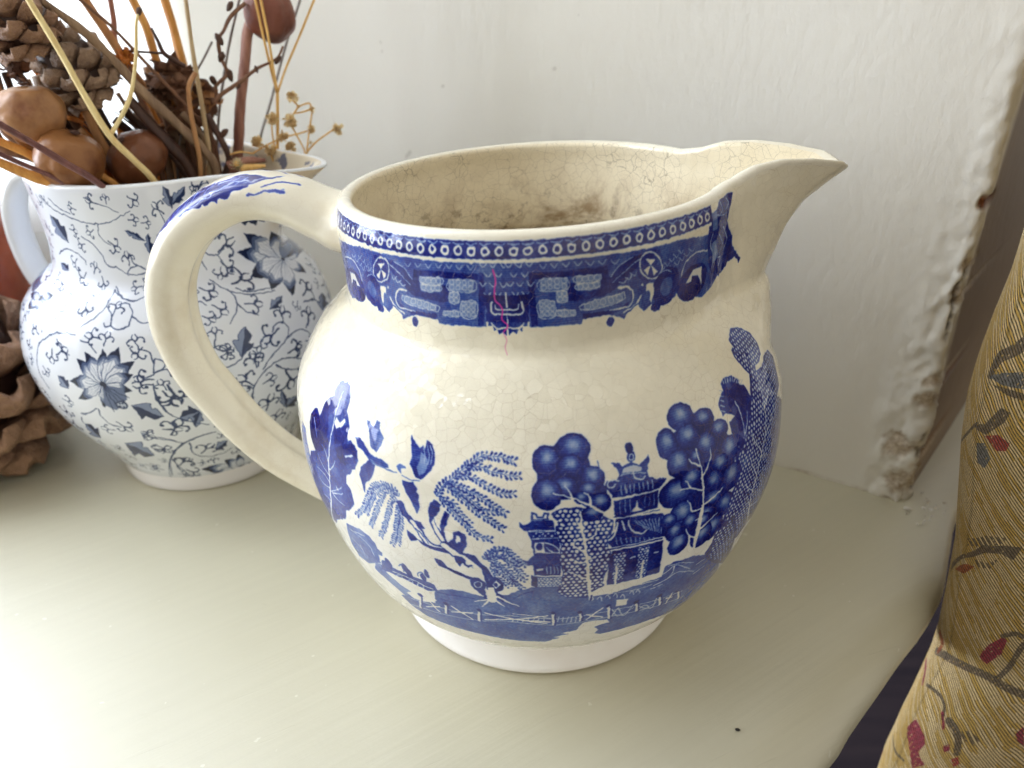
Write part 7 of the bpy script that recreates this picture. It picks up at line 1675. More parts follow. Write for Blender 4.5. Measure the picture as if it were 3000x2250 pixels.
def make_wall():
    # plan line: window end -> bend -> corner -> back along the room wall; filleted, sampled finely beside the corner
    end = Vector((-.2075, .2405, 0)) - PN * .004; bend = Vector((-.0661, .1578, 0))
    pts = []; nr = []
    def arc(c_in, p, c_out, r, k):
        a, b = (c_in - p).normalized(), (c_out - p).normalized(); half = math.acos(max(-1, min(1, a.dot(b)))) / 2; t = r / math.tan(half)
        s, e = p + a * t, p + b * t; cen = p + (a + b).normalized() * (r / math.sin(half))
        v0, v1 = s - cen, e - cen; out = []
        for i in range(k + 1):
            w_ = i / k; q = v0.slerp(v1, w_) if v0.length > 0 else v0
            out.append(cen + q.normalized() * r)
        return out
    b_arc = arc(end, bend, CORNER, .07, 12)
    c_arc = arc(bend, CORNER, CORNER + ROOM, .0035, 8)
    far = CORNER + ROOM * .55
    line = [end.lerp(b_arc[0], i / 8) for i in range(8)] + b_arc
    L = (c_arc[0] - b_arc[-1]).length; n1 = 26
    near = c_arc[0] + WT * .02
    line += [b_arc[-1].lerp(near, i / n1) for i in range(1, n1)]
    line += [near.lerp(c_arc[0], i / 26) for i in range(26)] + c_arc
    line += [c_arc[-1] + ROOM * (.0012 * i) for i in range(1, 14)] + [c_arc[-1].lerp(far, i / 10) for i in range(1, 11)]
    zs = [-.0005 + i * .0012 for i in range(170)]; zs += [zs[-1] + .004 * i for i in range(1, 30)]; zs += [zs[-1] + .05 * i for i in range(1, 22)]
    N = len(line); v = []; at = []
    for z in zs:
        for i, p in enumerate(line):
            t = (line[min(i + 1, N - 1)] - line[max(i - 1, 0)]).normalized(); nn = Vector((-t.y, t.x, 0))
            if nn.dot(Vector((-.2, -1, 0))) < 0 and i < N - 30: nn = -nn
            nn = Vector((t.y, -t.x, 0))
            d = (p - CORNER).dot(WT); dr = (p - CORNER).dot(ROOM)
            prox = max(0., 1 - max(d, dr * 1.4, 0) / (.011 + .011 * max(0, 1 - z / .15)))
            low = max(0, 1 - z / .19)
            if z < .30 and d < .06 and dr < .03:
                lump = noise.fractal(Vector((p.x * 120, p.y * 120, z * 95)), .85, 2.1, 5)
                nib = noise.noise(Vector((p.x * 330, p.y * 330, z * 260)))
                off = prox * (.0021 * lump + .0013 * nib) * (.22 + .78 * low) + .0014 * prox * low
                bare, rust, dk = wear_at(d, z)
                if z < .0018 and d > .004: bare = max(bare, max(0, min(1, .5 + 1.8 * noise.noise(Vector((d * 130, 7, 1))))) * .7)
                rim = math.exp(-((bare - .25) / .16) ** 2)
                off += .0005 * rim - .0006 * bare - .0022 * dk - .0012 * rust
            else: off = 0; bare = rust = dk = 0
            off += .0008 * noise.noise(Vector((p.x * 14, p.y * 14, z * 14)))
            # blistered paint low on the reveal
            q = p + nn * off; v.append((q.x, q.y, z)); at.append((bare, rust, dk))
    f = grid_faces(len(zs), N)
    me = mesh('wall', v, f)
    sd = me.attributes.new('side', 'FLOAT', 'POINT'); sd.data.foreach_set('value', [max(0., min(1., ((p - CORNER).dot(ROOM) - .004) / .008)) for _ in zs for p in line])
    ca = me.attributes.new('wear', 'FLOAT_COLOR', 'POINT'); ca.data.foreach_set('color', [c for a in at for c in (*a, 1.)])
    n = NT('wall_paint'); c = n.coords('Object')
    ripple = n.noise(n.coords('Object', scale=(1, 1, .55)), 330, 3, .5); soft_ = n.noise(c, 40, 3); fine = n.noise(c, 1500, 2)
    base = n.mix(n.ramp(n.noise(c, 7, 3), [(.3, 0.), (.7, 1.)]), srgb(226, 222, 212), srgb(221, 217, 207))
    sa = n.add('ShaderNodeAttribute', attribute_name='side'); base = n.mix(sa.outputs['Fac'], base, srgb(142, 124, 108))  # shade of the room side put into the colour as a darker tone
    a = n.add('ShaderNodeAttribute', attribute_name='wear'); sp = n.add('ShaderNodeSeparateColor'); n.t.links.new(a.outputs['Color'], sp.inputs[0])
    grain = n.noise(c, 700, 4, .7)
    bare_c = n.ramp(grain, [(.3, srgb(150, 128, 105)), (.55, srgb(196, 182, 162)), (.75, srgb(222, 214, 200))])
    col = n.mix(n.math('MULTIPLY', sp.outputs[0], .92), base, bare_c)
    col = n.mix(sp.outputs[1], col, n.ramp(grain, [(.3, srgb(84, 44, 26)), (.7, srgb(150, 92, 58))]))
    col = n.mix(sp.outputs[2], col, srgb(62, 44, 34))
    spot = n.noise(n.coords('Object'), 120, 1, .3); col = n.mix(n.ramp(spot, [(.80, 0.), (.815, .35)]), col, srgb(150, 140, 125))
    h = n.math('ADD', n.math('ADD', n.math('MULTIPLY', ripple, .6), n.math('MULTIPLY', soft_, .8)), n.math('MULTIPLY', fine, .08))
    n.set(col, .55, n.bump(h, .5, .0010), spec=.35)
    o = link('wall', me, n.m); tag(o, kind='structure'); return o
make_wall()

def box_verts(o, ax, ay, az):
    """box with corner o and edge vectors"""
    v = [o, o + ax, o + ax + ay, o + ay]; v += [p + az for p in v]
    return v, [(3, 2, 1, 0), (4, 5, 6, 7), (0, 1, 5, 4), (1, 2, 6, 5), (2, 3, 7, 6), (3, 0, 4, 7)]
def bar(name, o, ax, ay, az, mat, parent=None, bev=.002):
    v, f = box_verts(o, ax, ay, az); me = mesh(name, v, f); bm = bmesh.new(); bm.from_mesh(me)
    bmesh.ops.recalc_face_normals(bm, faces=bm.faces)
    if bev: bmesh.ops.bevel(bm, geom=list(bm.edges), offset=bev, segments=2, affect='EDGES', profile=.7)
    bm.to_mesh(me); bm.free(); return link(name, me, mat, parent, smooth=False)
Z = Vector((0, 0, 1))
n = NT('window_frame_paint'); c = n.coords('Object'); n.set(n.mix(n.noise(c, 30), srgb(240, 240, 238), srgb(230, 230, 228)), .35, n.bump(n.noise(c, 200), .15, .0005)); M_FRAME = n.m
n = NT('window_glass'); tr = n.add('ShaderNodeBsdfTransparent'); gl = n.add('ShaderNodeBsdfGlossy'); gl.inputs['Roughness'].default_value = .02
fr = n.add('ShaderNodeFresnel'); fr.inputs[0].default_value = 1.45; mx = n.add('ShaderNodeMixShader'); n.t.links.new(fr.outputs[0], mx.inputs[0]); n.t.links.new(tr.outputs[0], mx.inputs[1]); n.t.links.new(gl.outputs[0], mx.inputs[2]); n.t.links.new(mx.outputs[0], n.out.inputs[0]); M_GLASS = n.m
def make_window():
    W0 = PW + PT * .05
    root = empty('window', PW); tag(root, kind='structure')
    span = .98
    bar('bottom_rail', W0 - PT * span - PN * .045 + Z * .0015, PT * (span + .05), PN * .045, Z * .0985, M_FRAME, root)
    bar('top_rail', W0 - PT * span - PN * .045 + Z * .86, PT * (span + .05), PN * .045, Z * .09, M_FRAME, root)
    for s in (-.02, .46, .93): bar('stile', W0 - PT * (s + .05) - PN * .042 + Z * .1, PT * .05, PN * .038, Z * .76, M_FRAME, root)
    for s in (.23, .70): bar('glazing_bar', W0 - PT * (s + .018) - PN * .036 + Z * .1, PT * .018, PN * .02, Z * .76, M_FRAME, root, .003)
    for zz in (.47,): bar('glazing_bar', W0 - PT * span - PN * .035 + Z * zz, PT * span, PN * .018, Z * .018, M_FRAME, root, .003)
    v, f = box_verts(W0 - PT * span - PN * .028 + Z * .1, PT * (span + .02), PN * .0, Z * .76); v = [v[0], v[1], v[5], v[4]]
    link('glass', mesh('glass', v, [(0, 1, 2, 3)]), M_GLASS, root, smooth=False)
    return W0
W0 = make_window()
def make_window_wall():
    # the house wall above and beside the window
    M_ = bpy.data.materials['wall_paint']; span = .98
    o = bar('lintel', W0 - PT * 2.6 - PN * .20 + Z * .95, PT * 2.75, PN * .19, Z * 2.2, M_, None, .004); tag(o, kind='structure')
    o = bar('window_wall', W0 - PT * 2.6 - PN * .20 - Z * .6, PT * (2.6 - span), PN * .19, Z * 1.548, M_, None, .004); tag(o, kind='structure')
make_window_wall()
def make_added_curtain():
    # white net curtain added at the wall end to dim the window's light
    n = NT('added_net_curtain'); tr = n.add('ShaderNodeBsdfTranslucent'); df = n.add('ShaderNodeBsdfDiffuse'); mx = n.add('ShaderNodeMixShader'); mx.inputs[0].default_value = .5
    tr.inputs[0].default_value = (.62, .62, .60, 1); df.inputs[0].default_value = (.86, .86, .84, 1)
    n.t.links.new(tr.outputs[0], mx.inputs[1]); n.t.links.new(df.outputs[0], mx.inputs[2]); n.t.links.new(mx.outputs[0], n.out.inputs[0])
    v = []; K = 160
    for zz in (.075, .25, .45, .65, .86):
        for i in range(K):
            s = -.062 + i / (K - 1) * .36; fold = .007 * math.sin(i * .42) + .004 * math.sin(i * .17 + 1 + zz)
            p = W0 - PT * s + PN * (.016 + fold); v.append((p.x, p.y, zz))
    o = link('added_net_curtain', mesh('added_net_curtain', v, grid_faces(5, K)), n.m); tag(o, 'white net curtain added to dim the window behind the dried stems at the top left', 'curtain')
make_added_curtain()
n = NT('overcast_sky'); em = n.add('ShaderNodeEmission'); c = n.coords('Object')
n.put(em.inputs[0], n.ramp(n.noise(c, 1.1, 3), [(.3, (.76, .85, 1.)), (.7, (.86, .92, 1.))])); em.inputs[1].default_value = SKY; n.t.links.new(em.outputs[0], n.out.inputs[0])
def make_sky():
    # overcast sky outside the bow window: an upright curved backdrop
    v = []; K = 25
    for z in (-.35, .3, 1.0, 1.9, 2.9):
        for i in range(K):
            s = -1.0 + i / (K - 1) * 4.0; p = PW - PT * s - PN * (.75 - .12 * (s - .8) ** 2 - .10 * max(z - 1.2, 0) ** 2)
            v.append((p.x, p.y, z))
    o = link('sky', mesh('sky', v, flip(grid_faces(5, K))), n.m); tag(o, kind='structure')
make_sky()
def make_floor():
    n = NT('floor_boards'); c = n.coords('Object', scale=(1, 12, 1)); n.set(n.ramp(n.noise(c, 6, 5), [(.3, srgb(20, 16, 20)), (.7, srgb(30, 24, 26))]), .9, spec=.05)
    o = link('floor', mesh('floor', [(-3, -3, -.62), (3, -3, -.62), (3, 3, -.62), (-3, 3, -.62)], [(0, 1, 2, 3)]), n.m, smooth=False); tag(o, kind='structure')
make_floor()

# ---------------------------------------------------------------- jugs
def jug_body(name, J, rimh, thick, inner_bottom, mats, parent, uvspan, nth=288):
    # angles packed towards the spout
    t = np.linspace(-1, 1, nth, endpoint=False); th = np.pi * (t * .55 + .45 * np.sign(t) * np.abs(t) ** 2.0)
    vs = np.linspace(0, J.L, 86); r, z = J.rz(vs)
    rows = [J.deform(th, np.full(nth, a), np.full(nth, b)) for a, b in zip(r, z)]; nu = len(rows)
    r1, z1 = r[-1], z[-1]; hp = thick / 2
    for a in np.linspace(0, np.pi, 9)[1:]:
        rows.append(J.deform(th, np.full(nth, r1 - hp + hp * math.cos(a)), np.full(nth, z1 + rimh * math.sin(a))))
    # inner wall follows the outside
    for k in range(1, 60):
        f_ = k / 59; vv = J.L * (1 - f_) ** 1.0; a, b = J.rz(vv); off = thick + .0010 * min(1, f_ * 6)
        zz = z1 + (inner_bottom - z1) * f_; a = np.interp(zz, J.p[:, 1], J.p[:, 0])
        rows.append(J.deform(th, np.full(nth, max(a - off, .01)), np.full(nth, zz)))
    for k in range(1, 8): rows.append(J.deform(th, np.full(nth, max((J.p[0, 0]) * (1 - k / 7.2), .0006)), np.full(nth, inner_bottom - .002 * math.sin(k / 7.2 * 1.57))))
    v = np.concatenate(rows); f = grid_faces(len(rows), nth, True)
    me = mesh(name, v, f)
    uvl = me.uv_layers.new(name='print'); li = np.zeros(len(me.loops), int); me.loops.foreach_get('vertex_index', li)
    row, colm = li // nth, li % nth; U = th[colm]
    # unwrap the seam per face
    ft = np.arange(len(li)) // 4; fj = (np.arange(len(li)) // 4) % nth
    U = np.where((fj == nth - 1) & (colm == 0), U + 2 * np.pi, U)
    V = np.where(row < nu, vs[np.minimum(row, nu - 1)] / J.L, 1.0)
    uv = np.stack([(U + np.pi) / (2 * np.pi), V], -1).astype(np.float32); uvl.data.foreach_set('uv', uv.ravel())
    for m_ in mats: me.materials.append(m_)
    fr_ = np.arange(len(me.polygons)) // nth; me.polygons.foreach_set('material_index', np.where(fr_ < nu - 1, 0, np.where(fr_ < nu + 5, 1, 2)).astype(np.int32))
    return link(name, me, None, parent)
def lathe(name, prof, c, mat, parent, n_=128, closed_bottom=True):
    p = np.asarray(prof); th = np.linspace(0, 2 * np.pi, n_, endpoint=False); v = []
    for r, z in p:
        v += [(c[0] + r * math.cos(t), c[1] + r * math.sin(t), z) for t in th]
    return link(name, mesh(name, v, grid_faces(len(p), n_, True)), mat, parent)

def crazed(n, col, amt, scale, tint, size=1.0):
    """fine craze lines in the glaze"""
    c = n.coords('Object'); wob = n.noise(c, 300, 2); vm = n.add('ShaderNodeVectorMath', operation='MULTIPLY_ADD'); n.put(vm.inputs[0], n.add('ShaderNodeTexNoise').outputs[1]); vm.inputs[1].default_value = (.002, .002, .002); n.put(vm.inputs[2], c)
    nz = vm.inputs[0].links[0].from_node; n.put(nz.inputs['Vector'], c); nz.inputs['Scale'].default_value = 220
    out = col
    for sc, w_, a_ in ((scale, .028, amt), (scale * 2.3, .035, amt * .5)):
        vo = n.add('ShaderNodeTexVoronoi', feature='DISTANCE_TO_EDGE'); n.put(vo.inputs['Vector'], vm.outputs[0]); vo.inputs['Scale'].default_value = sc
        line = n.ramp(vo.outputs[0], [(0., 1.), (w_, 0.)]); patch = n.ramp(n.noise(c, 45, 3), [(.38, .15), (.62, 1.)])
        out = n.mix(n.math('MULTIPLY', n.math('MULTIPLY', line, patch), a_), out, tint)
    # every craze cell is tilted a little, so that reflections break up
    cell = n.add('ShaderNodeTexVoronoi', feature='F1'); n.put(cell.inputs['Vector'], vm.outputs[0]); cell.inputs['Scale'].default_value = scale
    df = n.add('ShaderNodeVectorMath', operation='SUBTRACT'); n.put(df.inputs[0], vm.outputs[0]); n.put(df.inputs[1], cell.outputs['Position'])
    rc = n.add('ShaderNodeVectorMath', operation='SUBTRACT'); n.put(rc.inputs[0], cell.outputs['Color']); rc.inputs[1].default_value = (.5, .5, .5)
    dt = n.add('ShaderNodeVectorMath', operation='DOT_PRODUCT'); n.put(dt.inputs[0], df.outputs[0]); n.put(dt.inputs[1], rc.outputs[0])
    return out, dt.outputs['Value'], c

def blue_white_image():
    WU, HV = 4398, int(J1.L * 1e4) + 1; c = Canvas(-2199, 2199, HV)
    c.run(M1['out'][:M1['ntree']])
    I = M1['info']; u0, u1 = int(I['u0']), int(I['u1'])
    c.run(M1['out'][M1['ntree']:])
    # strip of rings along the top of the border
    row = lambda a, b, t: c.a.__setitem__((slice(int(a), int(b)), slice(u0 + 2199, u1 + 2199)), t)
    row(I['vw'] + 3, I['vt'] + 2, .93); row(I['vb'] + 1, I['vw'] + 3, .03)
    k0 = int((u0 - I['ringc']) / I['ringsp']); sp = I['ringsp']
    for k in range(k0, k0 + 60):
        u = I['ringc'] + k * sp
        if u > u1 - 10: break
        c.ell(.03, u, I['vr'] - 2, sp * .33, 11.5); c.ell(.95, u, I['vr'] - 2, sp * .17, 5.5)
        c.stroke(.3, 3, 3, [(u - sp * .4, I['vt'] - 3), (u, I['vt'] - 7), (u + sp * .4, I['vt'] - 3)])
    a = np.maximum(c.a, 0)
    a = hand_drawn(a, 1.2, 9, 21)
    Yh, Xh = np.mgrid[0:HV, 0:WU]; a = a * (1 + np.where((a > .3) & (a < .9), .13, .04) * np.sin(Yh * 1.15 + .5 * np.sin(Xh * .05)))      # engraved lines
    a = soft(a, 3); halo = soft(a[::4, ::4], 7).repeat(4, 0).repeat(4, 1)[:HV, :WU]; a = np.maximum(a, np.clip(halo - .06, 0, 1) * .16)     # ink that bled into the glaze
    printed = a > .008
    a = a * np.clip(1 + .10 * mottle(HV, WU, 34, 3) + .07 * mottle(HV, WU, 5, 5) + .05 * np.random.default_rng(2).normal(0, 1, a.shape), .6, 1.25) * printed
    # the far side of the jug carries the same scene
    half = a[:, :2199]; a[:, 2199:2199 + 2199] = np.maximum(a[:, 2199:4398], half[:, ::-1])
    v = np.linspace(0, 1, HV)[:, None]
    low, hi = np.array([243, 241, 235.]) / 255, np.array([236, 228, 205.]) / 255
    base = low + (hi - low) * sstep(.30, .75, v + 0 * a)[..., None]
    base = base * (1 + .012 * mottle(HV, WU, 90, 8) + .006 * mottle(HV, WU, 14, 9))[..., None]
    stops = [(0, (240, 236, 226)), (.12, (196, 205, 224)), (.45, (112, 138, 196)), (.62, (66, 92, 170)), (.8, (36, 52, 146)), (.93, (24, 34, 124)), (1.1, (16, 20, 96))]
    ink = ink_map(a, stops); k = np.clip(a / .12, 0, 1)[..., None]
    rgb = base * (1 - k) + ink * k * (.35 + .65 * base / low)
    # a pink reflection painted into the print as a hairline down the neck
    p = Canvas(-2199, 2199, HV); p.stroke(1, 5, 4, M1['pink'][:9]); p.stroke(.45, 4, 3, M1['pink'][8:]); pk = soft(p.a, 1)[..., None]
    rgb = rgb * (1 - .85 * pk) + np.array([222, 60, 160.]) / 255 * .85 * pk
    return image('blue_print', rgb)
def make_cream_jug():
    root = empty('pottery_jug', (0, 0, 0), 'cream crazed pottery jug with blue printed trees and pagodas, standing empty in the foreground', 'jug')
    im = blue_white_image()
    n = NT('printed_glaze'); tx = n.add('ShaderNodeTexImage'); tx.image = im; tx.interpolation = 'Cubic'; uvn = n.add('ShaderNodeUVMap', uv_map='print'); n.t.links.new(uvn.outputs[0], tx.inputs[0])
    col, cell, c = crazed(n, tx.outputs[0], .32, 400, srgb(150, 116, 78))
    col = n.mix(n.ramp(n.noise(c, 26, 4, .6), [(.52, 0.), (.75, .16)]), col, srgb(206, 186, 148))
    n.set(col, n.ramp(n.noise(c, 60, 3), [(.3, .03), (.7, .08)]), n.bump(cell, .9, .10, n.bump(n.noise(c, 55, 2), .10, .0006)), spec=.42); M_PRINT = n.m
    n = NT('cream_glaze'); col, cell, c = crazed(n, srgb(236, 229, 210), .2, 380, srgb(150, 116, 78))
    col = n.mix(n.ramp(n.noise(c, 34, 4, .6), [(.5, 0.), (.75, .35)]), col, srgb(202, 184, 150))
    n.set(col, .12, n.bump(cell, .8, .07, n.bump(n.noise(c, 70, 2), .10, .0006)), spec=.6); M_CREAM = n.m
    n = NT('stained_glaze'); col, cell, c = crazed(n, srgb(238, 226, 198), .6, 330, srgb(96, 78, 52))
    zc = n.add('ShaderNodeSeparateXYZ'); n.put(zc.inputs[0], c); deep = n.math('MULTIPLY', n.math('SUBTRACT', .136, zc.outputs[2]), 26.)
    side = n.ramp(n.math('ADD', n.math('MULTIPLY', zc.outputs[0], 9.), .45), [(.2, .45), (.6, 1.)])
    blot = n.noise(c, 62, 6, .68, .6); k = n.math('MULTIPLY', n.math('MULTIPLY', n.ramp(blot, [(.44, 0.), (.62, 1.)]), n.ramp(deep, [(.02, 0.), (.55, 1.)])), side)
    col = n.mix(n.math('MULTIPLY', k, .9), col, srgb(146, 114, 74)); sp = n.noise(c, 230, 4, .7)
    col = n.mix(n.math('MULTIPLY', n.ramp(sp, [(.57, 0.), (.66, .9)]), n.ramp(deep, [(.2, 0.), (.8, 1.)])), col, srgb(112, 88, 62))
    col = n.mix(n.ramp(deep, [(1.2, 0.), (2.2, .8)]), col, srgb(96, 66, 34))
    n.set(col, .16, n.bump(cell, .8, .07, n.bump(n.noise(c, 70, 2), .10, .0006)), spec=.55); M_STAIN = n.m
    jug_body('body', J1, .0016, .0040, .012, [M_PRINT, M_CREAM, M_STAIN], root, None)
    n = NT('foot_glaze'); c = n.coords('Object'); fz = n.add('ShaderNodeSeparateXYZ'); n.put(fz.inputs[0], c); fc = n.mix(n.ramp(n.noise(c, 50, 4), [(.45, 0.), (.75, 1.)]), srgb(248, 245, 242), srgb(240, 233, 228)); fc = n.mix(n.math('MULTIPLY', n.ramp(n.math('MULTIPLY', fz.outputs[2], 62.), [(.0, .55), (.08, 0.), (.70, 0.), (.95, .6)]), n.ramp(n.noise(c, 90, 3), [(.35, .3), (.65, 1.)])), fc, srgb(196, 172, 138)); n.set(fc, .18, n.bump(n.noise(c, 110, 3), .12, .0006), spec=.55)
    lathe('foot_ring', [(.0478, .0172), (.0470, .0158), (.0466, .0148), (.0465, .0125), (.0468, .0090), (.0474, .0055), (.0483, .0032), (.0486, .0022), (.0484, .0013), (.0476, .0005), (.0462, 0), (.0440, 0), (.0425, .002), (.041, .008), (.0005, .009)], (0, 0), n.m, root)
    # handle: an oval strap along a curve in the plane through the spout
    P = spline([(-.0525, 0, .1275), (-.0562, 0, .1279), (-.0625, 0, .1305), (-.0700, 0, .1338), (-.0800, 0, .1351), (-.0890, 0, .1327), (-.0985, 0, .1266), (-.1050, 0, .1190), (-.1094, 0, .1095), (-.1110, 0, .1000), (-.1106, 0, .0905), (-.1076, 0, .0795), (-.1030, 0, .0712), (-.0965, 0, .0605), (-.0870, 0, .0493), (-.0770, 0, .0416), (-.0690, 0, .0372), (-.0600, 0, .0335)], 150)
    T = np.gradient(P, axis=0); T /= np.linalg.norm(T, axis=1)[:, None]; Nn = np.stack([T[:, 2], 0 * T[:, 0], -T[:, 0]], -1)     # inward of the loop
    if Nn[75, 0] > 0: Nn = -Nn                                                                                                   # point outwards
    K = 48; v = []; s = np.linspace(0, 1, 150)
    ha = np.interp(s, [0, .05, .12, .3, .5, .7, .85, .95, 1], [.0078, .0062, .0059, .0058, .0060, .0054, .0049, .0052, .0066]); hb = np.interp(s, [0, .04, .14, .3, .5, .7, .9, 1], [.0150, .0118, .0098, .0090, .0088, .0086, .0088, .0110])
    for i in range(150):
        for j in range(K):
            a = 2 * math.pi * j / K; ca, sa = math.cos(a), math.sin(a); x = ha[i] * np.sign(ca) * abs(ca) ** .8; y = hb[i] * np.sign(sa) * abs(sa) ** .92
            x -= .0011 * math.exp(-((abs(y) / hb[i] - .45) / .25) ** 2) * (1 if ca < -.2 else 0)
            q = P[i] + Nn[i] * x; v.append((q[0], q[1] + y, q[2]))
    me = mesh('handle', v, grid_faces(150, K, True)); bm = bmesh.new(); bm.from_mesh(me); bmesh.ops.recalc_face_normals(bm, faces=bm.faces); bm.to_mesh(me); bm.free()
    uvl = me.uv_layers.new(name='print'); uv = []
    for p in me.polygons:
        js = [vi % K for vi in p.vertices]; wrap = max(js) - min(js) > K // 2
        for vi in p.vertices:
            j = vi % K; j = j + K if wrap and j < K // 2 else j; uv += [vi // K / 149, ((j + K / 2) % (K * 1.0001)) / K if not wrap else (j - K / 2) / K]
    uvl.data.foreach_set('uv', uv)
    # leaf print on the outside of the upper bend (u along the handle, v round it, 0.5 = outermost)
    c = Canvas(0, 1200, 300); R2 = np.random.default_rng(7)
    for side in (-1, 1):
        top = [(140, 4), (165, 20), (200, 12), (240, 26), (280, 16), (320, 28), (360, 18), (400, 22), (440, 6)]
        low = [(425, 36), (400, 48), (385, 46), (360, 60), (345, 58), (318, 76), (300, 74), (276, 88), (256, 84), (232, 90), (214, 74), (196, 66), (180, 44), (155, 24)]
        c.poly(.97, spline([(x, 150 + side * y * .72 + side * 2) for x, y in top + low + top[:1]], 160))
        for k in range(15): x = 180 + k * 15; c.stroke(.28, 3, 2, [(x, 150 + side * (10 + R2.integers(0, 20))), (x + 18, 150 + side * (26 + R2.integers(0, 20)))])
        c.stroke(.2, 4, 2, [(165, 150 + side * 20), (230, 150 + side * 40), (300, 150 + side * 50), (380, 150 + side * 40)])
        c.stroke(.75, 5, 3, [(120, 150 + side * 18), (145, 150 + side * 24), (172, 150 + side * 44)]); c.stroke(.7, 5, 3, [(130, 150 + side * 40), (160, 150 + side * 56), (190, 150 + side * 66)])
    a = soft(hand_drawn(c.a, 3, 9, 41), 2); a = a * np.clip(1 + .12 * mottle(300, 1200, 20, 3), .7, 1.2); k = np.clip(a / .12, 0, 1)[..., None]
    base = np.array([236, 229, 210.]) / 255 + 0 * a[..., None]
    rgb = base * (1 - k) + ink_map(a, [(0, (225, 225, 225)), (.3, (140, 155, 205)), (.7, (52, 68, 160)), (1.1, (24, 30, 112))]) * k
    im2 = image('handle_print', rgb)
    n = NT('handle_glaze'); tx = n.add('ShaderNodeTexImage'); tx.image = im2; uvn = n.add('ShaderNodeUVMap', uv_map='print'); n.t.links.new(uvn.outputs[0], tx.inputs[0])
    col, cell, c = crazed(n, tx.outputs[0], .12, 380, srgb(150, 116, 78)); col = n.mix(n.ramp(n.noise(c, 40, 5, .65), [(.5, 0.), (.78, .55)]), col, srgb(196, 176, 140))
    n.set(col, .14, n.bump(n.noise(c, 80, 3), .18, .0008), spec=.6)
    link('handle', me, n.m, root)
make_cream_jug()

def make_floral_jug():
    root = empty('floral_jug', (J2.c[0], J2.c[1], 0), 'white porcelain jug with slate blue vine and lotus print, filled with dried stems', 'jug')
    WU, HV = 3456, int(J2.L * 1e4) + 1; c = Canvas(-1728, 1728, HV); c.run(M2['out'])
    # small sprigs wherever the ground is still empty
    rg = random.Random(5); occ = soft(c.a[::8, ::8], 1) > .01
    for _ in range(2600):
        u, v_ = rg.uniform(-1320, 460), rg.uniform(20, 1290); r = rg.uniform(20, 30); y, x = int(v_ / 8), int((u + 1728) / 8); k = int(r * 1.15 / 8)
        if occ[max(y - k, 0):y + k + 1, max(x - k, 0):x + k + 1].any(): continue
        an = rg.uniform(0, 6.28); c.sprig(u, v_, r * math.cos(an), r * math.sin(an)); occ[max(y - k, 0):y + k + 1, max(x - k, 0):x + k + 1] = True
    a = c.a.copy(); seen = a[:, 1728 - 1320:1728 + 460]; w_ = seen.shape[1]
    b = np.zeros_like(a); b[:, 1728 - 1320:1728 + 460] = seen; back = np.roll(b, 1728, axis=1); a = np.where(b > 0, b, back * (b == 0))
    a = soft(hand_drawn(a, 2.0, 12, 31), 2)
    k = np.clip(a / .15, 0, 1)[..., None]; ink = ink_map(a, [(0, (228, 231, 239)), (.3, (138, 150, 178)), (.6, (76, 92, 128)), (.85, (36, 48, 84)), (1, (18, 24, 46))])
    base = np.array([228, 231, 239.]) / 255 + 0 * a[..., None]; rgb = base * (1 - k) + ink * k
    U_, V_ = np.meshgrid((np.arange(WU) - 1728) / 550., np.arange(HV) / HV); st = (np.exp(-(U_ / .42) ** 2) * sstep(.74, .93, V_) * (.75 + .25 * mottle(HV, WU, 60, 12)))[..., None]      # spout tint: beige stain, with warm reflection put into the colour
    im = image('vine_print', rgb * (1 - st * (1 - np.array([.93, .80, .60]))))
    n = NT('vine_porcelain'); tx = n.add('ShaderNodeTexImage'); tx.image = im; uvn = n.add('ShaderNodeUVMap', uv_map='print'); n.t.links.new(uvn.outputs[0], tx.inputs[0]); c_ = n.coords('Object')
    n.set(tx.outputs[0], .07, n.bump(n.noise(c_, 40, 2), .06, .0006), spec=.6); M_V = n.m
    n = NT('porcelain_lip'); n.set(srgb(236, 238, 240), .08, spec=.6); M_L = n.m
    n = NT('porcelain_inside'); c_ = n.coords('Object'); bl = n.noise(c_, 130, 3, .5); n.set(n.mix(n.ramp(bl, [(.56, 0.), (.60, .85)]), srgb(226, 214, 190), srgb(84, 94, 128)), .1, spec=.6)
    jug_body('body', J2, .0010, .0032, .010, [M_V, M_L, n.m], root, None, 224)
    hd = np.array([math.cos(J2.turn + math.pi), math.sin(J2.turn + math.pi), 0]); hn = np.array([-hd[1], hd[0], 0]); cc = np.array([J2.c[0], J2.c[1], 0])
    P = spline([cc + hd * r + np.array([0, 0, z]) for r, z in ((.0405, .1180), (.0490, .1215), (.0590, .1190), (.0665, .1090), (.0690, .0960), (.0675, .0820), (.0630, .0720), (.0570, .0650))], 60); T = np.gradient(P, axis=0); T /= np.linalg.norm(T, axis=1)[:, None]; N2 = np.cross(T, hn); v = []
    for i in range(60):
        for j in range(20): a = 2 * math.pi * j / 20; v.append(P[i] + N2[i] * .0036 * math.cos(a) + hn * .0062 * math.sin(a))
    link('handle', mesh('handle', v, grid_faces(60, 20, True)), M_L, root)
    n = NT('porcelain_foot'); n.set(srgb(238, 234, 234), .15, spec=.55)
    lathe('foot_ring', [(.0382, .0085), (.0379, .0070), (.0376, .0040), (.0374, .0012), (.0368, .0002), (.0350, 0), (.034, .002), (.0005, .004)], J2.c, n.m, root, 96)
make_floral_jug()
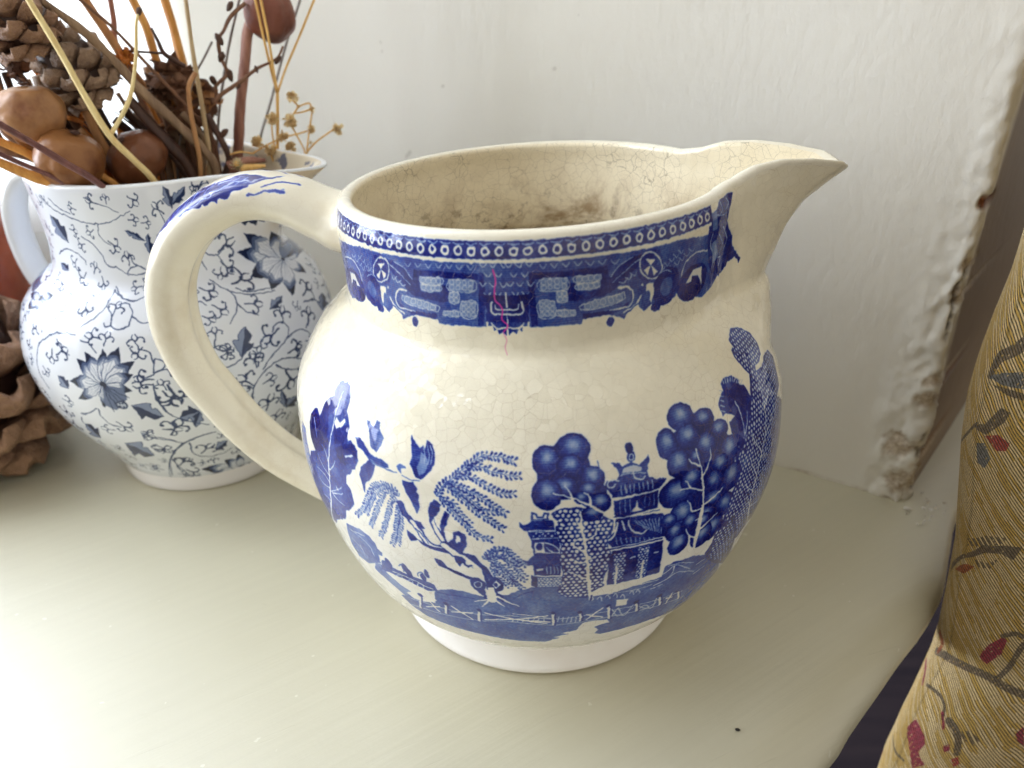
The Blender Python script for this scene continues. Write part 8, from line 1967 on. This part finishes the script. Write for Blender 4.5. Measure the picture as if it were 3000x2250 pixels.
# ---------------------------------------------------------------- dried stems
def dry(name, a, b, rough=.55, scale=70, streak=True, dark=None):
    n = NT(name); c = n.coords('Object', scale=(1, 1, .12) if streak else (1, 1, 1)); f = n.noise(c, scale * 6 if streak else scale, 5, .65)
    col = n.ramp(f, [(.3, a), (.7, b)])
    if dark: col = n.mix(n.ramp(n.noise(n.coords('Object'), scale, 4, .6), [(.46, 0.), (.66, .9)]), col, dark)
    n.set(col, rough, n.bump(f, .5, .0006), spec=.4); return n.m
DM = {'pale': dry('pale_straw', srgb(225, 194, 131), srgb(255, 236, 176)), 'grey': dry('grey_bark', srgb(122, 97, 76), srgb(173, 144, 115)), 'brown': dry('brown_bark', srgb(99, 67, 51), srgb(144, 103, 76)),
      'tan': dry('tan_stalk', srgb(158, 108, 70), srgb(210, 158, 106)), 'rose': dry('rosy_stalk', srgb(135, 88, 74), srgb(185, 135, 115)), 'gold': dry('golden_blade', srgb(194, 126, 56), srgb(244, 183, 101), .4),
      'greytan': dry('greyish_straw', srgb(169, 142, 106), srgb(214, 187, 144)), 'dark': dry('dark_stem', srgb(54, 36, 31), srgb(88, 60, 49), .4), 'purple': dry('purple_stem', srgb(85, 51, 51), srgb(131, 85, 79), .4),
      'orange': dry('orange_leaf', srgb(173, 92, 33), srgb(235, 153, 72), .4), 'straw': dry('golden_straw', srgb(210, 160, 85), srgb(255, 210, 131)), 'slate': dry('slate_stem', srgb(108, 99, 94), srgb(149, 137, 128)),
      'darkbrown': dry('dark_twig', srgb(63, 42, 38), srgb(101, 72, 60))}
def tube_mesh(name, pts, r0, r1, flat=0, wob=.25, seed=0, sides=9, cap=True):
    P = spline(pts, max(14, len(pts) * 9)); n_ = len(P); T = np.gradient(P, axis=0); T /= np.linalg.norm(T, axis=1)[:, None] + 1e-12
    ref = np.array([.35, -.8, .5]); A = np.cross(T, ref); A /= np.linalg.norm(A, axis=1)[:, None]; B = np.cross(T, A); v = []
    for i in range(n_):
        f_ = i / (n_ - 1); r = r0 + (r1 - r0) * min(1, f_ * 1.4)
        if flat: r *= (math.sin(math.pi * min(.999, .12 + f_ * .88)) ** .5 if flat == 1 else 1)
        k = 1 + wob * noise.noise(Vector((P[i][0] * 160, P[i][1] * 160 + seed, P[i][2] * 160)))
        for j in range(sides):
            a = 2 * math.pi * j / sides; q = 1 + .16 * math.sin(3 * a + seed)
            x = A[i] * math.cos(a) * r * k * q + B[i] * math.sin(a) * r * k * (.16 if flat else 1) * q
            if flat: x = x + B[i] * r * .35 * math.cos(a) ** 2
            v.append(P[i] + x)
    f = grid_faces(n_, sides, True); f += [tuple(range(sides))[::-1], tuple(range((n_ - 1) * sides, n_ * sides))]
    return mesh(name, v, f)
def ico(name, r, sub=2, lump=.15, fr=3., stretch=(1, 1, 1), seed=0):
    bm = bmesh.new(); bmesh.ops.create_icosphere(bm, subdivisions=sub, radius=1)
    for q in bm.verts:
        k = 1 + lump * noise.noise(q.co * fr + Vector((seed, seed * 1.7, 0))); q.co = Vector((q.co.x * stretch[0], q.co.y * stretch[1], q.co.z * stretch[2])) * r * k
    me = bpy.data.meshes.new(name); bm.to_mesh(me); bm.free(); return me
NAMES = {'pale': 'straw', 'grey': 'twig', 'brown': 'twig', 'tan': 'dried_reed', 'rose': 'dried_reed', 'gold': 'dried_reed', 'greytan': 'straw', 'dark': 'dried_reed', 'purple': 'dried_reed', 'orange': 'dried_grass', 'straw': 'straw', 'slate': 'dried_reed', 'darkbrown': 'twig'}
COLOURS = {'brown': 'reddish brown', 'tan': 'tan', 'gold': 'golden', 'dark': 'very dark', 'grey': 'grey brown', 'darkbrown': 'blackish brown'}
G_DRY = 'dried stems standing in the floral jug'
def make_stems():
    bud = ico('bud', 1, 2, .3, 2.2, (.75, .75, 1.15), 3)
    for i, (kind, label, r0, r1, flat, pts, buds) in enumerate(M3['stems']):
        P = [tuple(c * 1e-4 for c in p) for p in pts]; base = P[-1]
        filler = label == '*'
        nm = 'dried_grass' if flat else NAMES[kind]
        root = empty(nm, base, 'short %s stalk packed low among the others in the mouth of the floral jug' % COLOURS[kind] if filler else label, 'dried leaf' if flat else 'dried stem', 'short %s stalks packed in the mouth of the floral jug' % COLOURS[kind] if filler else G_DRY)
        link('blade' if flat else 'stalk', tube_mesh(nm, P, r0 * 1.2e-5, r1 * 1.2e-5, flat, .3 if kind in ('grey', 'brown', 'darkbrown', 'dark') else .12, i), DM[kind], root)
        for k, (x, y, z, r) in enumerate(buds):
            b = link('bud', bud, None, root); b.matrix_parent_inverse = Matrix(); r *= 1e-5
            b.location = Vector((x, y, z)) * 1e-4 - root.location; b.scale = (r * .8, r * .8, r); b.rotation_euler = (.5 * math.sin(k * 2.1 + i), .7 * math.cos(k * 1.7), k)
    bud.materials.append(dry('dry_bud', srgb(70, 46, 38), srgb(112, 80, 62), .6, 120, False))
make_stems()

# ---------------------------------------------------------------- round seed heads
def make_pods():
    mats = [dry('seed_head_skin_pale', srgb(150, 100, 62), srgb(206, 160, 112), .38, 60, False, srgb(116, 64, 38)), dry('seed_head_skin', srgb(130, 82, 48), srgb(186, 134, 84), .36, 60, False, srgb(100, 52, 30)), dry('seed_head_skin_dark', srgb(104, 62, 42), srgb(150, 98, 66), .34, 60, False, srgb(78, 40, 26)), dry('seed_head_skin_red', srgb(112, 62, 48), srgb(150, 92, 72), .4, 60, False, srgb(90, 44, 32))]
    for i, (label, c, rx, rz, ang) in enumerate(M3['pods']):
        c = Vector(c) * 1e-4; root = empty('seed_head', c, label, 'seed head', 'round dried seed heads in the floral jug'); rx *= 1e-5; rz *= 1e-5
        me = ico('pod', 1, 5, .09, 1.6, (rx, rx, rz), i * 3)
        for q in me.vertices:
            a = math.atan2(q.co.y, q.co.x); k = q.co.z / rz
            q.co *= 1 + .018 * math.cos(8 * a) * (1 - k * k) + .014 * noise.noise(q.co * 400) + .012 * noise.fractal(q.co * 900, .8, 2, 3)
            if k > .8: q.co.z -= rz * .5 * (k - .8)
        p = link('pod', me, mats[i], root, loc=(0, 0, 0)); p.rotation_euler = (math.radians(ang), math.radians(ang * .7), i)
        # little crown on top and the stub of its stem
        v = []; K = 10
        for r_, z_ in ((.10, .86), (.20, .90), (.34, 1.0), (.30, 1.03), (.16, .94), (.02, .92)):
            for j in range(K * 2): a = math.pi * j / K; q = r_ * (1 + (.18 if j % 2 else -.1) * (r_ > .25)); v.append((rx * q * math.cos(a), rx * q * math.sin(a), rz * z_))
        cr = link('crown', mesh('crown', v, grid_faces(6, K * 2, True)), DM['darkbrown'], p, loc=(0, 0, rz * .45)); cr.scale = (.45, .45, .55)
        if i < 3:
            tgt = Vector((J2.c[0], J2.c[1], .05)) - c; st = tgt.normalized() * rz * .9
            link('stem', tube_mesh('stem', [tuple(st * .95), tuple(st * 1.4), tuple(tgt * .7), tuple(tgt)], .0024, .0020, 0, .2, i), DM['brown'], root, loc=(0, 0, 0))
make_pods()

# ---------------------------------------------------------------- pine cones: every scale an object
def scale_mesh(name, seed=0):
    """one woody scale: broad rounded plate, thick at the lip, curling slightly"""
    v = []; nu, nv = 8, 7
    for side in (0, 1):
        for i in range(nv):
            t = i / (nv - 1); w_ = (.16 + .26 * sstep(0, .7, t)) * math.sqrt(max(.03, 1 - (max(0, t - .62) / .40) ** 2))
            for j in range(nu):
                s = j / (nu - 1) * 2 - 1; th = (.04 + .17 * t) * (1 - .75 * s * s) * (1 if t < .99 else .5)
                up = -.16 * s * s * t + .10 * math.sin(t * 2.2) + .04 * noise.noise(Vector((s * 2, t * 3, seed * 7)))
                v.append((t, s * w_, up + (th if side == 0 else -th * .25)))
    a = nu * nv; f = grid_faces(nv, nu); f += [tuple(a + k for k in q[::-1]) for q in grid_faces(nv, nu)]
    b = [j for j in range(nu)] + [i * nu + nu - 1 for i in range(1, nv)] + [(nv - 1) * nu + j for j in range(nu - 2, -1, -1)] + [i * nu for i in range(nv - 2, 0, -1)]
    for p, q in zip(b, b[1:] + b[:1]): f.append((p, p + a, q + a, q))
    me = mesh(name, v, f); bm = bmesh.new(); bm.from_mesh(me); bmesh.ops.recalc_face_normals(bm, faces=bm.faces); bm.to_mesh(me); bm.free(); me.polygons.foreach_set('use_smooth', [True] * len(me.polygons)); return me
def pine_cone(label, c, R, H, axis, mat, count, group, open_=.9, size=.9, core=None):
    """axis = direction of the tip; c = centre"""
    root = empty('pine_cone', c, label, 'pine cone', group); M = Vector(axis).normalized().to_track_quat('Z', 'Y').to_matrix()
    sm = [scale_mesh('scale', k) for k in range(3)]
    for s_ in sm: s_.materials.append(mat)
    cm = ico('core', 1, 3, .1, 2, (R * .72, R * .72, H * .46)); k_ = link('core', cm, core or mat, root, loc=(0, 0, 0)); k_.rotation_euler = M.to_euler()
    a_ = math.sqrt(2 * math.pi * R * H * .72 / count)        # spacing of the scales
    for i in range(count):
        t = (i + .5) / count; z = -H * .46 + H * .94 * t; prof = math.sin(math.pi * min(.97, .20 + t * .78)) ** .7; rr = R * prof
        a = i * 2.39996; el = open_ - 1.0 * (1 - t) ** 2 + .62 * t * t; L = a_ * size * 1.75 * (.62 + .42 * prof)
        d = Vector((math.cos(a) * math.cos(el), math.sin(a) * math.cos(el), math.sin(el))); side = Vector((-math.sin(a), math.cos(a), 0)); up = d.cross(side)
        if up.dot(Vector((math.cos(a), math.sin(a), 0))) < 0: side = -side; up = d.cross(side)
        o = link('scale', sm[i % 3], None, root); o.matrix_parent_inverse = Matrix()
        B = Matrix((d, side, up)).transposed(); jit = 1 + .15 * noise.noise(Vector((i * 1.3, 2, 1)))
        tip = Vector((math.cos(a) * rr, math.sin(a) * rr, z)); pos = tip - d * L * .9
        o.matrix_local = Matrix.LocRotScale(M @ pos, (M @ B).to_quaternion(), Vector((L * jit, L * jit, L * jit)))
    return root
def make_cones():
    n = NT('cone_scale'); c = n.coords('Object'); f = n.noise(c, 3.2, 5, .65); sx = n.add('ShaderNodeSeparateXYZ'); n.put(sx.inputs[0], c)
    col = n.ramp(n.math('ADD', n.math('MULTIPLY', f, .6), n.math('MULTIPLY', sx.outputs[0], .5)), [(.3, srgb(62, 40, 32)), (.62, srgb(122, 88, 68)), (.85, srgb(168, 130, 102))]); n.set(col, .5, n.bump(f, .5, .08), spec=.4); m1 = n.m
    n = NT('cone_scale_grey'); c = n.coords('Object'); f = n.noise(c, 3.2, 5, .65); sx = n.add('ShaderNodeSeparateXYZ'); n.put(sx.inputs[0], c)
    col = n.ramp(n.math('ADD', n.math('MULTIPLY', f, .6), n.math('MULTIPLY', sx.outputs[0], .5)), [(.3, srgb(74, 52, 42)), (.62, srgb(136, 108, 88)), (.85, srgb(184, 154, 128))]); n.set(col, .42, n.bump(f, .5, .08), spec=.45); m2 = n.m
    pine_cone('big brown pine cone on the sill at the left edge before the terracotta vase', Vector((-.2430, .0640, .0450)), .0370, .088, (-.10, -.15, 1), m1, 46, 'pine cones', .62, 1.0)
    for (label, c, R, H), m_, ax in zip(M3['cones'], (m2, m1), ((-.5, -.25, .85), (-.35, -.2, 1))):
        pine_cone(label, Vector(c) * 1e-4, R * 1.2e-5, H * 1.8e-5, ax, m_, 30, 'pine cones', .66, 1.0)
make_cones()

# ---------------------------------------------------------------- crumpled flower heads
def make_heads():
    petal = []
    for k in range(4):
        v = []
        for i in range(5):
            t = i / 4
            for j in range(4):
                s = j / 3 * 2 - 1; v.append((t, s * (.34 * math.sin(math.pi * (.12 + .8 * t))), .25 * t * t + .22 * math.sin(s * 2.4 + k) * t + .12 * math.sin(5 * t + k * 2)))
        petal.append(mesh('bract', v, grid_faces(5, 4)))
    ms = [DM['brown'], DM['tan'], DM['darkbrown'], DM['grey'], DM['orange']]
    mts = [0, 0, 0, 1, 4, 3, 2]
    for i, (label, c, r) in enumerate(M3['heads']):
        root = empty('dried_flower', Vector(c) * 1e-4, label, 'dried flower', 'dried flower heads in the floral jug'); r *= 1.25e-5; rg = random.Random(i)
        link('core', ico('core', r * .5, 3, .5, 2.5, (1, 1, 1.1), i), ms[mts[i]], root, loc=(0, 0, 0))
        pm = []
        for p in petal:
            q = p.copy(); q.materials.append(ms[mts[i] if len(pm) % 2 else (0 if mts[i] != 4 else 4)]); q.polygons.foreach_set('use_smooth', [True] * len(q.polygons)); pm.append(q)
        for k in range(34):
            o = bpy.data.objects.new('bract', pm[k % 4]); COL.objects.link(o); o.parent = root
            d = Vector((rg.gauss(0, 1), rg.gauss(0, 1), rg.gauss(.2, 1))).normalized(); s = r * rg.uniform(.55, 1.0)
            o.matrix_local = Matrix.LocRotScale(d * r * .22, d.to_track_quat('X', 'Z') @ Matrix.Rotation(rg.uniform(0, 6.3), 3, 'X').to_quaternion(), Vector((s, s * rg.uniform(.7, 1.2), s)))
        tgt = Vector((J2.c[0], J2.c[1], .05)) - root.location
        link('stem', tube_mesh('stem', [(0, 0, 0), tuple(tgt * .3 + Vector((.004, 0, 0))), tuple(tgt * .7), tuple(tgt)], .0010, .0011, 0, .3, i), DM['brown'], root, loc=(0, 0, 0))
make_heads()

# ---------------------------------------------------------------- small cream flowers
def make_sprig():
    m_ = dry('papery_petal', srgb(226, 200, 148), srgb(250, 236, 204), .7, 400, False); _t = m_.node_tree; _tr = _t.nodes.new('ShaderNodeBsdfTranslucent'); _tr.inputs[0].default_value = (*srgb(240, 214, 160), 1); _mx = _t.nodes.new('ShaderNodeMixShader'); _mx.inputs[0].default_value = .6; _t.links.new(_t.nodes['Principled BSDF'].outputs[0], _mx.inputs[1]); _t.links.new(_tr.outputs[0], _mx.inputs[2]); _t.links.new(_mx.outputs[0], _t.nodes['Material Output'].inputs[0]); root = empty('flower_sprig', Vector((-.105, .076, .12)), 'sprig of small papery cream flowers on hair thin stems over the jug spout', 'dried flower', G_DRY)
    fm = []
    for k in range(3):
        rg = random.Random(k + 5); v = []; f = []
        for q in range(26):
            d = Vector((rg.gauss(0, 1), rg.gauss(0, 1), rg.gauss(.35, .8))).normalized(); s = d.orthogonal().normalized(); s = Matrix.Rotation(rg.uniform(0, 6.3), 3, d) @ s; u = d.cross(s); b = len(v)
            for t, w_ in ((.1, .12), (.6, .34), (.9, .3), (1.05, .1)):
                for g in (-1, 0, 1): v.append(d * t * rg.uniform(.85, 1.1) + s * g * w_ + u * (.18 * g * g - .1 + rg.uniform(-.05, .05)))
            f += [tuple(b + x for x in q_) for q_ in grid_faces(4, 3)]
        fm.append(mesh('flower', v, f)); fm[-1].materials.append(m_)
    for k, (c, r) in enumerate(M3['fl']):
        o = link('flower', fm[k % 3], None, root); o.matrix_parent_inverse = Matrix(); o.location = Vector(c) * 1e-4 - root.location; o.scale = [r * 1e-5 * .95] * 3; o.rotation_euler = (k, k * 2.3, k * .7)
    for pl in M3['fls']:
        link('stem', tube_mesh('stem', [tuple(c * 1e-4 for c in p) for p in pl], .00030, .00034, 0, .1, 1, 5), DM['straw'], root)
    c, r = M3['white']; root = empty('strawflower', Vector(c) * 1e-4, 'pale yellowish white strawflower resting on the jug rim under the small cream flowers', 'dried flower', G_DRY)
    n = NT('pale_petal'); cc = n.coords('Object'); n.set(n.ramp(n.noise(cc, 500, 3), [(.35, srgb(206, 184, 132)), (.65, srgb(236, 226, 196))]), .7); pm = n.m
    v = []
    for i in range(4):
        for j in range(3): t, s = i / 3, j - 1.; v.append((t, s * .2 * math.sin(math.pi * (.15 + .8 * t)), .35 * t * t + .08 * s * s))
    me = mesh('petal', v, grid_faces(4, 3)); me.materials.append(pm); me.polygons.foreach_set('use_smooth', [True] * len(me.polygons)); rg = random.Random(3)
    for k in range(44):
        o = bpy.data.objects.new('petal', me); COL.objects.link(o); o.parent = root; a = k * 2.39996; el = .1 + 1.25 * (k / 44); d = Vector((math.cos(a) * math.cos(el), math.sin(a) * math.cos(el), math.sin(el))); d = Matrix.Rotation(-.7, 3, 'X') @ Matrix.Rotation(.5, 3, 'Y') @ d if False else Matrix.Rotation(.8, 3, 'X') @ d
        s = r * 1e-5 * rg.uniform(.8, 1.05); o.matrix_local = Matrix.LocRotScale(Vector((0, 0, 0)), d.to_track_quat('X', 'Z'), Vector((s, s, s)))
    link('centre', ico('centre', r * 1e-5 * .34, 2, .4, 6, (1, 1, 1)), DM['straw'], root, loc=(0, -.0012, .0012))
make_sprig()

# ---------------------------------------------------------------- terracotta vase at the left edge
def make_vase():
    c = (-.2560, .1040); root = empty('terracotta_vase', (*c, 0), 'glossy salmon red terracotta vase at the left edge behind the pine cone', 'vase')
    n = NT('terracotta_glaze'); cc = n.coords('Object'); n.set(n.ramp(n.noise(cc, 30, 4), [(.35, srgb(132, 56, 34)), (.65, srgb(178, 88, 58))]), .22, n.bump(n.noise(cc, 60, 3), .15, .001), spec=.55)
    pr = spline([(.0150, 0), (.0165, .002), (.0195, .015), (.0235, .040), (.0252, .062), (.0248, .082), (.0225, .096), (.0190, .105), (.0160, .110), (.0155, .1125), (.0148, .1135), (.0140, .1120), (.0150, .105), (.0200, .095), (.0215, .070), (.015, .02)], 60)
    lathe('body', pr, c, n.m, root, 72)
make_vase()

# ---------------------------------------------------------------- tapestry cushion on the right
def cushion_nose(z):
    return np.interp(z, [-.30, -.16, -.12, -.0787, -.0569, -.0247, -.0138, .0026, .0139, .0267, .0387, .0631, .0787, .0923, .1048, .1165, .1301, .16, .24], [.150, .1345, .1315, .1303, .1312, .1346, .1347, .1331, .1317, .130, .1276, .123, .1208, .1204, .1207, .1215, .1214, .1225, .140])
CU_M, CU_N = np.array([.93, .37]), np.array([.37, -.93])
def cushion_at(a, z):
    """a = distance round the nose in m: 0 at the seam, positive over the face, negative round the back"""
    a = np.asarray(a, float); z = np.asarray(z, float); x = cushion_nose(z) + .0040
    S, D, Db = .075, .034, .020
    q = np.clip(np.abs(a) / .105, 0, 1); ph = q * math.pi / 2
    s = S * (1 - np.cos(ph) ** .9) + np.maximum(np.abs(a) - .105, 0) * 1.0; off = np.where(a >= 0, D, -Db) * np.sin(ph) ** .85
    wr = .0016 * np.sin(z * 70 + a * 30) + .0012 * np.sin(z * 41 - a * 60 + 1)
    px = x + CU_M[0] * s + CU_N[0] * (off + wr * q); py = -.0205 + CU_M[1] * s + CU_N[1] * (off + wr * q)
    return np.stack([px, py, z + 0 * a], -1)
def make_cushion():
    root = empty('cushion', (.17, -.01, -.3), 'tapestry cushion woven in straw yellow and cream with red flowers, pressed against the sill end', 'cushion')
    A = np.concatenate([np.linspace(-.22, -.11, 8)[:-1], np.linspace(-.11, .14, 110), np.linspace(.14, .40, 10)[1:]]); Zs = np.linspace(-.30, .24, 200)
    aa, zz = np.meshgrid(A, Zs); P = cushion_at(aa, zz); k = len(A); f = grid_faces(len(Zs), k)
    me = mesh('cover', P.reshape(-1, 3), f); uvl = me.uv_layers.new(name='weave'); li = np.zeros(len(me.loops), int); me.loops.foreach_get('vertex_index', li)
    A0, A1, Z0, Z1 = -.02, .11, -.14, .18
    uv = np.stack([(aa.ravel()[li] - A0) / (A1 - A0), (zz.ravel()[li] - Z0) / (Z1 - Z0)], -1).astype(np.float32); uvl.data.foreach_set('uv', uv.ravel())
    bm = bmesh.new(); bm.from_mesh(me); bm.to_mesh(me); bm.free()
    if me.polygons[k * 100 + 60].normal.y > 0: me.flip_normals()
    # woven cloth drawn thread by thread: u, v in 0.1 mm
    k_ = 1.25; W, H = int(1300 * k_), int(3200 * k_); Y, X = np.mgrid[0:H, 0:W] / k_
    ang = math.radians(34); bend = -90 * np.exp(-X / 260.); p = (X * math.cos(ang) - (Y + bend) * math.sin(ang)); q = (X * math.sin(ang) + (Y + bend) * math.cos(ang))
    p = p + 3 * mottle(H, W, 120, 2); q = q + 4 * mottle(H, W, 90, 4)
    PW_, PH_ = 11.5, 11.0
    rowi = np.floor(q / PW_); t = q / PW_ - rowi; cell = np.floor(p / PH_ + .5 * (rowi % 2)); s = p / PH_ + .5 * (rowi % 2) - cell
    h = np.sin(rowi * 12.99 + cell * 78.23) * 43758.5; h -= np.floor(h); hr = np.sin(rowi * 3.7) * 991.3; hr -= np.floor(hr)
    thread = np.clip(1 - ((t - .5) / .46) ** 2, 0, 1) ** .7; stitch = .75 + .25 * np.sin(np.pi * s) ** .6
    hole = ((t < .22) | (t > .84)) & (np.abs(s - .5) < .30) & (h > .2)
    seg = np.floor(p / 150 + hr * 7); hv = np.sin(rowi * 7.31 + seg * 41.7) * 3571.7; hv -= np.floor(hv); yel = hv + .16 * mottle(H, W, 220, 6) > .60
    cream = np.array([226, 198, 146.]); gold = np.array([206, 168, 88.]); on = np.abs(t - .5) < .27 + .06 * np.sin(np.pi * s); col = np.where((on & ~yel)[..., None], cream, np.where(on[..., None], gold, np.array([186, 150, 76.]))) * (1 + .12 * (h - .5))[..., None]
    mm_ = Canvas(0, 1300, 3200, k_); tones = {'br': (116, 98, 78), 'sl': (112, 112, 116), 'rd': (176, 60, 54), 'cr': (158, 40, 66), 'or': (176, 84, 40)}
    for how, tone, w0, w1, pts in M5:
        mm_.a[:] = 0; U = [(u - A0 * 1e4, v_ - Z0 * 1e4) for u, v_ in pts]
        if how: mm_.poly(1, U)
        else: mm_.stroke(1, w0 * 1.7, w1 * 1.7, U)
        g = mm_.a > .5
        # snap the motif to whole stitches
        gi = g & ((h > .12) | (s > .3)); c3 = np.array(tones[tone], float); alt = np.where((cell + rowi) % 2 > 0, 1.0, .84)
        if how == 2: gi &= (rowi % 2 > 0)
        col = np.where(gi[..., None], .16 * col + .84 * c3 * alt[..., None] * (1 + .12 * (h - .5))[..., None], col)
    hgt = thread * stitch * ~hole
    seam = np.abs(X - (200 + 8 * np.sin(Y / 90.)) ) < 5
    col = np.where(hole[..., None], col * .26, col); col = col * (.77 + .23 * thread * stitch)[..., None]; col = np.where(seam[..., None], col * .88, col)
    im = image('cushion_weave', col / 255); hm = image('cushion_relief', np.repeat(np.clip(hgt - .3 * seam, 0, 1)[..., None], 3, -1)); hm.colorspace_settings.name = 'Non-Color'
    n = NT('tapestry_cloth'); u = n.add('ShaderNodeUVMap', uv_map='weave'); tx = n.add('ShaderNodeTexImage'); tx.image = im; n.t.links.new(u.outputs[0], tx.inputs[0]); th = n.add('ShaderNodeTexImage'); th.image = hm; n.t.links.new(u.outputs[0], th.inputs[0])
    n.set(tx.outputs[0], .85, n.bump(th.outputs[0], .7, .0008), spec=.15); n.put(n.b.inputs['Sheen Weight'], .15)
    link('cover', me, n.m, root)
make_cushion()

# ---------------------------------------------------------------- crumbs of plaster and specks on the sill
def make_crumbs():
    n = NT('plaster_crumb'); c = n.coords('Object'); n.set(n.ramp(n.noise(c, 300), [(.4, srgb(214, 208, 196)), (.6, srgb(236, 232, 224))]), .8); rg = random.Random(11); bm = bmesh.new()
    spots = [(CORNER - WT * .003 + Vector((rg.gauss(.004, .006), rg.gauss(-.006, .006), 0)), rg.uniform(.0003, .0009)) for _ in range(26)] + [(CORNER + WT * abs(rg.gauss(.006, .012)) - WT.cross(Z) * -abs(rg.gauss(.002, .002)), rg.uniform(.0003, .0007)) for _ in range(16)]
    spots += [(Vector((rg.uniform(.085, .120), rg.uniform(-.022, .03), 0)), rg.uniform(.00018, .00034)) for _ in range(9)]
    for p, r in spots:
        d = bmesh.ops.create_icosphere(bm, subdivisions=1, radius=r)
        for q in d['verts']: q.co = Vector((q.co.x * 1.3, q.co.y, q.co.z * .7)) * (1 + .5 * noise.noise(q.co * 2500 + p * 99)) + Vector((p.x, p.y, r * .45))
    me = bpy.data.meshes.new('plaster_crumbs'); bm.to_mesh(me); bm.free(); o = link('plaster_crumbs', me, n.m, smooth=False); tag(o, 'white crumbs of plaster fallen on the sill below the broken wall corner', 'debris', kind='stuff')
    n = NT('black_speck'); n.set(srgb(30, 26, 24), .6)
    o = link('speck', ico('speck', .00055, 2, .5, 3, (1.3, .9, .5), 2), n.m, loc=SPECK); tag(o, 'tiny black speck on the bare sill right of the big jug, towards the front', 'speck')
make_crumbs()

# ---------------------------------------------------------------- dark seat added below the cushion to shade the sill edge
def make_added_seat():
    n = NT('added_seat_cloth'); c = n.coords('Object'); n.set(n.ramp(n.noise(c, 400, 3), [(.35, srgb(22, 18, 26)), (.65, srgb(40, 32, 42))]), .95, n.bump(n.noise(c, 900, 2), .4, .001), spec=.08)
    root = empty('added_seat', (.5, -.25, -.6), 'dark purple seat block added between the sill edge and the cushion to shade the edge', 'added_seat')
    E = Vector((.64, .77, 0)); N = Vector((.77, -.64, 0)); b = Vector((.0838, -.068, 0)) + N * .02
    bar('added_seat_block', b - E * .55 + N * .006 - Z * .60, E * 1.1, N * .55, Z * .50, n.m, root, .02)
make_added_seat()
